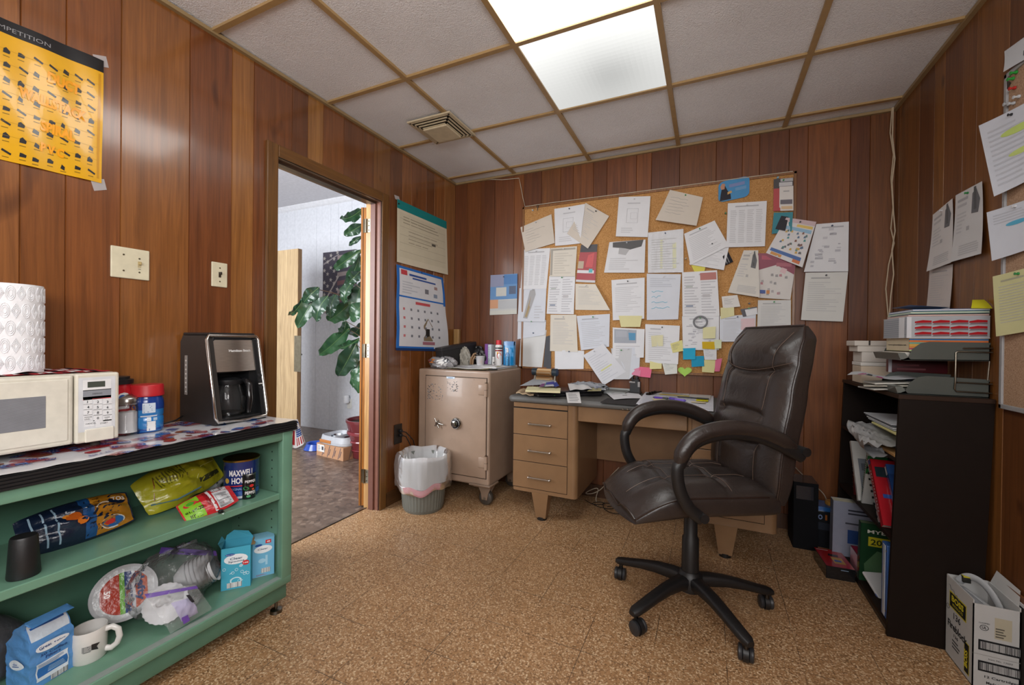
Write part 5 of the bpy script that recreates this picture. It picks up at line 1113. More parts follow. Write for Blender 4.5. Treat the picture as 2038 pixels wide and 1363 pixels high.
def slab(name, label, cat, px0, px1, pyb, pyt, depth, col, mat='paper', lean=.0, dz=ZS2):
    depth = .08
    a = at(px0, pyb, dz); c_ = at(px1, pyb, dz); h = (pyb-pyt)/pxm(a); b = MB(); b.box((0, 0, 0), ((c_-a).length, depth, h), mat, col, .001, TR(a.x, a.y, dz, 0, 0, lean)); return b, a, h, c_
b, a, h, c_ = slab('f', '', '', 964.5, 970, 721, 681, .12, '#8a5aa0'); b.build('folder', None, 'purple folder standing on edge on the safe', 'folder')
b, a, h, c_ = slab('f', '', '', 971, 977, 721, 682, .12, '#c9d2d8'); scribble(b, lambda u, v: Vector((a.x+.002+u*.018, a.y, ZS2+v*h)), .1, .1, .9, .9, 9, '#8fa0ac', 3); b.build('booklet', None, 'pale booklet standing on edge between purple folder and spray can', 'booklet')
p = at(981, 723); t = thing('medicine_bottle', 'little white bottle beside the red-capped spray can', 'bottle', p); b = MB(); Mx = Matrix.Translation((p.x, p.y+.012, ZS2)); b.lathe([(.012, 0), (.013, .002), (.013, .042), (.010, .048), (.009, .05)], 20, 'satin', '#dcdad8', Mx); f = cylfn(p.x, p.y+.012, .0131, ZS, ZS2+.05, R(-60)); b.mark(f, .38, .15, .6, .3, '#a87890', 'satin', .0004, (4, 1)); b.mark(f, .46, .45, .56, .62, '#33343a', 'satin', .0004, (3, 1)); b.build('bottle_body', t); b = MB(); b.lathe([(.011, .05), (.011, .062), (0, .063)], 20, 'satin', '#eeeeee', Mx); b.build('cap', t)
p = at(990, 724); s_ = pxm(p); r0 = 7.2/s_; h = 50/s_; x, y = p.x, p.y+.02
t = thing('spray_can', 'white aerosol spray can with red cap on the safe', 'spray can', (x, y, ZS2)); Mx = Matrix.Translation((x, y, ZS2)); b = MB(); b.lathe([(r0*.95, 0), (r0, .003), (r0, h*.78), (r0*.8, h*.82)], 28, 'gloss', '#e4e2e0', Mx)
f = cylfn(x, y, r0, ZS, ZS2+h, R(-57)); b.mark(f, .3, .69, .7, .74, '#26262a', 'gloss', .0005, (10, 1)); b.mark(f, .3, .6, .7, .655, '#8e2a24', 'gloss', .0005, (10, 1))
b.tube([lift(f, .0008)(.5+.09*math.cos(k*.5), .45+.1*math.sin(k*.5)) for k in range(10)], .0026, 5, 'gloss', '#c9302a'); b.poly(f, [(.4, .5), (.46, .5), (.46, .58), (.4, .58)], '#e0b83a', 'gloss', .0006); scribble(b, f, .38, .08, .62, .28, 5, '#a8a6a8', 5, 'gloss', .0005); b.build('can_body', t)
b = MB(); b.lathe([(r0*.78, h*.82), (r0*.74, h), (0, h+.001)], 28, 'satin', '#cf2430', Mx); b.build('cap', t)
a = at(994.5, 724); c_ = at(1015.5, 724); w_ = (c_-a).length; h = 50/pxm(a); b = MB(); y0_ = a.y+.045; b.box((a.x+.008, y0_, ZS2), (a.x+.008+w_*.92, y0_+.035, ZS2+h*.96), 'gloss', '#1f86c4', .002); b.prism([(0, 0), (w_*.92, 0), (w_*.92, .03), (.02, .032)], y0_-.002, y0_+.02, 'gloss', '#2a72b0', Matrix(((1, 0, 0, a.x+.008), (0, 0, 1, 0), (0, 1, 0, ZS2+h*.8), (0, 0, 0, 1)))); b.build('blue_carton', None, 'bright blue carton standing behind the sanitizer bottle on the safe', 'carton')
p = at(1008.5, 724); x, y = p.x, p.y+.014; t = thing('sanitizer_bottle', 'clear pump bottle of blue liquid at the right end of the safe top', 'bottle', (x, y, ZS2)); Mx = Matrix.Translation((x, y, ZS2)); b = MB(); b.lathe([(.0135, 0), (.0145, .003), (.0145, .085), (.008, .098), (.007, .104)], 24, 'glass', '#ffffff', Mx); b.lathe([(.0, .003), (.0125, .003), (.0125, .07), (0, .07)], 24, 'gloss', '#4aa6dc', Mx); b.build('bottle_body', t)
b = MB(); b.lathe([(.0075, .1), (.008, .118), (.004, .12), (.004, .13), (0, .13)], 16, 'satin', '#e6e6e6', Mx); b.box((x-.02, y-.004, ZS2+.126), (x+.005, y+.004, ZS2+.134), 'satin', '#e6e6e6', .002); b.build('pump', t)
f = quadfn((.33, -.36, ZS2+.002), (.60, -.30, ZS2+.002), (.55, -.515, ZS+.008), (.24, -.50, ZS+.008), lambda u, v: .004*math.sin(u*5+v*3)**2, (0, 0, 1)); b = MB(); b.surf(f, 12, 8, 'paper', '#dcdcdc'); scribble(b, f, .1, .1, .9, .9, 10, '#a0a0a2', 4); b.build('loose_sheet', None, 'white printed sheet lying at the front of the safe top', 'paper')
f2 = lambda u, v: f(u, v)+Vector((.02, -.008, -.0025)); b = MB(); b.surf(f2, 8, 6, 'paper', '#b9b08c'); b.build('loose_sheet', None, 'tan sheet under the white printed sheet on the safe', 'paper')
b = MB(); b.cyl(Vector((.585, -.45, ZS+.007)), Vector((.635, -.42, ZS+.007)), .006, 'satin', '#16181c', 12); b.build('marker', None, 'short black marker at the right front edge of the safe top', 'marker')
# ================================================================ DESK
DX0, DX1, DYF, DT = .80, 2.33, -.60, .785; DC = '#8a6a4b'
t = thing('steel_desk', 'tan steel office desk with grey linoleum top and drawer pedestals', 'desk', ((DX0+DX1)/2, -.3, 0))
b = MB(); n_ = 8; pr = []
def rrect(x0, x1, y0, y1, r, n=6): return [((x1-r if cx_ else x0+r)+r*math.cos(a0+k*PI/2/n), (y1-r if cy_ else y0+r)+r*math.sin(a0+k*PI/2/n)) for cx_, cy_, a0 in ((1, 1, 0), (0, 1, PI/2), (0, 0, PI), (1, 0, 3*PI/2)) for k in range(n+1)]
b.prism(rrect(DX0+.014, DX1-.014, DYF+.014, -.03, .04), DT-.004, DT, 'lino_grey' if False else 'matte', '#5c5b58'); b.build('desktop', t)
b = MB(); ring = rrect(DX0+.012, DX1-.012, DYF+.012, -.036, .045, 8); ring = [Vector((x, y, DT-.019)) for x, y in ring]; b.tube(ring, .019, 12, 'satin', '#6a6b6a', closed=True, up=(0, 0, 1)); b.prism(rrect(DX0+.005, DX1-.005, DYF+.005, -.028, .04), DT-.036, DT-.005, 'satin', '#6a6b6a'); b.build('edge_moulding', t)
b = MB(); pe = Plane('B', DYF-.008)
for px in (1240, 1249, 1259): u, v = pe.uv(px, 814.5); b.cyl((u, DYF-.004, v), (u, DYF-.0105, v), .004, 'metal', '#b9b4a8', 10)
b.build('rivet', t)
PF = DYF+.015
def pedestal(x0, x1, left):
    b = MB(); b.prism(rrect(x0, x1, PF, -.04, .03), .175, DT-.036, 'enamel', DC); p_ = b.build('pedestal', t); pd = Plane('B', PF)
    if left: zs = [pd.uv(1022, y)[1] for y in (810, 862, 914, 966)]; a, c_ = pd.uv(1022.5, 850)[0], pd.uv(1129.5, 850)[0]
    else: zs = [.74, .57, .40, .22]; a, c_ = x0+.025, x1-.06
    b = MB(); b.box((a, PF-.004, zs[0]+.006), (c_, PF+.01, DT-.04), 'enamel', DC, .002); b.box((a-.002, PF-.0005, zs[3]-.002), (c_+.002, PF+.002, DT-.038), 'matte', '#1c1712'); b.build('pull_out_board', p_)
    for k in range(3):
        b = MB(); b.box((a, PF-.005, zs[k+1]+.0018), (c_, PF+.01, zs[k]-.0018), 'enamel', DC, .002); d_ = b.build('drawer', t)
        um, vm = (a+c_)/2+.005, zs[k]-.052*(zs[k]-zs[k+1])/.15-.02; vm = zs[k]-(zs[k]-zs[k+1])*.56
        b = MB(); b.box((um-.075, PF-.034, vm-.006), (um+.075, PF-.022, vm+.008), 'metal', '#c9c4bc', .005)
        for sx in (-1, 1): b.box((um+sx*.07-.006, PF-.028, vm-.006), (um+sx*.07+.006, PF-.004, vm+.008), 'metal', '#c9c4bc', .004)
        b.build('drawer_handle', d_)
    for y in (-.545, -.12):
        xm = (x0+x1)/2-.02; b = MB()
        vs = [(xm+sx*w, y+sy*w*.8, z) for w, z in ((.032, .016), (.056, .18)) for sx, sy in ((-1, -1), (1, -1), (1, 1), (-1, 1))]
        b.add(vs, [(0, 3, 2, 1), (4, 5, 6, 7)]+[(k, (k+1) % 4, 4+(k+1) % 4, 4+k) for k in range(4)], 'enamel', DC); l_ = b.build('leg', t); b = MB(); b.cyl((xm, y, 0), (xm, y, .02), .03, 'satin', '#161616', 18); b.build('foot_pad', l_)
pedestal(.832, 1.268, True); pedestal(1.885, 2.315, False)
b = MB(); b.box((1.268, PF+.012, .655), (1.885, PF+.03, DT-.04), 'enamel', DC, .003); b.box((1.268, PF+.014, .668), (1.885, -.2, DT-.05), 'enamel', '#6a5038'); b.build('centre_drawer', t)
b = MB(); b.box((1.268, -.075, .30), (1.885, -.06, DT-.04), 'enamel', DC); b.build('modesty_panel', t)
# ---- desk clutter
ZD = DT+.0015
def dk(px, py, z=ZD): return PZ(px, py, z)
a = dk(1073, 790.5); c_ = dk(1199, 787.5); e = c_-a; an = math.atan2(e.y, e.x); t = thing('laptop', 'closed black laptop on the desk under a cream pad', 'laptop', a, an); L = e.length; Mx = TR(a.x, a.y, ZD, an)
b = MB(); b.box((-.01, 0, 0), (L, .24, .02), 'satin', '#17171a', .006, Mx); b.box((.1, -.0005, .008), (.106, .0005, .011), 'matte', '#5ad04a', 0, Mx); b.build('base', t); b = MB(); b.box((-.012, -.002, .022), (L-.01, .24, .036), 'gloss', '#1c1c20', .005, Mx); b.build('screen_lid', t)
def sheet(name, label, cat, px4, z, col, curl=None, mat='paper', pr=None, thick=0):
    q = [dk(x, y, z) for x, y in px4]; f = quadfn(*q, curl=curl, n=(0, 0, 1)); b = MB(); b.surf(f, 12, 8, mat, col)
    if thick:
        g = lambda u, v: f(u, v)-Vector((0, 0, thick))
        for (h_) in ((lambda u, v: f(u, 0)*v+g(u, 0)*(1-v)), (lambda u, v: f(1, u)*v+g(1, u)*(1-v)), (lambda u, v: f(1-u, 1)*v+g(1-u, 1)*(1-v)), (lambda u, v: f(0, 1-u)*v+g(0, 1-u)*(1-v))): b.surf(h_, 10, 2, mat, col)
    if pr: pr(b, f)
    return b.build(name, None, label, cat)
sheet('manila_sheet', 'tan folded papers sticking out at the desk corner by the safe', 'papers', [(1035, 774), (1072, 774), (1062, 787), (1027, 781)], ZD+.006, '#c2a888', lambda u, v: .006*math.sin(u*8)**2, thick=.006)
sheet('note_pad', 'cream legal pad lying on the closed laptop', 'note pad', [(1050, 768.5), (1116, 772), (1115, 778.5), (1045.5, 776)], ZD+.052, '#d8d2aa', thick=.012)
sheet('note_card', 'white handwritten card hanging over the front of the laptop', 'card', [(1125.5, 778.5), (1153, 779.5), (1157, 793), (1130, 792.5)], ZD+.03, '#e4e4e4', lambda u, v: -.026*(1-v), pr=lambda b, f: scribble(b, f, .15, .15, .9, .85, 5, '#6c6c72', 5, fill=.25))
sheet('grey_envelope', 'grey envelope propped on top of the cream pad', 'envelope', [(1075, 752), (1097, 751), (1104, 764), (1034, 768)], ZD+.06, '#a9adb2', lambda u, v: .02*v)
sheet('business_cards', 'purple and white business cards fanned beside the grey envelope', 'cards', [(1082, 760), (1105, 756), (1112, 768), (1072, 770)], ZD+.064, '#c6c6ce', None, pr=lambda b, f: (b.mark(f, .3, .3, .85, .75, '#4a4a9a', 'paper', .001), b.mark(f, .0, .0, .25, .6, '#7a4a78', 'paper', .001), b.mark(f, .26, 0, .3, .8, '#3f8a78', 'paper', .001)))
sheet('blue_cards', 'navy and white cards at the right of the fanned business cards', 'cards', [(1100, 762), (1108, 760), (1113, 768), (1104, 770)], ZD+.066, '#33408a')
# rotary card file
p = dk(1104, 768); x, y = p.x, -.13; rz0 = PY(1104, 741, y).z; t = thing('card_file', 'black rotary card file with tan cards at the back of the desk', 'card file', (x, y, ZD)); hw = 20/pxm((x, y, .85))
b = MB()
for sx in (-1, 1): b.tube([(x+sx*hw*1.05, y-.05, ZD+.005), (x+sx*hw*1.05, y, ZD+.1), (x+sx*hw*.95, y+.05, ZD+.005)], .005, 8, 'satin', '#a8a296')
b.cyl((x-hw*1.2, y, rz0), (x+hw*1.2, y, rz0), .008, 'chrome', '#9a9a9a', 12); b.build('stand', t)
for sx in (-1, 1):
    b = MB(); b.cyl((x+sx*hw*.8, y, rz0), (x+sx*hw*1.28, y, rz0), .028, 'satin', '#26323a', 20); b.cyl((x+sx*hw*1.28, y, rz0), (x+sx*hw*1.32, y, rz0), .024, 'satin', '#2c4a6a', 20); b.build('knob', t)
b = MB()
for k in range(26):
    a_ = R(-150+k*9); d_ = Vector((0, math.sin(a_)*-1, math.cos(a_)*1)); d_ = Vector((0, -math.cos(a_), math.sin(a_))); n__ = Vector((0, d_.z, -d_.y)); o_ = Vector((x, y, rz0-.03))
    if o_.z+d_.z*.06 < ZD+.004: continue
    q = quadfn(o_+d_*.058+Vector((-hw*.72, 0, 0)), o_+d_*.058+Vector((hw*.72, 0, 0)), o_+d_*.014+Vector((hw*.72, 0, 0)), o_+d_*.014+Vector((-hw*.72, 0, 0))); b.surf(q, 1, 1, 'paper', ('#d8b890', '#c99a60', '#e0c8a0')[k % 3])
b.build('card', t)
crumple('crumpled_papers', 'crumpled grey papers on the desk behind the laptop', 'papers', (PY(1172, 770, -.11).x, -.11, ZD+.03), .12, .05, .03, 91, 'paper', '#8f9196', .4)
sheet('torn_paper', 'torn white paper lying across the middle of the laptop', 'paper', [(1130, 763), (1170, 767), (1180, 775), (1134, 777)], ZD+.044, '#dcdcdc', lambda u, v: .006*math.sin(u*6)**2)
sheet('brochure', 'glossy dark and white brochure behind the torn paper', 'brochure', [(1180, 764), (1200, 764), (1206, 776), (1184, 775)], ZD+.04, '#b9bcc6', None, 'gloss', lambda b, f: (b.mark(f, .2, .3, .55, .8, '#3a4a8a', 'gloss', .001), b.mark(f, .6, .1, .95, .9, '#2c2e34', 'gloss', .001)))
sheet('olive_paper', 'small olive paper slip on the right end of the laptop', 'paper slip', [(1178, 772), (1199, 771), (1196, 778), (1168, 778.5)], ZD+.04, '#a8a276')
p = PY(1228, 778, -.13); b = MB(); Mx = TR(p.x, -.13, ZD, R(-3)); b.box((-.075, -.08, 0), (.075, .07, .018), 'satin', '#8a8d8c', .006, Mx); b.box((-.062, -.068, .0175), (.062, .058, .0195), 'satin', '#6c7270', .002, Mx); b.box((-.076, .055, .015), (.076, .072, .03), 'satin', '#9a9d9c', .005, Mx); b.build('postal_scale', None, 'flat grey tray scale at the back of the desk beside the black stapler', 'scale')
p = PY(1264, 770, -.085); x, y = p.x, -.085; t = thing('electric_stapler', 'upright black electric stapler at the back of the desk below the pink note', 'stapler', (x, y, ZD)); s_ = pxm(p); b = MB(); b.box((x-.04, y-.05, ZD), (x+.04, y+.05, ZD+.012), 'satin', '#1b1b1d', .004); b.prism([(-.03, 0), (.035, 0), (.035, .07), (.02, .085), (-.03, .066)], y-.03, y+.03, 'satin', '#26282b', Matrix(((1, 0, 0, x), (0, 0, 1, 0), (0, 1, 0, ZD+.01), (0, 0, 0, 1)))); b.build('stapler_base', t)
b = MB(); b.box((x-.034, y-.034, ZD+.075), (x+.006, y+.034, ZD+.085), 'metal', '#b4b4b4', .002); b.box((x+.022, y-.032, ZD+.05), (x+.036, y-.028, ZD+.085), 'metal', '#c4c4c4'); b.build('metal_plate', t); b = MB(); b.box((x-.02, y-.03, ZD+.085), (x+.03, y+.03, ZD+.1), 'satin', '#18181a', .005); b.cyl((x-.018, y, ZD+.098), (x-.018, y, ZD+.114), .008, 'satin', '#18181a', 10); b.cyl((x+.012, y, ZD+.098), (x+.012, y, ZD+.118), .012, 'satin', '#18181a', 12); b.build('lever', t)
sheet('mouse_pad', 'dark grey mouse pad at the front of the desk', 'mouse pad', [(1209, 792), (1281, 792.5), (1267, 806), (1195, 800)], ZD+.004, '#403e3f', None, 'cloth', thick=.004)
sheet('handwritten_sheet', 'white handwritten sheet lying on the mouse pad and desk', 'paper', [(1201, 777), (1262, 775), (1282, 792), (1222, 795)], ZD+.008, '#dcdee2', lambda u, v: .003*math.sin(u*4), pr=lambda b, f: (scribble(b, f, .12, .5, .9, .9, 4, '#8a8c92', 12, fill=.25), b.mark(f, .4, .3, .55, .36, '#8a8c92')))
def calpr(b, f):
    for k in range(6): b.mark(f, .04+k*.155, .02, .043+k*.155, .6, '#b0b4c4'); 
    for k in range(4): b.mark(f, .04, .04+k*.17, .98, .045+k*.17, '#b0b4c4')
    b.text(f, '27', .06, .62, .1, 2.2, '#3a3c44', 'paper', .001, .03, .04) if False else b.mark(f, .1, .62, .16, .7, '#3f414a'); scribble(b, f, .06, .06, .95, .55, 9, '#a4a8ba', 7, fill=.2); scribble(b, f, .3, .7, .8, .95, 8, '#a8a8aa', 8, fill=.4, lo=.8)
sheet('desk_calendar', 'large white desk calendar pad covered with notes, beside the chair', 'desk calendar', [(1290, 773), (1420, 782), (1420, 817), (1266, 803)], ZD+.006, '#d6d8e0', lambda u, v: .002*math.sin(u*7)**2, pr=calpr, thick=.005)
sheet('printed_page', 'printed page with small rows lying at the back of the desk calendar', 'paper', [(1316, 774), (1372, 778.5), (1371, 789), (1312, 784)], ZD+.011, '#d8d8d8', None, pr=lambda b, f: scribble(b, f, .08, .1, .92, .9, 9, '#8e8e90', 8, fill=.4, lo=.8))
sheet('blank_page', 'plain white page at the right of the printed page on the desk', 'paper', [(1374, 780), (1416, 783), (1413, 795), (1372, 789)], ZD+.010, '#d2d0cc')
sheet('cream_note', 'cream sticky note on the desk calendar near the purple pens', 'sticky note', [(1297, 793), (1325, 794), (1328, 798.5), (1303, 798)], ZD+.011, '#e2d2a6')
sheet('yellow_note', 'bright yellow sticky flag on the desk calendar by the chair back', 'sticky note', [(1386, 794), (1410, 795), (1409, 799), (1385, 797.5)], ZD+.012, '#ece42a')
sheet('pale_note', 'faded cream strip on the desk calendar in front of the yellow flag', 'sticky note', [(1375, 798), (1404, 799.5), (1404, 802.5), (1376, 801)], ZD+.0115, '#dacfb0')
def pen(name, label, p, q, r, col, tip, z=ZD+.016):
    a = dk(*p, z); c_ = dk(*q, z); e = (c_-a).normalized(); L = (c_-a).length; t = thing(name, label, 'pen', (a+c_)/2); b = MB(); b.cyl(a, a+e*L*.62, r, 'satin', col, 12); b.cyl(a-e*.012, a, r*.3, 'satin', tip, 10, r); b.build('barrel', t); b = MB(); b.cyl(a+e*L*.6, c_, r*1.15, 'satin', tip, 12); b.build('cap', t)
pen('marker_pen', 'purple felt pen with grey cap, the left one on the desk calendar', (1303, 790.5), (1330, 793), .006, '#5a3aa8', '#3a4048'); pen('marker_pen', 'lavender highlighter pen, right of the purple felt pen', (1362, 797), (1333, 792.5), .0075, '#7a66c0', '#5a48a0')
pen('ballpoint_pen', 'black ballpoint pen on the desk calendar near the chair back', (1352, 790), (1411, 794), .0048, '#26262a', '#1a1a1c', ZD+.02); pen('pencil', 'olive pencil lying along the printed page on the desk', (1314, 784.5), (1372, 788.5), .0042, '#8a7426', '#8c8046', ZD+.0175)
p = dk(1300, 785, ZD+.012); t = thing('key_bunch', 'bunch of dark metal keys at the back left of the desk calendar', 'keys', p); r_ = random.Random(2)
for k in range(4):
    b = MB(); a = p+Vector((-.03+k*.014, .01*k, .001+.004*k)); c_ = a+Vector((.035, .05-.01*k, .004)); b.cyl(a, c_, .0055, 'metal', '#5a524c', 8); b.cyl(a-(c_-a)*.2, a+(c_-a)*.05, .0105, 'metal', '#4a443e', 10); b.build('key', t)
# ================================================================ NOTICE BOARD AND PAPERS
BX0, BX1, BZ0, BZ1 = .64, 2.462, .925, 2.196
t = thing('notice_board', 'large cork notice board with thin wood frame on the back wall', 'notice board', ((BX0+BX1)/2, 0, BZ0))
b = MB(); b.box((BX0+.01, -.014, BZ0+.01), (BX1-.01, -.001, BZ1-.01), 'corkboard', '#ffffff'); b.build('cork_panel', t)
b = MB()
for lo, hi in (((BX0, BZ0), (BX1, BZ0+.016)), ((BX0, BZ1-.016), (BX1, BZ1)), ((BX0, BZ0), (BX0+.016, BZ1)), ((BX1-.016, BZ0), (BX1, BZ1))): b.box((lo[0], -.022, lo[1]), (hi[0], 0, hi[1]), 'wood_plain', '#8f5a30', .002)
b.build('wood_frame', t)
PB = Plane('B', -.0145); paper_n = [0]
PINC = ['#2c2d30', '#cfcfd2', '#2f8a4a', '#b9bcc0', '#3a4a6a']
def z6(pts): return [(960+x/3.03, 330+y/3.03) for x, y in pts]
def z7(pts): return [(1300+x/3.03, 330+y/3.03) for x, y in pts]
def z8(pts): return [(1640+x/2.098, 50+y/2.098) for x, y in pts]
def doc(b, f, style, seed, col):
    r = random.Random(seed); g = '#a2a2a6'; g2 = '#86868c'
    if style in ('text', 'letter'):
        b.mark(f, .15, .87, .15+r.uniform(.3, .7), .9, g2); scribble(b, f, .1, .2 if style == 'letter' else .08, .9, .83, 14, '#b4b4b8', seed, fill=.35)
    elif style == 'table':
        b.mark(f, .2, .9, .8, .93, g2)
        for k in range(4): scribble(b, f, .08+k*.22, .1, .25+k*.22, .85, 18, '#b2b2b6', seed+k, fill=.5, lo=.8)
    elif style == 'two':
        for k in range(2): scribble(b, f, .06+k*.47, .06, .47+k*.47, .93, 14, '#a6a6ac', seed+k, fill=.45, lo=.6)
        for k in range(3): b.mark(f, .1+.47*(k % 2), .2+.22*k, .3+.47*(k % 2), .26+.22*k, ('#7c8aa0', '#8a7a7a', '#8c9a8c')[k])
    elif style == 'draw':
        b.tube([lift(f, .0006)(.3+.35*x, .35+.35*y) for x, y in ((0, 0), (1, 0), (1, 1), (0, 1))], .0012, 4, 'paper', g, closed=True); b.tube([lift(f, .0006)(.42+.2*x, .45+.15*y) for x, y in ((0, 0), (1, 0), (1, 1), (0, 1))], .001, 4, 'paper', '#b8b8bc', closed=True); scribble(b, f, .15, .1, .8, .25, 3, '#b4b4b8', seed); b.mark(f, .3, .82, .7, .85, g)
    elif style == 'hand':
        for k in range(6): b.tube([lift(f, .0006)(.12+.07*i, .8-.1*k+.015*r.uniform(-1, 1)) for i in range(r.randrange(5, 11))], .0011, 4, 'paper', '#9a9ca6')
    elif style == 'bluehand':
        scribble(b, f, .1, .72, .9, .93, 5, '#b0b4be', seed)
        for k in range(4): b.tube([lift(f, .0006)(.15+.07*i, .62-.12*k+.025*r.uniform(-1, 1)) for i in range(r.randrange(4, 10))], .002, 4, 'paper', '#7cc4dc')
    elif style == 'chain':
        b.poly(f, [(.2, .1), (.36, .08), (.62, .8), (.58, .96), (.4, .92)], '#7c746a'); b.poly(f, [(.26, .14), (.34, .12), (.56, .82), (.48, .86)], '#a08a5a', 'paper', .001); scribble(b, f, .6, .1, .95, .5, 5, '#b4b4b8', seed)
    elif style == 'tool':
        b.poly(f, [(.62, .62), (.85, .6), (.92, .78), (.8, .95), (.66, .9)], '#55565c'); b.poly(f, [(.7, .66), (.8, .66), (.8, .98), (.72, .98)], '#3c3d42', 'paper', .001); b.mark(f, .1, .86, .5, .9, g2); b.mark(f, .1, .78, .45, .82, g); scribble(b, f, .1, .4, .5, .72, 6, '#b2b2b6', seed); b.poly(f, [(.46, .4), (.56, .4), (.56, .46), (.46, .46)], g2); scribble(b, f, .25, .06, .9, .22, 5, '#a8a8ac', seed+1, fill=.6, lo=.9)
    elif style == 'form':
        b.mark(f, .2, .9, .85, .93, '#8a8a92'); r2 = random.Random(seed)
        for k in range(22): u, v = r2.uniform(.06, .75), r2.uniform(.08, .85); b.mark(f, u, v, u+r2.uniform(.06, .2), v+r2.uniform(.015, .05), ('#9c9ca8', '#b4b4bc', '#80808c')[k % 3])
    elif style == 'dark':
        b.poly(f, [(.1, .98), (.95, 1), (.9, .8), (.6, .72), (.4, .78), (.12, .82)], '#3c3a3a'); b.poly(f, [(.3, .8), (.6, .74), (.5, .55), (.3, .6)], '#8a8888'); scribble(b, f, .1, .1, .9, .5, 6, '#b6b6b8', seed)
    elif style == 'sleeve':
        scribble(b, f, .1, .08, .9, .85, 13, '#b0b0b0', seed, fill=.4); b.mark(f, .35, .1, .42, .8, '#d8d8b0', 'paper', .0004); b.mark(f, .7, .1, .8, .7, '#d8d8b0', 'paper', .0004)
        b.surf(lift(f, .003), 8, 8, 'clear_film', '#ffffff')
    elif style == 'redleaf':
        b.mark(f, 0, 0, 1, 1, '#a8343a', 'paper', .0004); b.mark(f, 0, .8, 1, 1, '#2e2c32'); b.poly(f, [(.4, .4), (.8, .4), (.85, .78), (.5, .72)], '#c9484a', 'paper', .001); b.poly(f, [(.55, .5), (.72, .48), (.7, .7)], '#5a3a44', 'paper', .0014); b.mark(f, .0, .36, .3, .56, '#b9a890', 'paper', .001); b.mark(f, 0, .24, .9, .32, '#dadada', 'paper', .001); b.poly(f, [(.62, .26), (.82, .26), (.82, .36), (.62, .36)], '#4ab0b8', 'paper', .0014); b.mark(f, 0, .0, 1, .06, '#c4c4c6', 'paper', .001)
    elif style == 'redblack':
        b.mark(f, 0, .7, 1, 1, '#26252b'); b.mark(f, 0, 0, .35, .7, '#b02a34'); b.mark(f, .3, .1, 1, .75, '#d8d4d0', 'paper', .001); b.mark(f, .28, .76, .95, .88, '#b9bcc4', 'paper', .001); b.mark(f, .35, .9, .98, .99, '#8a90a0', 'paper', .001); b.mark(f, .5, .58, .8, .62, g2, 'paper', .0014); b.mark(f, .35, .2, .95, .34, '#5a5664', 'paper', .0014); b.mark(f, .4, .05, .95, .14, '#d4b48a', 'paper', .0014)
    elif style == 'catalog':
        b.mark(f, .0, .9, 1, 1, '#c9b0b4'); b.mark(f, .45, .82, .95, .88, '#e0c05a'); b.mark(f, .1, .72, .95, .8, '#8ab4d0'); r2 = random.Random(seed)
        for k in range(34): u, v = r2.uniform(.05, .9), r2.uniform(.22, .68); b.poly(f, [(u, v), (u+.07, v+.01), (u+.05, v+.06), (u+.01, v+.05)], ('#4a6a8a', '#55565c', '#c9a03a', '#3a8a8a', '#7a4a3a')[k % 5])
        b.mark(f, .05, .1, .9, .18, '#2f5fa0'); b.mark(f, .1, .02, .4, .09, '#c98a3a'); b.mark(f, .7, .03, .9, .1, '#c96a2a')
    elif style == 'purplelf':
        b.poly(f, [(0, .62), (.5, .75), (1, .55), (1, 1), (0, 1)], '#8a3a52'); b.mark(f, .1, .86, .45, .95, '#b04a62', 'paper', .001); b.mark(f, .5, .72, .9, .8, '#a85a6a', 'paper', .001); r2 = random.Random(seed)
        for k in range(14): u, v = r2.uniform(.05, .85), r2.uniform(.05, .6); b.poly(f, [(u, v), (u+.08, v), (u+.07, v+.06), (u, v+.05)], ('#8c8890', '#5a5a62', '#b47a84')[k % 3])
        b.mark(f, .05, .1, .22, .18, '#3a5aa0', 'paper', .001); b.mark(f, .25, .1, .35, .18, '#c9803a', 'paper', .001); b.poly(f, [(.6, .6), (.75, .55), (.8, .66), (.66, .7)], '#d8b8bc', 'paper', .001)
    elif style == 'blueleaf':
        b.mark(f, 0, .38, 1, 1, '#5a8ec4'); b.mark(f, 0, .7, .5, 1, '#8a90b0', 'paper', .001); b.mark(f, .5, .75, 1, .98, '#3f7ab8', 'paper', .001); b.mark(f, .22, .46, .6, .68, '#c9c8c0', 'paper', .001); b.mark(f, .0, .16, .3, .38, '#d49a72', 'paper', .001); b.mark(f, .3, .14, 1, .36, '#b0b4bc', 'paper', .001); b.mark(f, 0, 0, 1, .1, '#d2d2c6', 'paper', .001); b.mark(f, .7, .5, .95, .7, '#4a5a78', 'paper', .001)
    elif style == 'photo':
        b.mark(f, 0, 0, .25, 1, '#3a3a42'); b.mark(f, 0, .85, 1, 1, '#4a4a52')
    elif style == 'bluepic':
        b.mark(f, .05, .5, .75, .95, '#5c6a80', 'paper', .0008); b.mark(f, .5, .6, .72, .85, '#3a8ab4', 'paper', .001); b.mark(f, .1, .7, .45, .9, '#7a8494', 'paper', .001); scribble(b, f, .1, .08, .9, .45, 5, '#b8b8bc', seed)
    elif style == 'frame':
        b.mark(f, .02, .04, .1, .96, '#6c6a66'); b.mark(f, .02, .9, .95, .96, '#6c6a66'); scribble(b, f, .16, .1, .9, .85, 9, '#bcb6ac', seed)
    elif style == 'ticket':
        b.mark(f, .15, .2, .9, .3, '#c4c4c6'); b.mark(f, .15, .5, .9, .6, '#c4c4c6')
    elif style == 'redhead':
        doc(b, f, 'two', seed, col); b.mark(f, .52, .8, .97, .96, '#b0685e', 'paper', .001)
    elif style == 'hilite':
        scribble(b, f, .1, .1, .9, .9, 12, '#b6b8c0', seed, fill=.3); b.poly(f, [(.25, .35), (.75, .36), (.75, .4), (.25, .39)], '#cfcf8a', 'paper', .001)
    elif style == 'green':
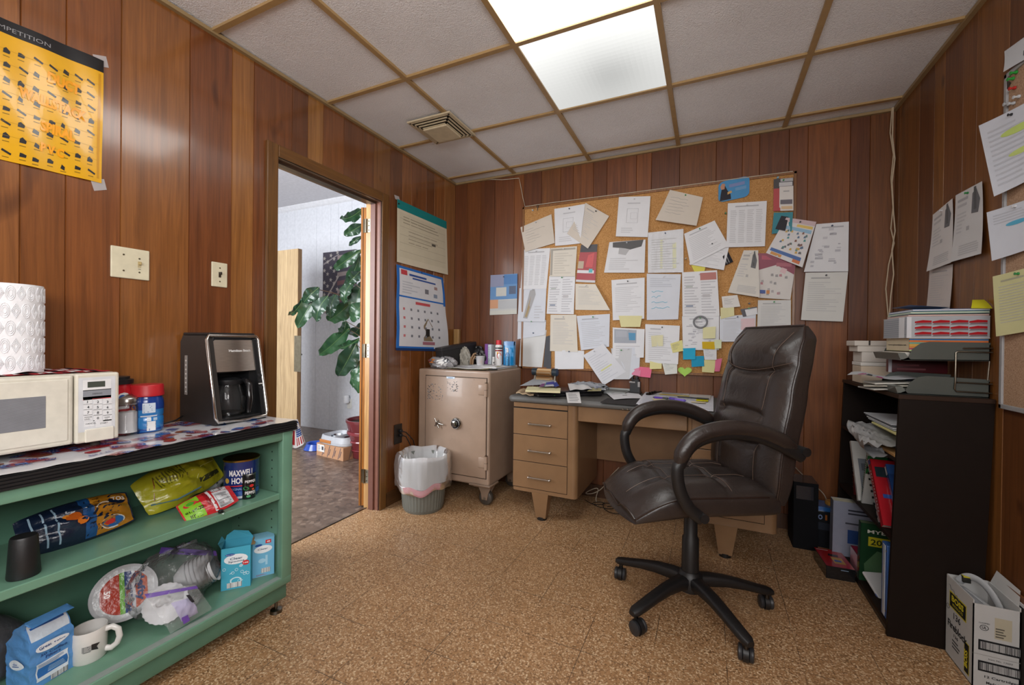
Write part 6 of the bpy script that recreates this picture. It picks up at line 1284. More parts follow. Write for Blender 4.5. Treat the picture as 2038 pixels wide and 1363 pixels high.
        scribble(b, f, .1, .1, .9, .9, 12, '#b0b4bc', seed, fill=.35); ell(b, f, .6, .72, .32, .05, '#c0d860', .0008, 'paper'); ell(b, f, .65, .42, .3, .04, '#c8dc70', .0008, 'paper')
    elif style == 'bluemark':
        scribble(b, f, .1, .7, .9, .92, 4, '#b0b4bc', seed, fill=.35); ell(b, f, .5, .62, .2, .045, '#3aa8cc', .0008, 'paper')
    elif style == 'bigM':
        b.text(f, 'M', .62, .2, .22, 1.0, '#2e2e32', 'paper', .001, .02, .2)
def fade(b, n0, base):          # faint print: ink blended towards the paper colour to soften it
    for i in range(n0, len(b.c)):
        c = b.c[i]; k = .45 if max(c)-min(c) < .12 and min(c) > .1 else .12
        b.c[i] = tuple(c[j]*(1-k)+base[j]*k for j in range(3))
def note(name, label, cat, pts, style='text', col='#dcdde0', curl=None, pin=True, plane=None, off=None, seed=None):
    plane = plane or PB; paper_n[0] += 1; i = paper_n[0]; sd = seed or i*13+5
    r = random.Random(sd)
    if curl is None:
        k = r.randrange(4); a = r.uniform(.004, .011)
        curl = (lambda u, v: a*(1-v)**2*(.4+.6*u), lambda u, v: a*(1-v)**2*(1-.6*u), lambda u, v: a*abs(u-.5)*1.4*(1-v*.5), lambda u, v: a*(1-v)**1.5)[k]
    f = sheetpx(plane, pts, off if off is not None else .0015+i*.00045, curl)
    b = MB(); b.surf(f, 10, 10, 'paper', col); nb_ = len(b.f); doc(b, f, style, sd, col); fade(b, nb_, lin(col)); o = b.build(name, None, label, cat)
    if pin:
        c = f(.5, .94); n = {'B': Vector((0, -1, 0)), 'R': Vector((-1, 0, 0)), 'L': Vector((1, 0, 0))}[plane.k]; b = MB(); cc = PINC[i % 5]; b.cyl(c, c+n*.004, .0045, 'satin', cc, 10); b.cyl(c+n*.004, c+n*.009, .0028, 'satin', cc, 10); b.cyl(c+n*.009, c+n*.011, .0045, 'satin', cc, 10); b.build('push_pin', o)
    return o
CR = '#cfc6ba'; CR2 = '#d6d0c4'; WH = '#d8d9dc'; BLW = '#d0d4dc'
N = note
N('bulletin_paper', 'white table sheet in the upper part of the leftmost column of board papers', 'paper', z6([(245, 505), (410, 495), (388, 740), (232, 745)]), 'table')
N('bulletin_paper', 'sheet at the lower left of the board, above the shaded bottom page', 'paper', z6([(215, 935), (385, 930), (380, 1020), (213, 1045)]), 'blank', BLW)
N('bulletin_paper', 'white sheet with a diagonal chain picture in the leftmost column', 'paper', z6([(225, 738), (387, 732), (380, 940), (215, 938)]), 'chain', BLW)
N('bulletin_paper', 'pale sheet at the bottom left corner of the board', 'paper', z6([(235, 1000), (388, 990), (362, 1214), (222, 1208)]), 'blank', '#d2d3d2')
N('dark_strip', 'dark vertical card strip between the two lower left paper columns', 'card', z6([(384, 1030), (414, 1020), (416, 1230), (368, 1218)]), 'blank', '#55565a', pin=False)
N('bulletin_paper', 'beige framed certificate in the second paper column', 'paper', z6([(412, 497), (572, 485), (562, 668), (410, 668)]), 'frame', CR2)
N('bulletin_paper', 'two-column form below the beige certificate', 'paper', z6([(405, 665), (562, 655), (553, 895), (390, 892)]), 'two')
N('bulletin_paper', 'white letter under the two-column form in the second column', 'paper', z6([(413, 898), (568, 898), (577, 1122), (410, 1116)]), 'letter', CR2)
N('bulletin_paper', 'lowest white page of the second column, just above the card file', 'paper', z6([(438, 1110), (615, 1115), (612, 1224), (440, 1226)]), 'blank')
N('leaflet', 'red leaflet with dark header beside the beige certificate', 'leaflet', z6([(597, 478), (696, 474), (682, 706), (566, 700)]), 'redleaf')
N('bulletin_paper', 'page with its right side curled forward under the red leaflet', 'paper', z6([(563, 712), (685, 715), (775, 872), (562, 868)]), 'letter', CR2, lambda u, v: .05*max(0, u-.45)**1.3*(1-.4*v))
N('bulletin_paper', 'white page with a blue line beside the second-column letter', 'paper', z6([(570, 905), (770, 893), (766, 1090), (598, 1112)]), 'text', BLW)
N('bulletin_paper', 'cream sketch sheet tilted at the upper left corner of the board', 'paper', z6([(232, 372), (418, 293), (440, 468), (262, 520)]), 'hand', CR)
N('bulletin_paper', 'white diagram sheet overlapped by the tilted cream letter, top left', 'paper', z6([(437, 262), (622, 232), (592, 470), (443, 485)]), 'draw')
N('bulletin_paper', 'cream letter tilted clockwise across the white diagram sheet', 'paper', z6([(625, 225), (766, 305), (640, 502), (513, 410)]), 'letter', CR)
N('bulletin_paper', 'white sheet with square drawing, pinned alone near the top centre', 'paper', z6([(825, 190), (1015, 185), (998, 432), (807, 428)]), 'draw')
N('bulletin_paper', 'curled cream sheet tilted beside the square drawing at top centre', 'paper', z7([(102, 147), (300, 192), (262, 370), (18, 335)]), 'hand', CR, lambda u, v: .03*(1-v)**2)
N('bulletin_paper', 'scorched-looking sheet with dark torn top in a plastic sleeve', 'paper', z6([(768, 462), (985, 446), (979, 646), (736, 645)]), 'dark', WH)
N('bulletin_paper', 'shiny sleeved list with yellow streaks in the board centre', 'paper', z6([(1000, 405), (1213, 382), (1214, 645), (1000, 647)]), 'sleeve', WH)
N('bulletin_paper', 'white memo below the scorched-looking sheet', 'paper', z6([(780, 690), (980, 675), (978, 922), (790, 932)]), 'letter')
N('bulletin_paper', 'sheet with pale blue handwriting below the sleeved list', 'paper', z6([(993, 652), (1198, 655), (1182, 926), (993, 930)]), 'bluehand', BLW)
N('bulletin_paper', 'tilted text page under the small overlapping memo, right of centre', 'paper', z7([(187, 412), (370, 332), (455, 485), (225, 602)]), 'text')
N('ticket', 'small black ticket peeking out beside the overlapping memo', 'ticket', z7([(450, 515), (482, 580), (436, 602), (418, 550)]), 'ticket', '#26262c', pin=False)
N('sticky_note', 'yellow flag under the corner of the overlapping memo', 'sticky note', z7([(228, 600), (315, 612), (308, 645), (260, 662)]), 'blank', '#d8cf62', pin=False)
N('bulletin_paper', 'memo laid over the tilted text page right of centre', 'paper', z7([(262, 440), (457, 490), (425, 632), (218, 597)]), 'text')
N('bulletin_paper', 'white sheet of number columns on bare cork at upper right', 'paper', z7([(450, 230), (684, 215), (672, 488), (440, 495)]), 'table')
N('leaflet', 'black, red and white leaflet at the top right corner of the board', 'leaflet', z7([(725, 85), (843, 75), (842, 275), (722, 277)]), 'redblack', '#d6d2ce')
N('card', 'white and teal card below the black and red leaflet', 'card', z7([(725, 287), (840, 283), (832, 400), (712, 415)]), 'blank', '#4a8a96', pin=False)
N('bulletin_paper', 'page of small print pinned half on the wall, right of the board', 'paper', z7([(980, 355), (1176, 340), (1170, 640), (905, 642)]), 'form')
N('bulletin_paper', 'lower plain letter on the wall at the right of the board', 'paper', z7([(915, 647), (1170, 642), (1138, 940), (887, 930)]), 'letter', '#d4d4d0')
N('leaflet', 'curling sheet with a black machine picture, right half of board', 'leaflet', z7([(545, 512), (632, 512), (637, 797), (450, 765)]), 'tool', '#d0ccc4', lambda u, v: .03*(u*(1-v)))
N('bulletin_paper', 'white page below the purple leaflet at the lower right of the board', 'paper', z7([(630, 812), (827, 810), (826, 990), (625, 990)]), 'text', '#d0d0ce')
N('leaflet', 'purple and white product leaflet at the right edge of the board', 'leaflet', z7([(630, 530), (864, 535), (824, 808), (632, 797)]), 'purplelf', '#d4d0cc')
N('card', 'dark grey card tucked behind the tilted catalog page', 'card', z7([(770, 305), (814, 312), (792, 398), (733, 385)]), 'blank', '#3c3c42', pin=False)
N('leaflet', 'colourful catalog page tilted across the right edge of the board', 'leaflet', z7([(800, 316), (980, 342), (890, 620), (678, 528)]), 'catalog', '#d6d4d4', lambda u, v: .03*u*(1-v))
N('bulletin_paper', 'two-column notice with red heading in the right centre of the board', 'paper', z7([(175, 645), (385, 632), (400, 906), (178, 908)]), 'redhead')
o = N('bulletin_paper', 'form with a dark ring drawn on it, under the red-headed notice', 'paper', z7([(175, 908), (397, 905), (396, 1110), (180, 1110)]), 'form')
N('bulletin_paper', 'small white slip right of the red-headed notice', 'paper slip', z7([(412, 790), (506, 780), (524, 850), (420, 860)]), 'hand', '#d8d6d2', pin=False)
N('bulletin_paper', 'pale page half hidden behind the chair back on the board', 'paper', z7([(400, 908), (618, 895), (612, 1060), (400, 1060)]), 'text', BLW)
N('sticky_note', 'faded pink square on the pale page behind the chair back', 'sticky note', z7([(527, 922), (612, 920), (612, 990), (527, 990)]), 'blank', '#d6bcc0', pin=False)
N('sticky_note', 'cream square below the small white slip on the board', 'sticky note', z7([(405, 857), (486, 850), (488, 905), (405, 925)]), 'blank', '#d6d2a4', pin=False)
N('card', 'white and black photo card beside the cream square on the board', 'card', z7([(525, 866), (624, 850), (627, 895), (540, 912)]), 'photo', WH)
N('bulletin_paper', 'page with a blue picture under the white memo', 'paper', z6([(790, 975), (982, 985), (976, 1155), (790, 1160)]), 'bluepic')
N('sticky_note', 'yellow square at the foot of the white memo', 'sticky note', z6([(825, 905), (966, 905), (955, 972), (840, 972)]), 'blank', '#d8d2a0', pin=False)
N('bulletin_paper', 'text page below the blue handwriting, carrying small notes', 'paper', z6([(985, 955), (1192, 965), (1182, 1195), (985, 1185)]), 'text')
N('bulletin_paper', 'narrow white page beside the pink notes, lower centre', 'paper', z6([(800, 1095), (955, 1095), (950, 1228), (890, 1285)]), 'blank', BLW)
N('bulletin_paper', 'grey-white page behind the large tilted stack, lower centre', 'paper', z6([(780, 1100), (905, 1100), (890, 1285), (800, 1285)]), 'blank', '#c8c9cc')
N('bulletin_paper', 'thick stapled stack hanging tilted below the board centre', 'paper', z6([(612, 1142), (732, 1072), (870, 1240), (735, 1322)]), 'hilite', '#d4d5da')
N('sticky_note', 'cream square on the text page, left of the yellow tilted note', 'sticky note', z6([(1020, 1025), (1092, 1020), (1092, 1086), (1025, 1090)]), 'blank', '#d8d4b0', pin=False)
N('sticky_note', 'blue note tucked under the tilted yellow note', 'sticky note', z6([(1108, 1088), (1177, 1122), (1162, 1174), (1093, 1156)]), 'blank', '#2f9abc', pin=False)
N('sticky_note', 'tilted yellow note above the left blue note', 'sticky note', z6([(1135, 1072), (1206, 1050), (1214, 1115), (1150, 1127)]), 'hand', '#d6d08e', pin=False)
N('bulletin_paper', 'white slip hanging left of the green heart note', 'paper slip', z6([(1080, 1165), (1176, 1180), (1177, 1250), (1105, 1257)]), 'hand', '#d4d6d0', pin=False)
N('sticky_note', 'pale yellow note above the pink notes at the board bottom', 'sticky note', z6([(1013, 1160), (1086, 1155), (1084, 1222), (1013, 1224)]), 'blank', '#d8d29a', pin=False)
N('sticky_note', 'faded pink note left of the bright pink one', 'sticky note', z6([(905, 1228), (960, 1212), (955, 1266), (905, 1258)]), 'blank', '#d88aa4', pin=False)
N('sticky_note', 'bright pink note hanging below the board above the stapler', 'sticky note', z6([(950, 1210), (1026, 1216), (1016, 1276), (945, 1268)]), 'blank', '#e0708e', pin=False)
N('sticky_note', 'cream note beside the dark ring on the form', 'sticky note', z7([(300, 975), (377, 970), (374, 1040), (300, 1042)]), 'blank', '#d6d2a6', pin=False)
N('card', 'yellow and blue card below the cream note on the form', 'card', z7([(295, 1060), (370, 1060), (371, 1106), (297, 1102)]), 'blank', '#c9a82a', pin=False)
N('bulletin_paper', 'white slip under the yellow and blue card', 'paper slip', z7([(300, 1092), (382, 1090), (382, 1168), (310, 1168)]), 'hand', WH, pin=False)
N('sticky_note', 'pale green note at the right of the yellow and blue card', 'sticky note', z7([(368, 1050), (412, 1048), (410, 1100), (370, 1102)]), 'blank', '#cfd6b4', pin=False)
N('sticky_note', 'upper of two blue notes beside bare cork, right of the heart', 'sticky note', z7([(180, 1100), (256, 1097), (254, 1165), (182, 1167)]), 'blank', '#2fa0c4', pin=False)
N('sticky_note', 'lower blue note overlapping the upper blue note', 'sticky note', z7([(230, 1147), (306, 1145), (308, 1206), (233, 1211)]), 'blank', '#2a94b8', pin=False)
N('sticky_note', 'cream note at the board bottom, beside the chair', 'sticky note', z7([(295, 1172), (381, 1160), (366, 1246), (295, 1241)]), 'blank', '#d8d49a', pin=False)
N('sticky_note', 'pink note half hidden by the chair back edge', 'sticky note', z7([(375, 1165), (415, 1160), (400, 1238), (370, 1237)]), 'blank', '#e07898', pin=False)
# heart note, ring, plaque
cu, cv = PB.uv(1363, 738.5); b = MB(); f = lambda u, v: Vector((cu+u, -.03-.006*max(0, -v*20), cv+v))
pts = [(.0036*16*math.sin(a)**3*.75, .0036*(13*math.cos(a)-5*math.cos(2*a)-2*math.cos(3*a)-math.cos(4*a))*.62) for a in [2*PI*k/40 for k in range(40)]]
b.poly(f, pts, '#a6cf62', 'paper', .0); b.build('heart_note', None, 'green heart-shaped note stuck on the wall at the board bottom', 'sticky note')
u, v = PB.uv(1394, 641); b = MB(); b.tube([(u+.04*math.cos(a), -.044, v+.037*math.sin(a)) for a in [2*PI*k/32 for k in range(32)]], .0055, 8, 'satin', '#77787c', closed=True); b.build('rubber_ring', None, 'grey ring hanging on the form below the red-headed notice', 'ring')
(u0, v1), (u1, v0) = PB.uv(1430, 361), PB.uv(1491, 394); t = thing('blue_plaque', 'blue rounded plaque with a dark figure at the top right of the board', 'plaque', ((u0+u1)/2, -.02, v0))
b = MB(); sk = R(-4); b.prism([(u0+(x)*(u1-u0), v0+y*(v1-v0)+(x-.5)*.02) for x, y in rrect(0, 1, 0, 1, .2, 6)], .017, .0225, 'gloss', '#4a8ec0', Matrix(((1, 0, 0, 0), (0, 0, -1, 0), (0, 1, 0, 0), (0, 0, 0, 1)))); f = lambda u, v: Vector((u0+u*(u1-u0), -.0226, v0+v*(v1-v0)+(u-.5)*.02))
b.poly(f, [(.05, .05), (.42, .05), (.4, .3), (.3, .5), (.22, .75), (.12, .7), (.08, .4)], '#22242e', 'gloss', .0005); b.poly(f, [(.1, .6), (.2, .6), (.22, .85), (.12, .9), (.06, .75)], '#b98a70', 'gloss', .0008); b.poly(f, [(.3, .3), (.45, .36), (.42, .46), (.3, .42)], '#c9a060', 'gloss', .0008); b.mark(f, .35, .62, .85, .78, '#7a8ab8', 'gloss', .0006); b.mark(f, .55, .4, .9, .55, '#6a9ac4', 'gloss', .0006); b.build('plaque_panel', t)
# leaflet on the wall left of the board
PW = Plane('B', -.001)
N('leaflet', 'blue leaflet with orange corner on the wall left of the notice board', 'leaflet', z6([(52, 660), (214, 650), (211, 893), (48, 900)]), 'blueleaf', '#c8cac8', None, True, PW, .004)
# pins and a key on bare cork
def pinat(px, py, col, label, plane=PB):
    u, v = plane.uv(px, py); c = plane.fn(u, v); n = {'B': Vector((0, -1, 0)), 'R': Vector((-1, 0, 0))}[plane.k]; b = MB(); b.cyl(c, c+n*.006, .0055, 'satin', col, 10); b.cyl(c+n*.006, c+n*.014, .0035, 'satin', col, 10); b.cyl(c+n*.014, c+n*.017, .0055, 'satin', col, 10); b.build('push_pin', None, label, 'push pin')
pinat(1061, 419, '#b9c4cc', 'pale push pin beside the hanging key, top left of the board')
pinat(1444, 425, '#2f6a3a', 'dark green push pin left of the number columns sheet')
pinat(1547.5, 354.5, '#7fb0c8', 'light blue push pin above the black and red leaflet')
pinat(1365, 515, '#a89a80', 'tan push pin on bare cork left of the overlapping memo')
pinat(1491, 604, '#26262c', 'black push pin above the white and black photo card')
u, v = PB.uv(1071, 411); b = MB(); b.tube([(u+.008*math.cos(a), -.026, v+.008*math.sin(a)) for a in [k*PI/6 for k in range(12)]], .002, 6, 'metal', '#8a8680', closed=True); b.cyl((u, -.026, v-.006), (u, -.026, v-.034), .0035, 'metal', '#8a8680', 8); b.build('hanging_key', None, 'small metal key hanging from the top left of the board frame', 'key')
# wire down the wall to the board
b = MB(); a = PY(968, 356, -.01); pts = [PY(970, 357, -.012), PY(1000, 357.5, -.012), PY(1033, 354.5, -.012), PY(1036, 368, -.008), PY(1041, 395, -.008), PY(1045, 411, -.01), PY(1100, 403, -.024), PY(1250, 384, -.024), PY(1400, 364, -.024), PY(1578, 341, -.024)]
b.tube(pts, .0028, 6, 'satin', '#c4b8a4'); b.build('wall_wire', None, 'thin cream wire running from the ceiling along the board top', 'wire')
b = MB(); w8 = lambda L: [PY(1640+x/2.098, 50+y/2.098, -.02) for x, y in L]
b.tube(w8([(284, 345), (276, 450), (290, 540), (280, 640), (288, 760), (279, 850), (293, 910), (270, 1000), (258, 1100), (268, 1215), (268, 1330)]), .0032, 6, 'satin', '#b9a68c'); b.tube([p+Vector((.006, -.004, 0)) for p in w8([(282, 345), (279, 470), (289, 560), (277, 660), (283, 780), (290, 860), (277, 940), (284, 1040), (272, 1130), (266, 1215), (270, 1330)])], .0032, 6, 'satin', '#c4b298'); b.build('twisted_string', None, 'twisted cream cord hanging from the ceiling in the right back corner', 'cord')
# ================================================================ EXECUTIVE CHAIR
CCX, CCY, CH_ = 1.925, -1.10, R(210)
t = thing('office_chair', 'dark brown leather executive swivel chair with curved armrests', 'chair', (CCX, CCY, 0), CH_); CM = TR(CCX, CCY, 0, CH_)
LE = '#2f2724'; BKP = '#1b1a1b'; PIP = '#2a1d18'
def sup(a, p): c, s = math.cos(a), math.sin(a); return (math.copysign(abs(c)**p, c), math.copysign(abs(s)**p, s))
gs = lambda d, w: math.exp(-(d/w)**2)
def seat_pt(v, a):       # v: rear 0 to front 1
    x = -.245+.555*v; fr = max(0, (x-.13)/.18); rear = max(0, (-.18-x)/.065)
    zt = .572-.10*fr**2.2-.012*rear**2; zb = .468-.022*min(1, fr)+.0*rear; w = .232-.03*fr**2.5-.012*rear**2
    if v > .985: pass
    c, s = sup(a, .42); y = w*c; zc_ = (zt+zb)/2; h = (zt-zb)/2; z = zc_+h*s
    if s > .2:
        k = max(0, 1-(y/w)**4); z += .022*k*min(1, v*6)
        for ys in (-.085, .085): z -= .014*gs(y-ys, .009)
        for xs in (-.04, .15): z -= .013*gs(x-xs, .01)*k
        z += .009*abs(math.sin((y+.085)*PI/.17))**.5*k
    x += .05*(1-(y/.24)**2)*max(0, fr)**1.3*.9
    return CM @ Vector((x, y, z))
b = MB(); N1, N2 = 46, 72
vs = [seat_pt(j/N1, 2*PI*i/N2) for j in range(N1+1) for i in range(N2)]
b.add(vs, [(j*N2+i, (j+1)*N2+i, (j+1)*N2+(i+1) % N2, j*N2+(i+1) % N2) for j in range(N1) for i in range(N2)], 'leather', LE, True)
for j, rev in ((0, False), (N1, True)):
    ring = vs[j*N2:(j+1)*N2]; c = sum(ring, Vector())/N2; o = [c]+ring; b.add(o, [((0, 1+(i+1) % N2, 1+i) if rev else (0, 1+i, 1+(i+1) % N2)) for i in range(N2)], 'leather', LE, True)
seat = b.build('seat', t)
b = MB(); path = [seat_pt(j/40, .35) for j in range(4, 41)]; b.tube([p+CM.to_3x3() @ Vector((0, .003, 0)) for p in path], .0042, 6, 'leather', PIP); path = [seat_pt(j/40, PI-.35) for j in range(4, 41)]; b.tube([p+CM.to_3x3() @ Vector((0, -.003, 0)) for p in path], .0042, 6, 'leather', PIP)
b.tube([seat_pt(1, .35+(PI-.7)*k/20)+CM.to_3x3() @ Vector((.003, 0, 0)) for k in range(21)], .0042, 6, 'leather', PIP); b.build('piping', seat)
b = MB()
for ys in (-.095, .075):
    b.tube([seat_pt(v, math.acos(max(-1, min(1, math.copysign(abs(ys/.232)**(1/.42), ys)))))+Vector((0, 0, .001)) for v in [.08+.87*k/30 for k in range(31)]], .0011, 4, 'leather', '#6a564a')
for xs in (-.052, .138): b.tube([seat_pt((xs+.245)/.555, PI*.22+PI*.56*k/24)+Vector((0, 0, .001)) for k in range(25)], .0011, 4, 'leather', '#6a564a')
b.build('stitching', seat)
def interp(tb, q):
    for (q0, a), (q1, c) in zip(tb, tb[1:]):
        if q <= q1: k = max(0, min(1, (q-q0)/(q1-q0))); k = k*k*(3-2*k)*.5+k*.5; return a+(c-a)*k
    return tb[-1][1]
def back_pt(v, a):
    z = .515+.70*v
    xf = interp([(.5, -.215), (.62, -.218), (.80, -.232), (.95, -.262), (1.09, -.300), (1.2, -.335)], z); xr = interp([(.5, -.285), (.72, -.315), (.95, -.36), (1.2, -.412)], z)
    w = interp([(.5, .215), (.6, .232), (.85, .236), (1.05, .226), (1.16, .214), (1.215, .185)], z)
    top = max(0, (z-1.15)/.065); bot = max(0, (.555-z)/.04)
    xf -= .025*top**2+.02*bot**2; xr += .03*top**2+.012*bot**2
    c, s = sup(a, .36); y = w*c; xm = (xf+xr)/2; h = (xf-xr)/2; x = xm+h*s
    if s > .2:
        k = max(0, 1-(y/w)**4)*min(1, (1-v)*9)*min(1, v*9)
        x += .03*k
        s1 = 1.015+.9*y*y; s2 = .862-.9*y*y; s3 = .715+1.2*y*y; sw = interp([(.5, .12), (.72, .115), (.9, .125), (1.03, .13), (1.2, .15)], z)
        pil = 0
        x -= (.02*gs(z-s1, .012))*k
        if abs(y) < sw+.02: x -= (.02*gs(z-s2, .014)*(z > .5)+.02*gs(z-s3, .016))*k; x += .016*k*gs((z-.79)/.055, 1)*(abs(y) < sw)
        for q in (-1, 1): x -= .012*gs(y-q*sw, .008)*k
        if .87 < z < 1.0 and abs(y) < sw: x += .0028*math.sin(y*150)*k*gs(z-.93, .05)
        x += .02*k*gs(z-1.10, .06)
    return CM @ Vector((x, y, z))
b = MB(); N1, N2 = 84, 88
vs = [back_pt(j/N1, 2*PI*i/N2) for j in range(N1+1) for i in range(N2)]
b.add(vs, [(j*N2+i, j*N2+(i+1) % N2, (j+1)*N2+(i+1) % N2, (j+1)*N2+i) for j in range(N1) for i in range(N2)], 'leather', LE, True)
for j, rev in ((0, True), (N1, False)):
    ring = vs[j*N2:(j+1)*N2]; c = sum(ring, Vector())/N2; o = [c]+ring; b.add(o, [((0, 1+(i+1) % N2, 1+i) if rev else (0, 1+i, 1+(i+1) % N2)) for i in range(N2)], 'leather', LE, True)
bk = b.build('backrest', t)
b = MB()
for a in (.32, PI-.32): b.tube([back_pt(k/50, a)+CM.to_3x3() @ Vector((.001, .003 if a < 1 else -.003, 0)) for k in range(1, 51)], .0045, 6, 'leather', PIP)
b.tube([back_pt(1, .32+(PI-.64)*k/20)+Vector((0, 0, .002)) for k in range(21)], .0045, 6, 'leather', PIP); b.build('piping', bk)
b = MB()
def onback(y, z):
    w = interp([(.5, .215), (.6, .232), (.85, .236), (1.05, .226), (1.16, .214), (1.215, .185)], z); q = max(-1, min(1, y/w)); return back_pt((z-.515)/.70, math.acos(math.copysign(abs(q)**(1/.36), q)))+CM.to_3x3() @ Vector((.0012, 0, 0))
for q in (-1, 1): b.tube([onback(q*(interp([(.5, .12), (.72, .115), (.9, .125), (1.03, .13), (1.2, .15)], z)+.009), z) for z in [.56+.63*k/40 for k in range(41)]], .0011, 4, 'leather', '#6a564a')
b.tube([onback(y, 1.03+.9*y*y) for y in [-.21+.42*k/24 for k in range(25)]], .0011, 4, 'leather', '#6a564a'); b.build('stitching', bk)
ARM = [(.105, .498), (.15, .53), (.186, .59), (.2, .65), (.199, .70), (.16, .774), (.11, .806), (.035, .824), (-.045, .825), (-.123, .81), (-.2, .778), (-.286, .735)]
def smooth(pts, n=3):
    for _ in range(n):
        q = [pts[0]]
        for a, c in zip(pts, pts[1:]): q += [tuple(a[k]*.75+c[k]*.25 for k in range(len(a))), tuple(a[k]*.25+c[k]*.75 for k in range(len(a)))]
        pts = q+[pts[-1]]
    return pts
for sy in (1, -1):
    y = sy*.272; sp = smooth(ARM, 2); b = MB(); b.tube([CM @ Vector((x, y, z-.014 if z > .7 else z)) for x, z in sp], .023, 14, 'worn_black', BKP, True, .8, up=tuple(CM.to_3x3() @ Vector((0, 1, 0))))
    for x, z in (ARM[0], ARM[-1]): b.cyl(CM @ Vector((x, y-sy*.05, z+.008)), CM @ Vector((x, y+sy*.024, z+.008)), .017, 'worn_black', BKP, 14)
    fr_ = b.build('armrest', t)
    pad = [p for p in sp if p[1] > .69 and p[0] > -.26]; b = MB(); n_ = len(pad)
    b.tube([CM @ Vector((x, y, z+.006)) for x, z in pad], [.029*min(1, .55+.25*min(k, n_-1-k)) for k in range(n_)], 14, 'leather', LE, True, .95, up=tuple(CM.to_3x3() @ Vector((0, 1, 0)))); b.build('arm_pad', fr_)
b = MB(); b.box((-.13, -.1, .44), (.12, .1, .468), 'worn_black', BKP, .006, CM); b.box((-.26, -.035, .452), (-.1, .035, .462), 'worn_black', BKP, .003, CM); b.box((-.31, -.035, .452), (-.25, .035, .60), 'worn_black', BKP, .004, CM @ TR(0, 0, 0)); b.tube([CM @ Vector(p) for p in ((.05, -.1, .45), (.05, -.18, .447), (.05, -.21, .444))], .006, 8, 'worn_black', BKP); b.build('tilt_mechanism', t)
b = MB(); Mx = Matrix.Translation((CCX, CCY, 0)); b.lathe([(.036, .13), (.034, .30), (.028, .31), (.028, .445)], 28, 'worn_black', BKP, Mx); b.build('gas_column', t)
b = MB(); b.lathe([(.03, .075), (.05, .08), (.056, .11), (.05, .145), (.038, .16), (.034, .16)], 32, 'worn_black', BKP, Mx); b.build('base_hub', t)
for dg in (163, 235, 307, 22, 91):
    a = R(dg); d_ = Vector((math.cos(a), math.sin(a), 0)); s_ = Vector((-d_.y, d_.x, 0)); b = MB(); st = [(.03, .118, .030, .03), (.08, .122, .027, .026), (.15, .118, .025, .022), (.22, .106, .024, .018), (.29, .09, .024, .015), (.33, .082, .023, .014), (.348, .079, .014, .01)]; vs = []; K = 12
    for r_, z, hw_, hz in st:
        for i in range(K): c, s = sup(2*PI*i/K, .6); vs.append(Vector((CCX, CCY, z))+d_*r_+s_*(hw_*c)+Vector((0, 0, hz*s)))
    b.add(vs, [(j*K+i, j*K+(i+1) % K, (j+1)*K+(i+1) % K, (j+1)*K+i) for j in range(len(st)-1) for i in range(K)], 'worn_black', BKP, True); b.add(vs[-K:], [list(range(K))], 'worn_black', BKP); b.build('base_leg', t)
    ce = Vector((CCX, CCY, 0))+d_*.325; a2 = a+rnd.uniform(-.9, .9)+.6; ax = Vector((math.cos(a2), math.sin(a2), 0)); fw = Vector((-ax.y, ax.x, 0)); b = MB(); w0 = ce+fw*.012+Vector((0, 0, .027))
    b.cyl(ce+Vector((0, 0, .05)), ce+Vector((0, 0, .075)), .009, 'metal', '#55524e', 10)
    Mw = Matrix.Translation(w0) @ ax.to_track_quat('Z', 'Y').to_matrix().to_4x4()
    b.lathe([(.0, -.009), (.03, -.009), (.03, .009), (0, .009)], 20, 'worn_black', BKP, Mw); cst = b.build('caster', t)
    for q in (-1, 1):
        b = MB(); b.lathe([(.0, q*.01), (.024, q*.01), (.027, q*.013), (.027, q*.023), (.022, q*.026), (.0, q*.027)] if q > 0 else [(.0, -.027), (.022, -.026), (.027, -.023), (.027, -.013), (.024, -.01), (0, -.01)], 24, 'satin', '#2c2d30', Mw); b.build('wheel', cst)
# ================================================================ BOOKCASE
KY0, KY1, KX0, KX1, KZ = -.962, -.205, 2.634, 2.902, .95
KM = Matrix(((1, 0, .03, 0), (0, 1, 0, 0), (0, 0, 1, 0), (0, 0, 0, 1)))          # the case has racked towards the wall
t = thing('bookcase', 'dark espresso open bookcase leaning toward the right wall', 'bookcase', (2.77, -.58, 0)); ES = '#1a120e'
b = MB()
for lo, hi in (((KX0, KY0, 0), (KX1, KY0+.016, KZ-.016)), ((KX0, KY1-.016, 0), (KX1, KY1, KZ-.016))): b = MB(); b.box(lo, hi, 'laminate', ES, .001, KM); b.build('side_panel', t)
b = MB(); b.box((KX0-.004, KY0-.002, KZ-.016), (KX1, KY1+.002, KZ), 'laminate', '#33241c', .001, KM); b.build('top_panel', t)
b = MB(); b.box((KX1-.006, KY0+.016, .02), (KX1, KY1-.016, KZ-.016), 'matte', '#1c1411', 0, KM); b.build('back_panel', t)
KS = [.045, .385, .70]
for z in KS: b = MB(); b.box((KX0+.002, KY0+.016, z-.016), (KX1-.006, KY1-.016, z), 'laminate', '#261b16', .001, KM); b.build('shelf', t)
b = MB(); b.box((KX0+.01, KY0+.016, 0), (KX0+.022, KY1-.016, .029), 'satin', ES, 0, KM); b.build('kick_board', t)
def kx(z): return KX0+.03*z
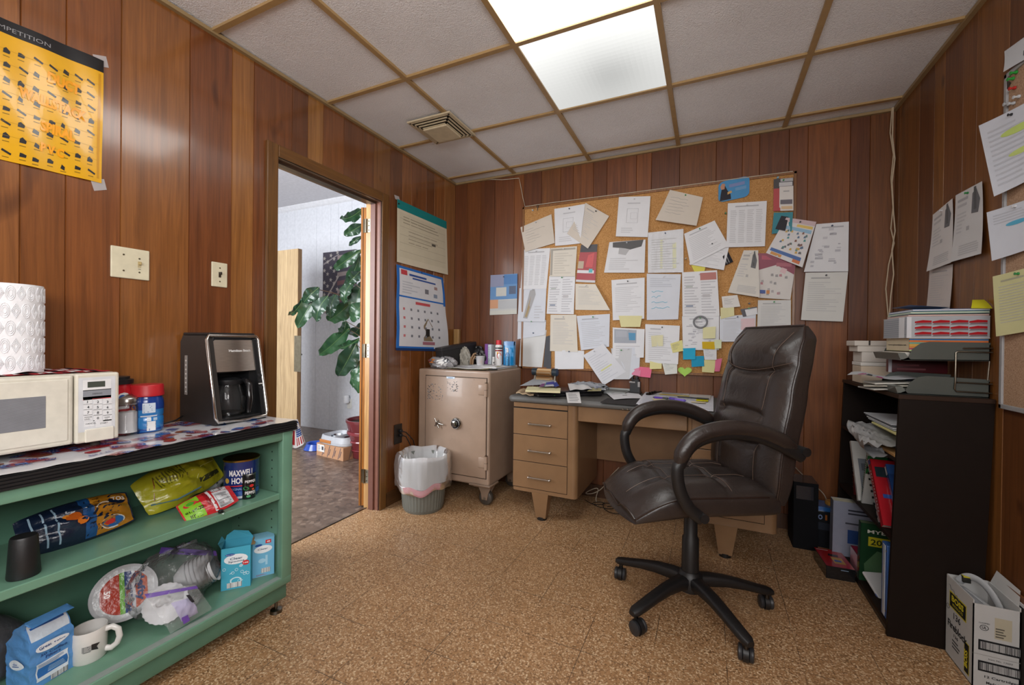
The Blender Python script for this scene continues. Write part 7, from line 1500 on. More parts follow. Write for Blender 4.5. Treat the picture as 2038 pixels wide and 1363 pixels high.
# ---- letter trays
TGR = '#4b504c'; TY0, TY1 = -.935, -.66
def tray(name, label, z, x0, dz0, dz1):
    t = thing(name, label, 'letter tray', (2.79, (TY0+TY1)/2, z)); b = MB(); x1 = 2.926
    prf = [(x0, 0), (x1, dz0), (x1, .068+dz0), (x0+.085, .074), (x0+.06, .068), (x0+.035, .045), (x0+.022, .012)]
    for y in (TY0, TY1): b.prism(prf, y, y+.0025, 'enamel', TGR, Matrix(((1, 0, 0, 0), (0, 0, 1, 0), (0, 1, 0, z), (0, 0, 0, 1))))
    b.box((x0, TY0, z+.001), (x1, TY1, z+.004), 'enamel', TGR, 0, Matrix(((1, 0, 0, 0), (0, 1, 0, 0), (dz0/(x1-x0), 0, 1, -dz0/(x1-x0)*x0), (0, 0, 0, 1)))); b.box((x1-.003, TY0, z+dz0), (x1, TY1, z+.06+dz0), 'enamel', TGR)
    b.prism([(x0, 0), (x0+.03, .002), (x0+.012, .03), (x0-.01, .028)], TY0+.0, TY1, 'enamel', '#666b66', Matrix(((1, 0, 0, 0), (0, 0, 1, 0), (0, 1, 0, z), (0, 0, 0, 1)))); b.build('tray_body', t); return t
z1 = KZ+.0015; ta = tray('letter_tray', 'lower grey metal letter tray directly on top of the bookcase', z1, 2.665, 0, 0); z2 = z1+.132; tb = tray('letter_tray', 'upper grey metal letter tray holding the thick catalog stack', z2, 2.672, .004, .0)
b = MB(); y = TY0-.005; W = lambda x, z: Vector((x, y, z))
b.tube([W(2.93, z1+.052), W(2.835, z1+.054), W(2.83, z1+.052), W(2.83, z2+.034), W(2.835, z2+.038), W(2.93, z2+.036)], .003, 8, 'metal', '#8b8478'); b.tube([W(2.93, z1+.018), W(2.833, z1+.02), W(2.828, z1+.03), W(2.83, z1+.06)], .003, 8, 'metal', '#8b8478'); b.tube([W(2.93, z2+.052), W(2.85, z2+.05)], .003, 8, 'metal', '#8b8478'); b.tube([W(2.918, z1+.066), W(2.922, z2+.004)], .003, 8, 'metal', '#8b8478'); b.build('wire_support', tb)
# ---- catalogs and papers on the trays
def slabbox(name, label, cat, lo, hi, rz, cover, pages, edge=None, bands=(), mat='paper', extra=None, group=None):
    t = thing(name, label, cat, ((lo[0]+hi[0])/2, (lo[1]+hi[1])/2, lo[2]), rz); c = Vector(((lo[0]+hi[0])/2, (lo[1]+hi[1])/2, lo[2])); Mx = Matrix.Translation(c) @ Matrix.Rotation(rz, 4, 'Z')
    w_, d_, h_ = (hi[0]-lo[0])/2, (hi[1]-lo[1])/2, hi[2]-lo[2]; b = MB(); b.box((-w_, -d_, .0015), (w_, d_, h_-.0015), mat, pages, 0, Mx); fc = boxfaces((-w_, -d_, 0), (w_, d_, h_), Mx)
    n_ = len(bands)
    for i, cc in enumerate(bands):
        for k in ('front', 'left'): b.mark(fc[k], 0, i/n_, 1, (i+.85)/n_, cc, mat, .0004, (6, 1))
    if extra: extra(b, fc)
    b.build('pages', t); b = MB(); b.box((-w_-.001, -d_-.001, 0), (w_+.001, d_+.001, .0015), 'gloss', cover, 0, Mx); b.box((-w_-.001, -d_-.001, h_-.0015), (w_+.001, d_+.001, h_), 'gloss', cover, 0, Mx); b.build('cover', t); return t
cx0 = 2.696; zt = z2+.006
slabbox('catalog', 'catalog with orange, yellow and green page edges, lowest of the tray stack', 'catalog', (cx0+.004, -.925, zt+.03), (2.925, -.695, zt+.081), 0, '#c9b89a', '#c9b48c', bands=('#a8c48a', '#a8485a', '#c98a3a', '#c9a04a', '#6a9a8a', '#c96a3a', '#3a6aa0'), extra=lambda b, fc: (b.mark(fc['left'], 0, .05, 1, .98, '#cfc0a4', 'paper', .001, (4, 1)), b.text(fc['left'], 'www.generalpipe.net', .1, .4, .14, 4.6, '#2e2c2c', 'paper', .0016, .02, .8)))
b = MB(); b.box((cx0-.015, -.91, z2+.005), (2.9, -.7, zt+.026), 'paper', '#cfcac0', .004); b.box((cx0-.02, -.90, zt+.012), (cx0+.04, -.72, zt+.022), 'paper', '#d4b98a', .002); b.build('paper_pile', None, 'loose papers under the catalogs in the upper letter tray', 'papers')
def tabs(b, fc):
    f = fc['front']
    b.mark(f, .0, .0, .06, 1, '#c9ccd2', 'paper', .0006)
    for i in range(3):
        for j in range(4): b.poly(f, [(.1+j*.22, .16+i*.27), (.31+j*.22, .18+i*.27), (.31+j*.22, .27+i*.27), (.2+j*.22, .30+i*.27), (.1+j*.22, .23+i*.27)], '#a81c24', 'paper', .0012); b.poly(f, [(.1+j*.22, .08+i*.27), (.31+j*.22, .1+i*.27), (.31+j*.22, .17+i*.27), (.12+j*.22, .15+i*.27)], '#7a6a70', 'paper', .001)
    g = fc['left']; scribble(b, g, .02, .05, .98, .95, 9, '#8f959c', 3, fill=.3, lo=.95); b.mark(g, .7, 0, .93, 1, '#dcdee2', 'paper', .0012)
slabbox('catalog', 'thick thumb-indexed catalog with red tabs, middle of the tray stack', 'catalog', (cx0-.006, -.93, zt+.082), (2.926, -.69, zt+.165), 0, '#d6d8dc', '#a9adb4', extra=tabs)
for k, (col, lab, h) in enumerate((('#b8a2b0', 'pinkish magazine on the thumb-indexed catalog, lowest of the three thin ones', .007), ('#6f9a90', 'teal magazine between two others on top of the catalog stack', .009), ('#2f5f9a', 'blue-covered magazine, topmost of the catalog stack', .008))):
    slabbox('magazine', lab, 'magazine', (cx0+.002+.004*k, -.928, zt+.166+.01*k), (2.925, -.70, zt+.166+.01*k+h), R(-1+k), col, ('#c9b0a0', '#b9c4b4', '#d6d6da')[k])
zz = zt+.197; b = MB(); f = quadfn((2.885, -.91, zz+.03), (2.930, -.88, zz+.032), (2.93, -.935, zz-.005), (2.87, -.94, zz-.003), lambda u, v: .003*math.sin(v*3), (0, -.6, .8)); b.surf(f, 4, 4, 'paper', '#c9c42a'); b.build('sticky_note', None, 'large bright yellow note on the top right of the catalog stack', 'sticky note')
b = MB(); f = quadfn((2.70, -.74, zz+.015), (2.84, -.72, zz+.006), (2.83, -.90, zz+.004), (2.71, -.90, zz+.016)); b.surf(f, 6, 4, 'paper', '#d2d6dc'); b.mark(f, 0, 0, .06, 1, '#2f74b4'); b.build('leaflet', None, 'white and blue folder lying on top of the magazines', 'leaflet')
# lower tray letters
def letters(name, label, cat, px4, yv, col, z, n=1, **k): pass
b = MB(); f = quadfn((2.60, -.60, z1+.062), (2.80, -.62, z1+.05), (2.80, -.86, z1+.05), (2.52, -.86, z1+.062), lambda u, v: .006*math.sin(u*9)); b.surf(f, 14, 6, 'paper', '#c9ccd0'); b.poly(f, [(.12, .0), (.2, .0), (.26, .5), (.2, .5)], '#b03a7a'); b.poly(f, [(.22, .0), (.3, .0), (.34, .5), (.28, .5)], '#3a3c44'); b.poly(f, [(.34, 0), (.44, 0), (.46, .4), (.4, .4)], '#c0408a'); b.build('envelope', None, 'white flyer with pink marks jutting out of the lower letter tray', 'flyer')
for k, (x, y, z, rz, w_, d_, c, lab) in enumerate(((2.70, -.77, .008, .2, .2, .12, '#c4c2bc', 'white envelope at the bottom of the lower letter tray, end jutting out'), (2.69, -.80, .02, -.25, .19, .11, '#b8b4a8', 'greyish envelope on the bottom envelope in the lower tray'), (2.71, -.79, .033, .1, .2, .11, '#d0cec6', 'white envelope with blue stamp near the top of the lower tray'))):
    b = MB(); Mx = TR(x, y, z1+z, rz, 0, R(-4)); b.box((-w_/2, -d_/2, 0), (w_/2, d_/2, .006), 'paper', c, .002, Mx)
    if k == 2: b.box((.04, .02, .006), (.06, .04, .0066), 'paper', '#33509a', 0, Mx); b.box((.0, -.02, .006), (.02, -.01, .0066), 'paper', '#2e2e34', 0, Mx)
    b.build('envelope', None, lab, 'envelope')
b = MB(); b.box((2.72, -.65, z1+.07), (2.92, -.62, z1+.128), 'satin', '#5a1c24', .003); f = lambda u, v: Vector((2.72+u*.2, -.6505, z1+.07+v*.058)); b.mark(f, .0, 0, .06, 1, '#c9c9d0', 'satin'); scribble(b, f, .15, .2, .8, .8, 2, '#8a4a50', 3, 'satin'); b.build('hardback_book', None, 'dark red book seen between the two letter trays', 'book')
# stack of white pads behind the trays
ys = -.40; hs = [.16, .035, .05, .028, .03]; zc_ = KZ+.002
for k, (h, x0, w_, c, lab) in enumerate(((.085, 2.67, .12, '#c9b8a4', 'tan pad, lowest in the stack of pads behind the letter trays'), (.018, 2.668, .13, '#d6d2cc', 'thin white pad second from bottom in the pad stack'), (.05, 2.672, .13, '#cfc8c0', 'white pad in the middle of the pad stack'), (.028, 2.655, .17, '#d4ccc2', 'wide white pad, second from top of the pad stack'), (.026, 2.643, .17, '#d0c8be', 'white carton with dark gap, topmost of the pad stack'))):
    b = MB(); b.box((x0, ys-.07, zc_), (x0+w_, ys+.07, zc_+h), 'paper', c, .003)
    if k == 4: b.box((x0+.055, ys-.0705, zc_+.004), (x0+.062, ys-.069, zc_+h), 'matte', '#3a3632')
    b.build('paper_pad', None, lab, 'pad'); zc_ += h+.0008
# ---- upper compartment
z = KS[2]+.001
b = MB(); nf = noisef(101); f = quadfn((2.60, -.56, z+.075), (2.86, -.6, z+.07), (2.86, -.92, z+.05), (2.57, -.9, z+.03), lambda u, v: .02*nf(u*2, v*2)*(1-u), (0, 0, 1)); b.surf(f, 20, 20, 'foil', '#a4a4a4'); f2 = quadfn((2.58, -.66, z+.04), (2.8, -.66, z+.05), (2.8, -.9, z+.02), (2.61, -.86, z-.025), lambda u, v: .016*nf(u*2+3, v*2), (-.5, 0, .6)); b.surf(f2, 18, 18, 'foil', '#8e8e90'); b.surf(lambda u, v: f(0, v)*(1-u)+f2(0, v)*u+Vector((-.01*math.sin(PI*u), 0, 0)), 6, 18, 'foil', '#b2b2b2')
b.build('plastic_mailer', None, 'crumpled clear plastic mailer hanging out of the top bookcase compartment', 'plastic mailer')
b = MB(); b.box((2.66, -.93, z+.085), (2.87, -.66, z+.094), 'paper', '#cfc88a', .003, TR(0, 0, 0)); b.build('yellow_envelope', None, 'pale yellow envelope on the plastic mailer in the top bookcase compartment', 'envelope')
b = MB(); b.box((2.655, -.94, z+.0), (2.88, -.72, z+.012), 'paper', '#b48a58', .002); b.build('manila_folder', None, 'tan folder at the bottom of the top bookcase compartment', 'folder')
b = MB()
for k in range(4): b.box((2.665, -.90+.01*k, z+.097+.006*k), (2.87, -.6+.02*k, z+.101+.006*k), 'paper', ('#b9bcc0', '#d0d0d0', '#5a5c60', '#c4c6ca')[k])
b.build('paper_pile', None, 'thin stack of grey and white papers above the yellow envelope', 'papers')
# ---- middle compartment: leaning magazines and books (thickness along y, tilt about x)
def lean(name, label, cat, y, th, tilt, h, d, x0, z, col, pages='#d2d0ca', face=None, spine=None, rz=0):
    t = thing(name, label, cat, (x0+d/2, y, z)); Mx = TR(x0, y, z+abs(math.sin(tilt))*th*.5, rz, tilt); b = MB(); b.box((.002, -th/2+.001, .001), (d, th/2-.001, h-.001), 'paper', pages, 0, Mx); b.build('pages', t); b = MB(); b.box((0, -th/2, 0), (d, -th/2+.001, h), 'gloss', col, 0, Mx); b.box((0, th/2-.001, 0), (d, th/2, h), 'gloss', col, 0, Mx); b.box((0, -th/2, 0), (.0015, th/2, h), 'gloss', spine or col, 0, Mx)
    if face: face(b, boxfaces((0, -th/2, 0), (d, th/2, h), Mx))
    b.build('cover', t); return t
z = KS[1]+.001; xm = 2.66
lean('ring_notebook', 'dark red spiral notebook at the far end of the middle shelf', 'notebook', -.42, .014, R(-3), .22, .17, xm, z, '#5e1c20', '#2a2426', lambda b, fc: [b.add([fc['left'](0, .06+.09*k), fc['left'](1, .06+.09*k), fc['left'](1, .085+.09*k)+Vector((-.004, 0, 0)), fc['left'](0, .085+.09*k)+Vector((-.004, 0, 0))], [(0, 1, 2, 3)], 'metal', '#aaaaaa') for k in range(11)])
lean('magazine', 'white magazine with grey photo, tallest on the middle shelf', 'magazine', -.53, .018, R(-27), .29, .2, xm-.012, z, '#c9c9c6', '#d8d6d2', lambda b, fc: (b.mark(fc['front'], .1, .1, .95, .7, '#7a8088', 'gloss', .0008), b.mark(fc['front'], .15, .5, .9, .62, '#5a5e66', 'gloss', .0012)))
lean('newsletter', 'folded green and white printed newsletter beside the white magazine', 'newsletter', -.545, .014, R(17), .27, .18, xm-.002, z, '#c4c6c4', '#d0d0d0', lambda b, fc: (scribble(b, fc['left'], .1, .05, .9, .95, 22, '#6a5a7a', 4, 'gloss', .0006, .6), b.mark(fc['left'], 0, 0, .25, 1, '#3a8a4a', 'gloss', .0009), b.mark(fc['front'], 0, .6, .6, .95, '#2f6a3a', 'gloss', .0008)))
lean('binder', 'black and green binder behind the leaning books on the middle shelf', 'binder', -.655, .02, R(-6), .25, .15, xm+.07, z, '#1c1e20', '#3a3c3e', lambda b, fc: b.mark(fc['left'], .2, .3, .8, .6, '#2f7a44', 'gloss', .001))
lean('code_book', 'white spiral book with red stripe leaning on the middle shelf', 'book', -.80, .024, R(-34), .27, .2, xm-.008, z, '#cfd0d4', '#d8d8da', lambda b, fc: (b.mark(fc['left'], .55, 0, .8, 1, '#b32630', 'gloss', .0008), [b.cyl(fc['left'](.1, .08+.1*k), fc['left'](.1, .08+.1*k)+Vector((-.006, 0, 0)), .005, 'metal', '#2a2a2c', 8) for k in range(9)]), '#c9ccd2')
lean('code_book', 'bright red book with white spine lettering on the middle shelf', 'book', -.855, .028, R(-36), .285, .2, xm-.014, z, '#b0222c', '#c9c4c0', lambda b, fc: (b.mark(fc['left'], .05, .93, .95, 1, '#2f5a9a', 'gloss', .0008), b.text(fc['left'], 'SHORT FORM CATALOG', .62, .15, .3*.028/.262*1.2, .028/.262, '#e8e0e0', 'gloss', .0012, .02, None, R(90)) if False else scribble(b, fc['left'], .35, .2, .65, .85, 14, '#e4d8d8', 6, 'gloss', .0012, .6, .7), b.mark(fc['front'], .05, .72, .9, .88, '#26343a', 'gloss', .001), b.mark(fc['front'], .1, .4, .6, .46, '#3a5aa8', 'gloss', .001)))
lean('catalog', 'blue-topped catalog between the red book and the bookcase side', 'catalog', -.90, .02, R(-37), .285, .17, xm+.03, z, '#2f4f8a', '#9a9a9e', lambda b, fc: (b.mark(fc['front'], 0, .85, 1, 1, '#3a64a8', 'gloss', .001), b.mark(fc['left'], .1, .84, .9, .97, '#dfe3ea', 'gloss', .001)))
# ---- bottom compartment
z = KS[0]+.001
lean('product_manual', 'pale grey manual standing at the far end of the bottom compartment', 'manual', -.35, .055, R(2), .285, .21, 2.585, z, '#8f93a4', '#d0cdb8', lambda b, fc: (scribble(b, fc['front'], .3, .78, .9, .9, 2, '#3a3c46', 3, 'gloss', .001, .5, .8), b.mark(fc['front'], .3, .25, .9, .5, '#2f4a80', 'gloss', .001), b.mark(fc['front'], .25, .6, .6, .63, '#4a4c56', 'gloss', .001)))
t_ = lean('supply_catalog', 'dark green catalog printed 2012 in the bottom compartment', 'catalog', -.60, .03, R(4), .275, .21, 2.635, z, '#1f3f28', '#5a6a50', lambda b, fc: (b.text(fc['front'], 'MYERS', .12, .84, .06, .21/.275, '#dcdcd2', 'gloss', .001, .02, .5), b.mark(fc['front'], .14, .62, .62, .78, '#b9b02a', 'gloss', .001), b.text(fc['front'], '2012', .18, .645, .1, .21/.275, '#2c3a22', 'gloss', .0014, .02, .4), b.poly(fc['front'], [(.1, .1), (.5, .15), (.6, .5), (.3, .55), (.08, .3)], '#4a6a4a', 'gloss', .001)))
b = MB(); Mx = TR(2.70, -.72, z, .3, R(30)); b.box((-.04, -.1, .0), (.12, .1, .012), 'paper', '#c9c9c9', .004, Mx); b.box((-.041, -.09, .003), (-.0395, .0, .009), 'paper', '#6a7ab0', 0, Mx); b.build('price_book', None, 'white booklet tipped over on the bottom shelf beside the blue binder', 'booklet')
t = thing('ring_binder', 'blue ring binder with white spine strip standing at the bottom shelf front', 'binder', (2.75, -.90, z)); b = MB(); b.box((2.642, -.925, z), (2.86, -.87, z+.295), 'satin', '#2f5590', .003); b.build('binder_cover', t); b = MB(); b.box((2.6405, -.91, z+.005), (2.6425, -.885, z+.29), 'gloss', '#c4ccd6', .001); b.build('spine_strip', t)
b = MB(); [b.cyl((2.6405, -.918, z+q), (2.6425, -.918, z+q), .004, 'metal', '#b09a6a', 10) for q in (.03, .27)]; b.build('rivet', t)
# ---- floor things by the bookcase
def cartonbox(name, label, lo, hi, rz, cols, extra=None, cat='box'):
    c = Vector(((lo[0]+hi[0])/2, (lo[1]+hi[1])/2, lo[2])); w_, d_, h_ = (hi[0]-lo[0])/2, (hi[1]-lo[1])/2, hi[2]-lo[2]; Mx = Matrix.Translation(c) @ Matrix.Rotation(rz, 4, 'Z'); t = thing(name, label, cat, c, rz); b = MB(); b.box((-w_, -d_, 0), (w_, d_, h_), 'paper', cols[0], .001, Mx); fc = boxfaces((-w_, -d_, 0), (w_, d_, h_), Mx)
    for k, c_ in zip(('top', 'left', 'front'), cols[1:]):
        if c_: b.mark(fc[k], .01, .01, .99, .99, c_, 'gloss', .0006, (2, 2))
    if extra: extra(b, fc)
    b.build('carton', t)
    return t
cartonbox('parts_box', 'flat red and black parts box on the floor in front of the bookcase', (2.515, -.56, 0), (2.632, -.36, .06), R(4), ('#141416', '#a01c20', '#1a1a1c', '#1a1a1c'), lambda b, fc: (b.mark(fc['top'], .4, .2, .8, .55, '#b98a2a', 'gloss', .001), b.mark(fc['top'], .45, .3, .7, .4, '#2f5aa0', 'gloss', .0014), b.poly(fc['top'], [(.35, .6), (.7, .58), (.75, .7), (.4, .72)], '#2a2424', 'gloss', .001), scribble(b, fc['top'], .05, .9, .5, .97, 1, '#c9b0b0', 2, 'gloss', .001), scribble(b, fc['front'], .5, .8, .95, .9, 1, '#9ab0c9', 3, 'gloss', .001)))
cartonbox('parts_box', 'small red and white box wedged against the bookcase front edge', (2.645, -.555, KS[0]+.001), (2.70, -.445, KS[0]+.09), R(0), ('#161618', '#a8202a', '#b9808a', '#161618'))
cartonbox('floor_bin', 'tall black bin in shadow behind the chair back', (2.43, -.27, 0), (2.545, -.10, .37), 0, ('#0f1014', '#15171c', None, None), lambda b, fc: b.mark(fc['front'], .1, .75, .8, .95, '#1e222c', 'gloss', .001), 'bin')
cartonbox('display_box', 'black box with orange and white printing beside the tall black bin', (2.55, -.20, 0), (2.70, -.06, .20), R(-3), ('#15171c', '#1c1e24', None, None), lambda b, fc: (b.text(fc['front'], 'O', .08, .78, .14, .75, '#7a8ab0', 'paper', .001, .04, .14), b.mark(fc['front'], .3, .78, .36, .93, '#a8622a', 'paper', .001), b.mark(fc['front'], .6, .78, .85, .93, '#a85a26', 'paper', .001), b.mark(fc['front'], .05, .5, .95, .7, '#2a2e38', 'paper', .001)))
cartonbox('blister_pack', 'blue and orange blister pack lying on the black display box', (2.55, -.19, .2015), (2.70, -.07, .225), R(-6), ('#2a5a90', '#2f6ab0', None, '#2f6ab0'), None, 'package')
b = MB(); b.lathe([(.0, .226), (.045, .226), (.048, .232), (.045, .246), (.03, .25), (0, .25)], 24, 'satin', '#c08a3a', Matrix.Translation((2.65, -.13, .0)) @ Matrix.Diagonal((1, .9, 1, 1))); b.build('tape_roll', None, 'roll of orange tape on the blue blister pack', 'tape')
# cables
def cable(name, label, pts, r, col): b = MB(); b.tube(smooth([tuple(p) for p in pts], 3), r, 6, 'satin', col); b.build(name, None, label, 'cable')
cable('black_cable', 'tangled thin black cable on the floor under the desk', [Vector((x, y, .006+.006*(k % 3))) for k, (x, y) in enumerate(((1.2, -.12), (1.28, -.2), (1.36, -.15), (1.3, -.1), (1.25, -.17), (1.33, -.24), (1.42, -.2), (1.40, -.12), (1.32, -.14), (1.38, -.27), (1.5, -.27), (1.53, -.16), (1.46, -.1), (1.37, -.18)))], .0025, '#1a1a1c')
cable('white_cable', 'thin white cable looping down from the desk to the floor', [PY(1232, 930, -.1), PY(1212, 950, -.1), PY(1200, 972, -.1), PY(1180, 983, -.1), PY(1160, 982, -.1), Vector((1.30, -.11, .12)), Vector((1.27, -.1, .03)), Vector((1.28, -.12, .005))], .003, '#b9ae9c')
cable('grey_cable', 'thin grey cable running along the back wall to the display box', [PY(1560, 905, -.03), PY(1592, 940, -.04), PY(1620, 965, -.06), PY(1640, 982, -.1), Vector((2.62, -.1, .232))], .0028, '#a89c8a')
# ---- carton with BOSS print
t = thing('cartridge_carton', 'open white BOSS cartridge carton on the floor at the right edge', 'carton', (2.86, -1.03, 0)); bx0, bx1, by0, by1, bh = 2.803, 2.917, -1.145, -.968, .292; th = .003
b = MB(); CWH = '#b9b8b6'
b.box((bx0, by0, 0), (bx0+th, by1, bh), 'paper', CWH); b.box((bx1-th, by0, 0), (bx1, by1, bh), 'paper', CWH); b.box((bx0, by0, 0), (bx1, by0+th, bh-.012), 'paper', CWH); b.box((bx0, by1-th, 0), (bx1, by1, bh), 'paper', CWH); b.box((bx0, by0, 0), (bx1, by1, th), 'paper', '#a88a62')
fc = boxfaces((bx0, by0, 0), (bx1, by1, bh), Matrix()); L, F = fc['left'], fc['front']; aL = (by1-by0)/bh; aF = (bx1-bx0)/bh
b.mark(L, .15, .64, .78, .84, '#c9b92a', 'paper', .0005); b.mark(L, .17, .655, .76, .825, '#1c1c1e', 'paper', .0008); b.text(L, 'BOSS', .24, .73, .075, aL, '#d4c42e', 'paper', .0012, .04, .45); b.text(L, 'PRODUCTS', .28, .68, .03, aL, '#d4c42e', 'paper', .0012, .01, .38)
b.text(L, '136', .32, .53, .08, aL, '#2a2a2c', 'paper', .0008, .02, .26); b.text(L, 'Fireblock', .1, .38, .09, aL, '#2a2a2c', 'paper', .0008, .03, .72); b.text(L, '136', .34, .31, .04, aL, '#2a2a2c', 'paper', .0008, .02, .16); scribble(b, L, .28, .17, .66, .29, 3, '#4a4a4c', 3, 'paper', .0008)
b.mark(L, .72, .06, .9, .42, '#c9b92a', 'paper', .0005); b.mark(L, .735, .07, .885, .41, '#1c1c1e', 'paper', .0008); b.text(L, 'BOSS', .85, .13, .07, aL, '#d4c42e', 'paper', .0012, .04, None, R(90)); b.tube([lift(L, .0008)(.1+.05*math.cos(a), .62+.03*math.sin(a)) for a in [k*PI/5 for k in range(10)]], .0006, 4, 'paper', '#3a3a3c', closed=True); b.tube([lift(L, .0008)(.12+.05*k, .9-.01*k+.02*math.sin(k*2.2)) for k in range(9)], .0007, 4, 'paper', '#5a5a5c')
b.tube([lift(F, .0008)(.24+.09*math.cos(a), .70+.03*math.sin(a)) for a in [k*PI/7 for k in range(14)]], .0008, 4, 'paper', '#2a2a2c', closed=True); b.text(F, 'UL', .19, .685, .03, aF, '#2a2a2c', 'paper', .0008, .03, .1); b.text(F, 'CLASSIFIED', .12, .745, .014, aF, '#2a2a2c', 'paper', .0008, .01, .24); b.mark(F, .46, .6, .82, .84, '#b3aa94', 'paper', .0004); scribble(b, F, .48, .62, .8, .74, 4, '#5a564c', 4, 'paper', .0008)
for v0, s in ((.44, 1), (.2, 1)):
    b.mark(F, .12, v0, 1, v0+.12, '#1e1e20', 'paper', .0005); bars(b, F, .16, v0+.02, .99, v0+.1, 26, '#26262a', 'paper', .0012, int(v0*100), '#b9b8b6')
b.text(F, 'Item No. 13603', .34, .345, .018, aF, '#2a2a2c', 'paper', .0008, .0, .5); b.text(F, '12 Cartridges', .26, .125, .035, aF, '#2a2a2c', 'paper', .0008, .02, .72); b.text(F, 'Made in U.S.A.', .3, .065, .03, aF, '#2a2a2c', 'paper', .0008, .02, .6); b.mark(F, .0, .385, 1, .39, '#8f8d88', 'paper', .0004)
b.build('carton_box', t)
b = MB(); b.add([Vector(p) for p in ((bx1, by0+.01, bh), (bx1, by1-.01, bh), (bx1+.012, by1-.02, bh+.05), (bx1+.012, by0+.03, bh+.045))], [(0, 1, 2, 3)], 'paper', '#c0bfbd'); b.build('carton_flap', t)
t = thing('caulking_gun', 'grey caulking gun lying in the open white carton', 'caulking gun', (2.855, -1.06, .27)); b = MB()
b.tube(smooth([(2.825, -1.0, .285), (2.845, -1.01, .315), (2.87, -1.03, .312), (2.885, -1.06, .29), (2.888, -1.10, .262), (2.88, -1.13, .25)], 3), .008, 8, 'satin', '#9a9c9e', sy=1.6); b.build('handle', t)
b = MB(); b.cyl((2.82, -1.0, .262), (2.85, -1.135, .25), .012, 'satin', '#8a8c90', 14); b.cyl((2.84, -.99, .255), (2.875, -1.13, .245), .01, 'satin', '#a8aaac', 14); b.box((2.828, -1.02, .29), (2.85, -1.0, .312), 'satin', '#22221e', .002); b.box((2.829, -1.021, .309), (2.849, -1.003, .3135), 'satin', '#b8ae2a', .001); b.build('barrel', t)
b = MB(); [b.lathe([(.022, 0), (.024, .005), (.024, .2), (.01, .212), (.008, .24)], 20, 'satin', '#c4c6c8', Matrix.Translation((x, y, .004))) for x, y in ((2.832, -1.06),)]; b.build('sealant_cartridge', None, 'white sealant cartridge standing inside the open carton', 'cartridge')
t = thing('leaning_board', 'brown board with white-edged sheet leaning on the right wall beside the carton', 'board', (2.925, -1.1, .0)); b = MB(); b.box((2.9245, -1.5, .0), (2.9325, -.975, .325), 'wood_y', '#7c4a2a', .002); b.build('board', t); b = MB(); b.box((2.9205, -1.48, 0), (2.924, -.985, .305), 'paper', '#c4c4c6'); b.box((2.9195, -1.48, 0), (2.9203, -.985, .296), 'matte', '#26221f'); b.build('white_sheet', t)
# ---- right wall: cork board and papers
RY0, RY1, RZ0, RZ1 = -1.75, -1.008, .925, 2.095
t = thing('cork_board', 'cork board with aluminium frame on the right wall', 'notice board', (RW, -1.3, RZ0)); b = MB(); b.box((RW-.012, RY0+.01, RZ0+.01), (RW-.001, RY1-.01, RZ1-.01), 'corkboard_grey', '#ffffff'); b.build('cork_panel', t); b = MB()
for y0, y1, z0, z1_ in ((RY1-.016, RY1, RZ0, RZ1), (RY0, RY0+.016, RZ0, RZ1), (RY0, RY1, RZ0, RZ0+.016), (RY0, RY1, RZ1-.016, RZ1)): b.box((RW-.018, y0, z0), (RW-.0005, y1, z1_), 'satin', '#9c9c9e', .002)
b.build('aluminium_frame', t)
PR = Plane('R', RW-.001); PRB = Plane('R', RW-.013)
N('wall_paper', 'lowest sheet of the three on the right wall, above the catalog stack', 'paper', z8([(443, 1015), (541, 998), (539, 1192), (440, 1192)]), 'text', '#c8c0bc', None, False, PR, .002)
N('wall_paper', 'left sheet of the pair showing a black machine on the right wall', 'paper', z8([(460, 792), (543, 722), (558, 990), (452, 1028)]), 'tool', '#cfcccb', lambda u, v: .016*(1-v)**2, True, PR, .005)
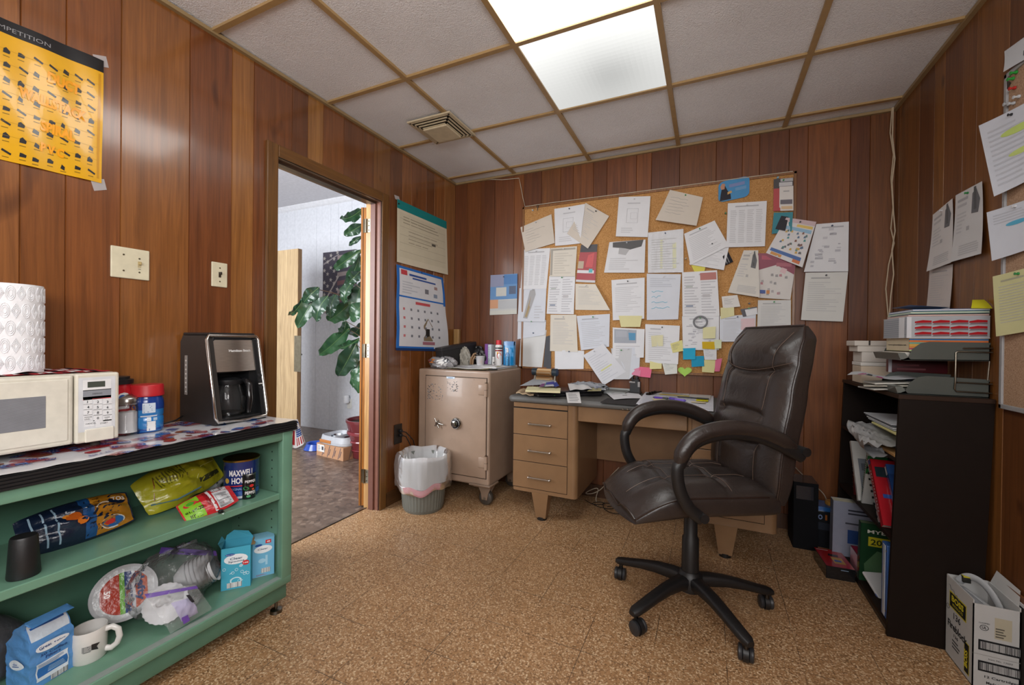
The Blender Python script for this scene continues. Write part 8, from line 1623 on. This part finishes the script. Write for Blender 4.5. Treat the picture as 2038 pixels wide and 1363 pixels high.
N('wall_paper', 'right sheet of the pair showing a black machine on the right wall', 'paper', z8([(560, 710), (672, 650), (690, 952), (557, 988)]), 'tool', '#cccccd', lambda u, v: .014*(1-v)**2, True, PR, .008)
N('board_paper', 'white sheet lettered M above the aluminium-framed cork board', 'paper', z8([(763, 108), (900, 10), (905, 110), (772, 192)]), 'bigM', '#c9ced4', None, False, PRB, .006)
N('board_paper', 'lower of two overlapped pages with green highlighter, cork board at right', 'paper', z8([(735, 512), (930, 400), (935, 560), (742, 640)]), 'text', '#c4c8d0', None, False, PRB, .002)
N('board_paper', 'curled page with green highlighter on the aluminium-framed cork board', 'paper', z8([(700, 412), (930, 278), (940, 600), (768, 710)]), 'green', '#cdd2dc', lambda u, v: .03*(1-u)**2, True, PRB, .005)
N('board_paper', 'page with a blue marker stroke on the aluminium-framed cork board', 'paper', z8([(727, 778), (930, 700), (940, 905), (750, 982)]), 'bluemark', '#cdd2dc', lambda u, v: .025*(1-u)**2, True, PRB, .005)
N('board_paper', 'pale yellow page, lowest on the aluminium-framed cork board', 'paper', z8([(745, 1048), (930, 990), (940, 1262), (760, 1300)]), 'letter', '#cdcb9a', lambda u, v: .02*(1-u)**2, True, PRB, .005)
for (x, y, c, l) in ((806, 196, '#2a9a3a', 'upper green push pin at the top of the right cork board'), (793, 222, '#2f9a3f', 'lower green push pin at the top of the right cork board'), (800, 261, '#b82a26', 'red push pin below the two green pins'), (818, 297, '#c4c8cc', 'upper clear push pin on the right cork board'), (796, 325, '#bcc0c4', 'lower clear push pin on the right cork board'), (777, 327, '#b4b8bc', 'leftmost clear push pin on the right cork board')):
    q = z8([(x, y)])[0]; pinat(q[0], q[1], c, l, PRB)
q = z8([(770, 250)])[0]; u, v = PRB.uv(*q); b = MB(); b.prism([(-.014, 0), (0, -.014), (.014, 0), (0, .014)], 0, .004, 'metal', '#77787c', Matrix.Translation(PRB.fn(u, v)) @ Matrix(((0, 0, -1, 0), (1, 0, 0, 0), (0, 1, 0, 0), (0, 0, 0, 1)))); b.build('metal_hook', None, 'grey diamond-shaped metal tab at the top left of the right cork board', 'tab')
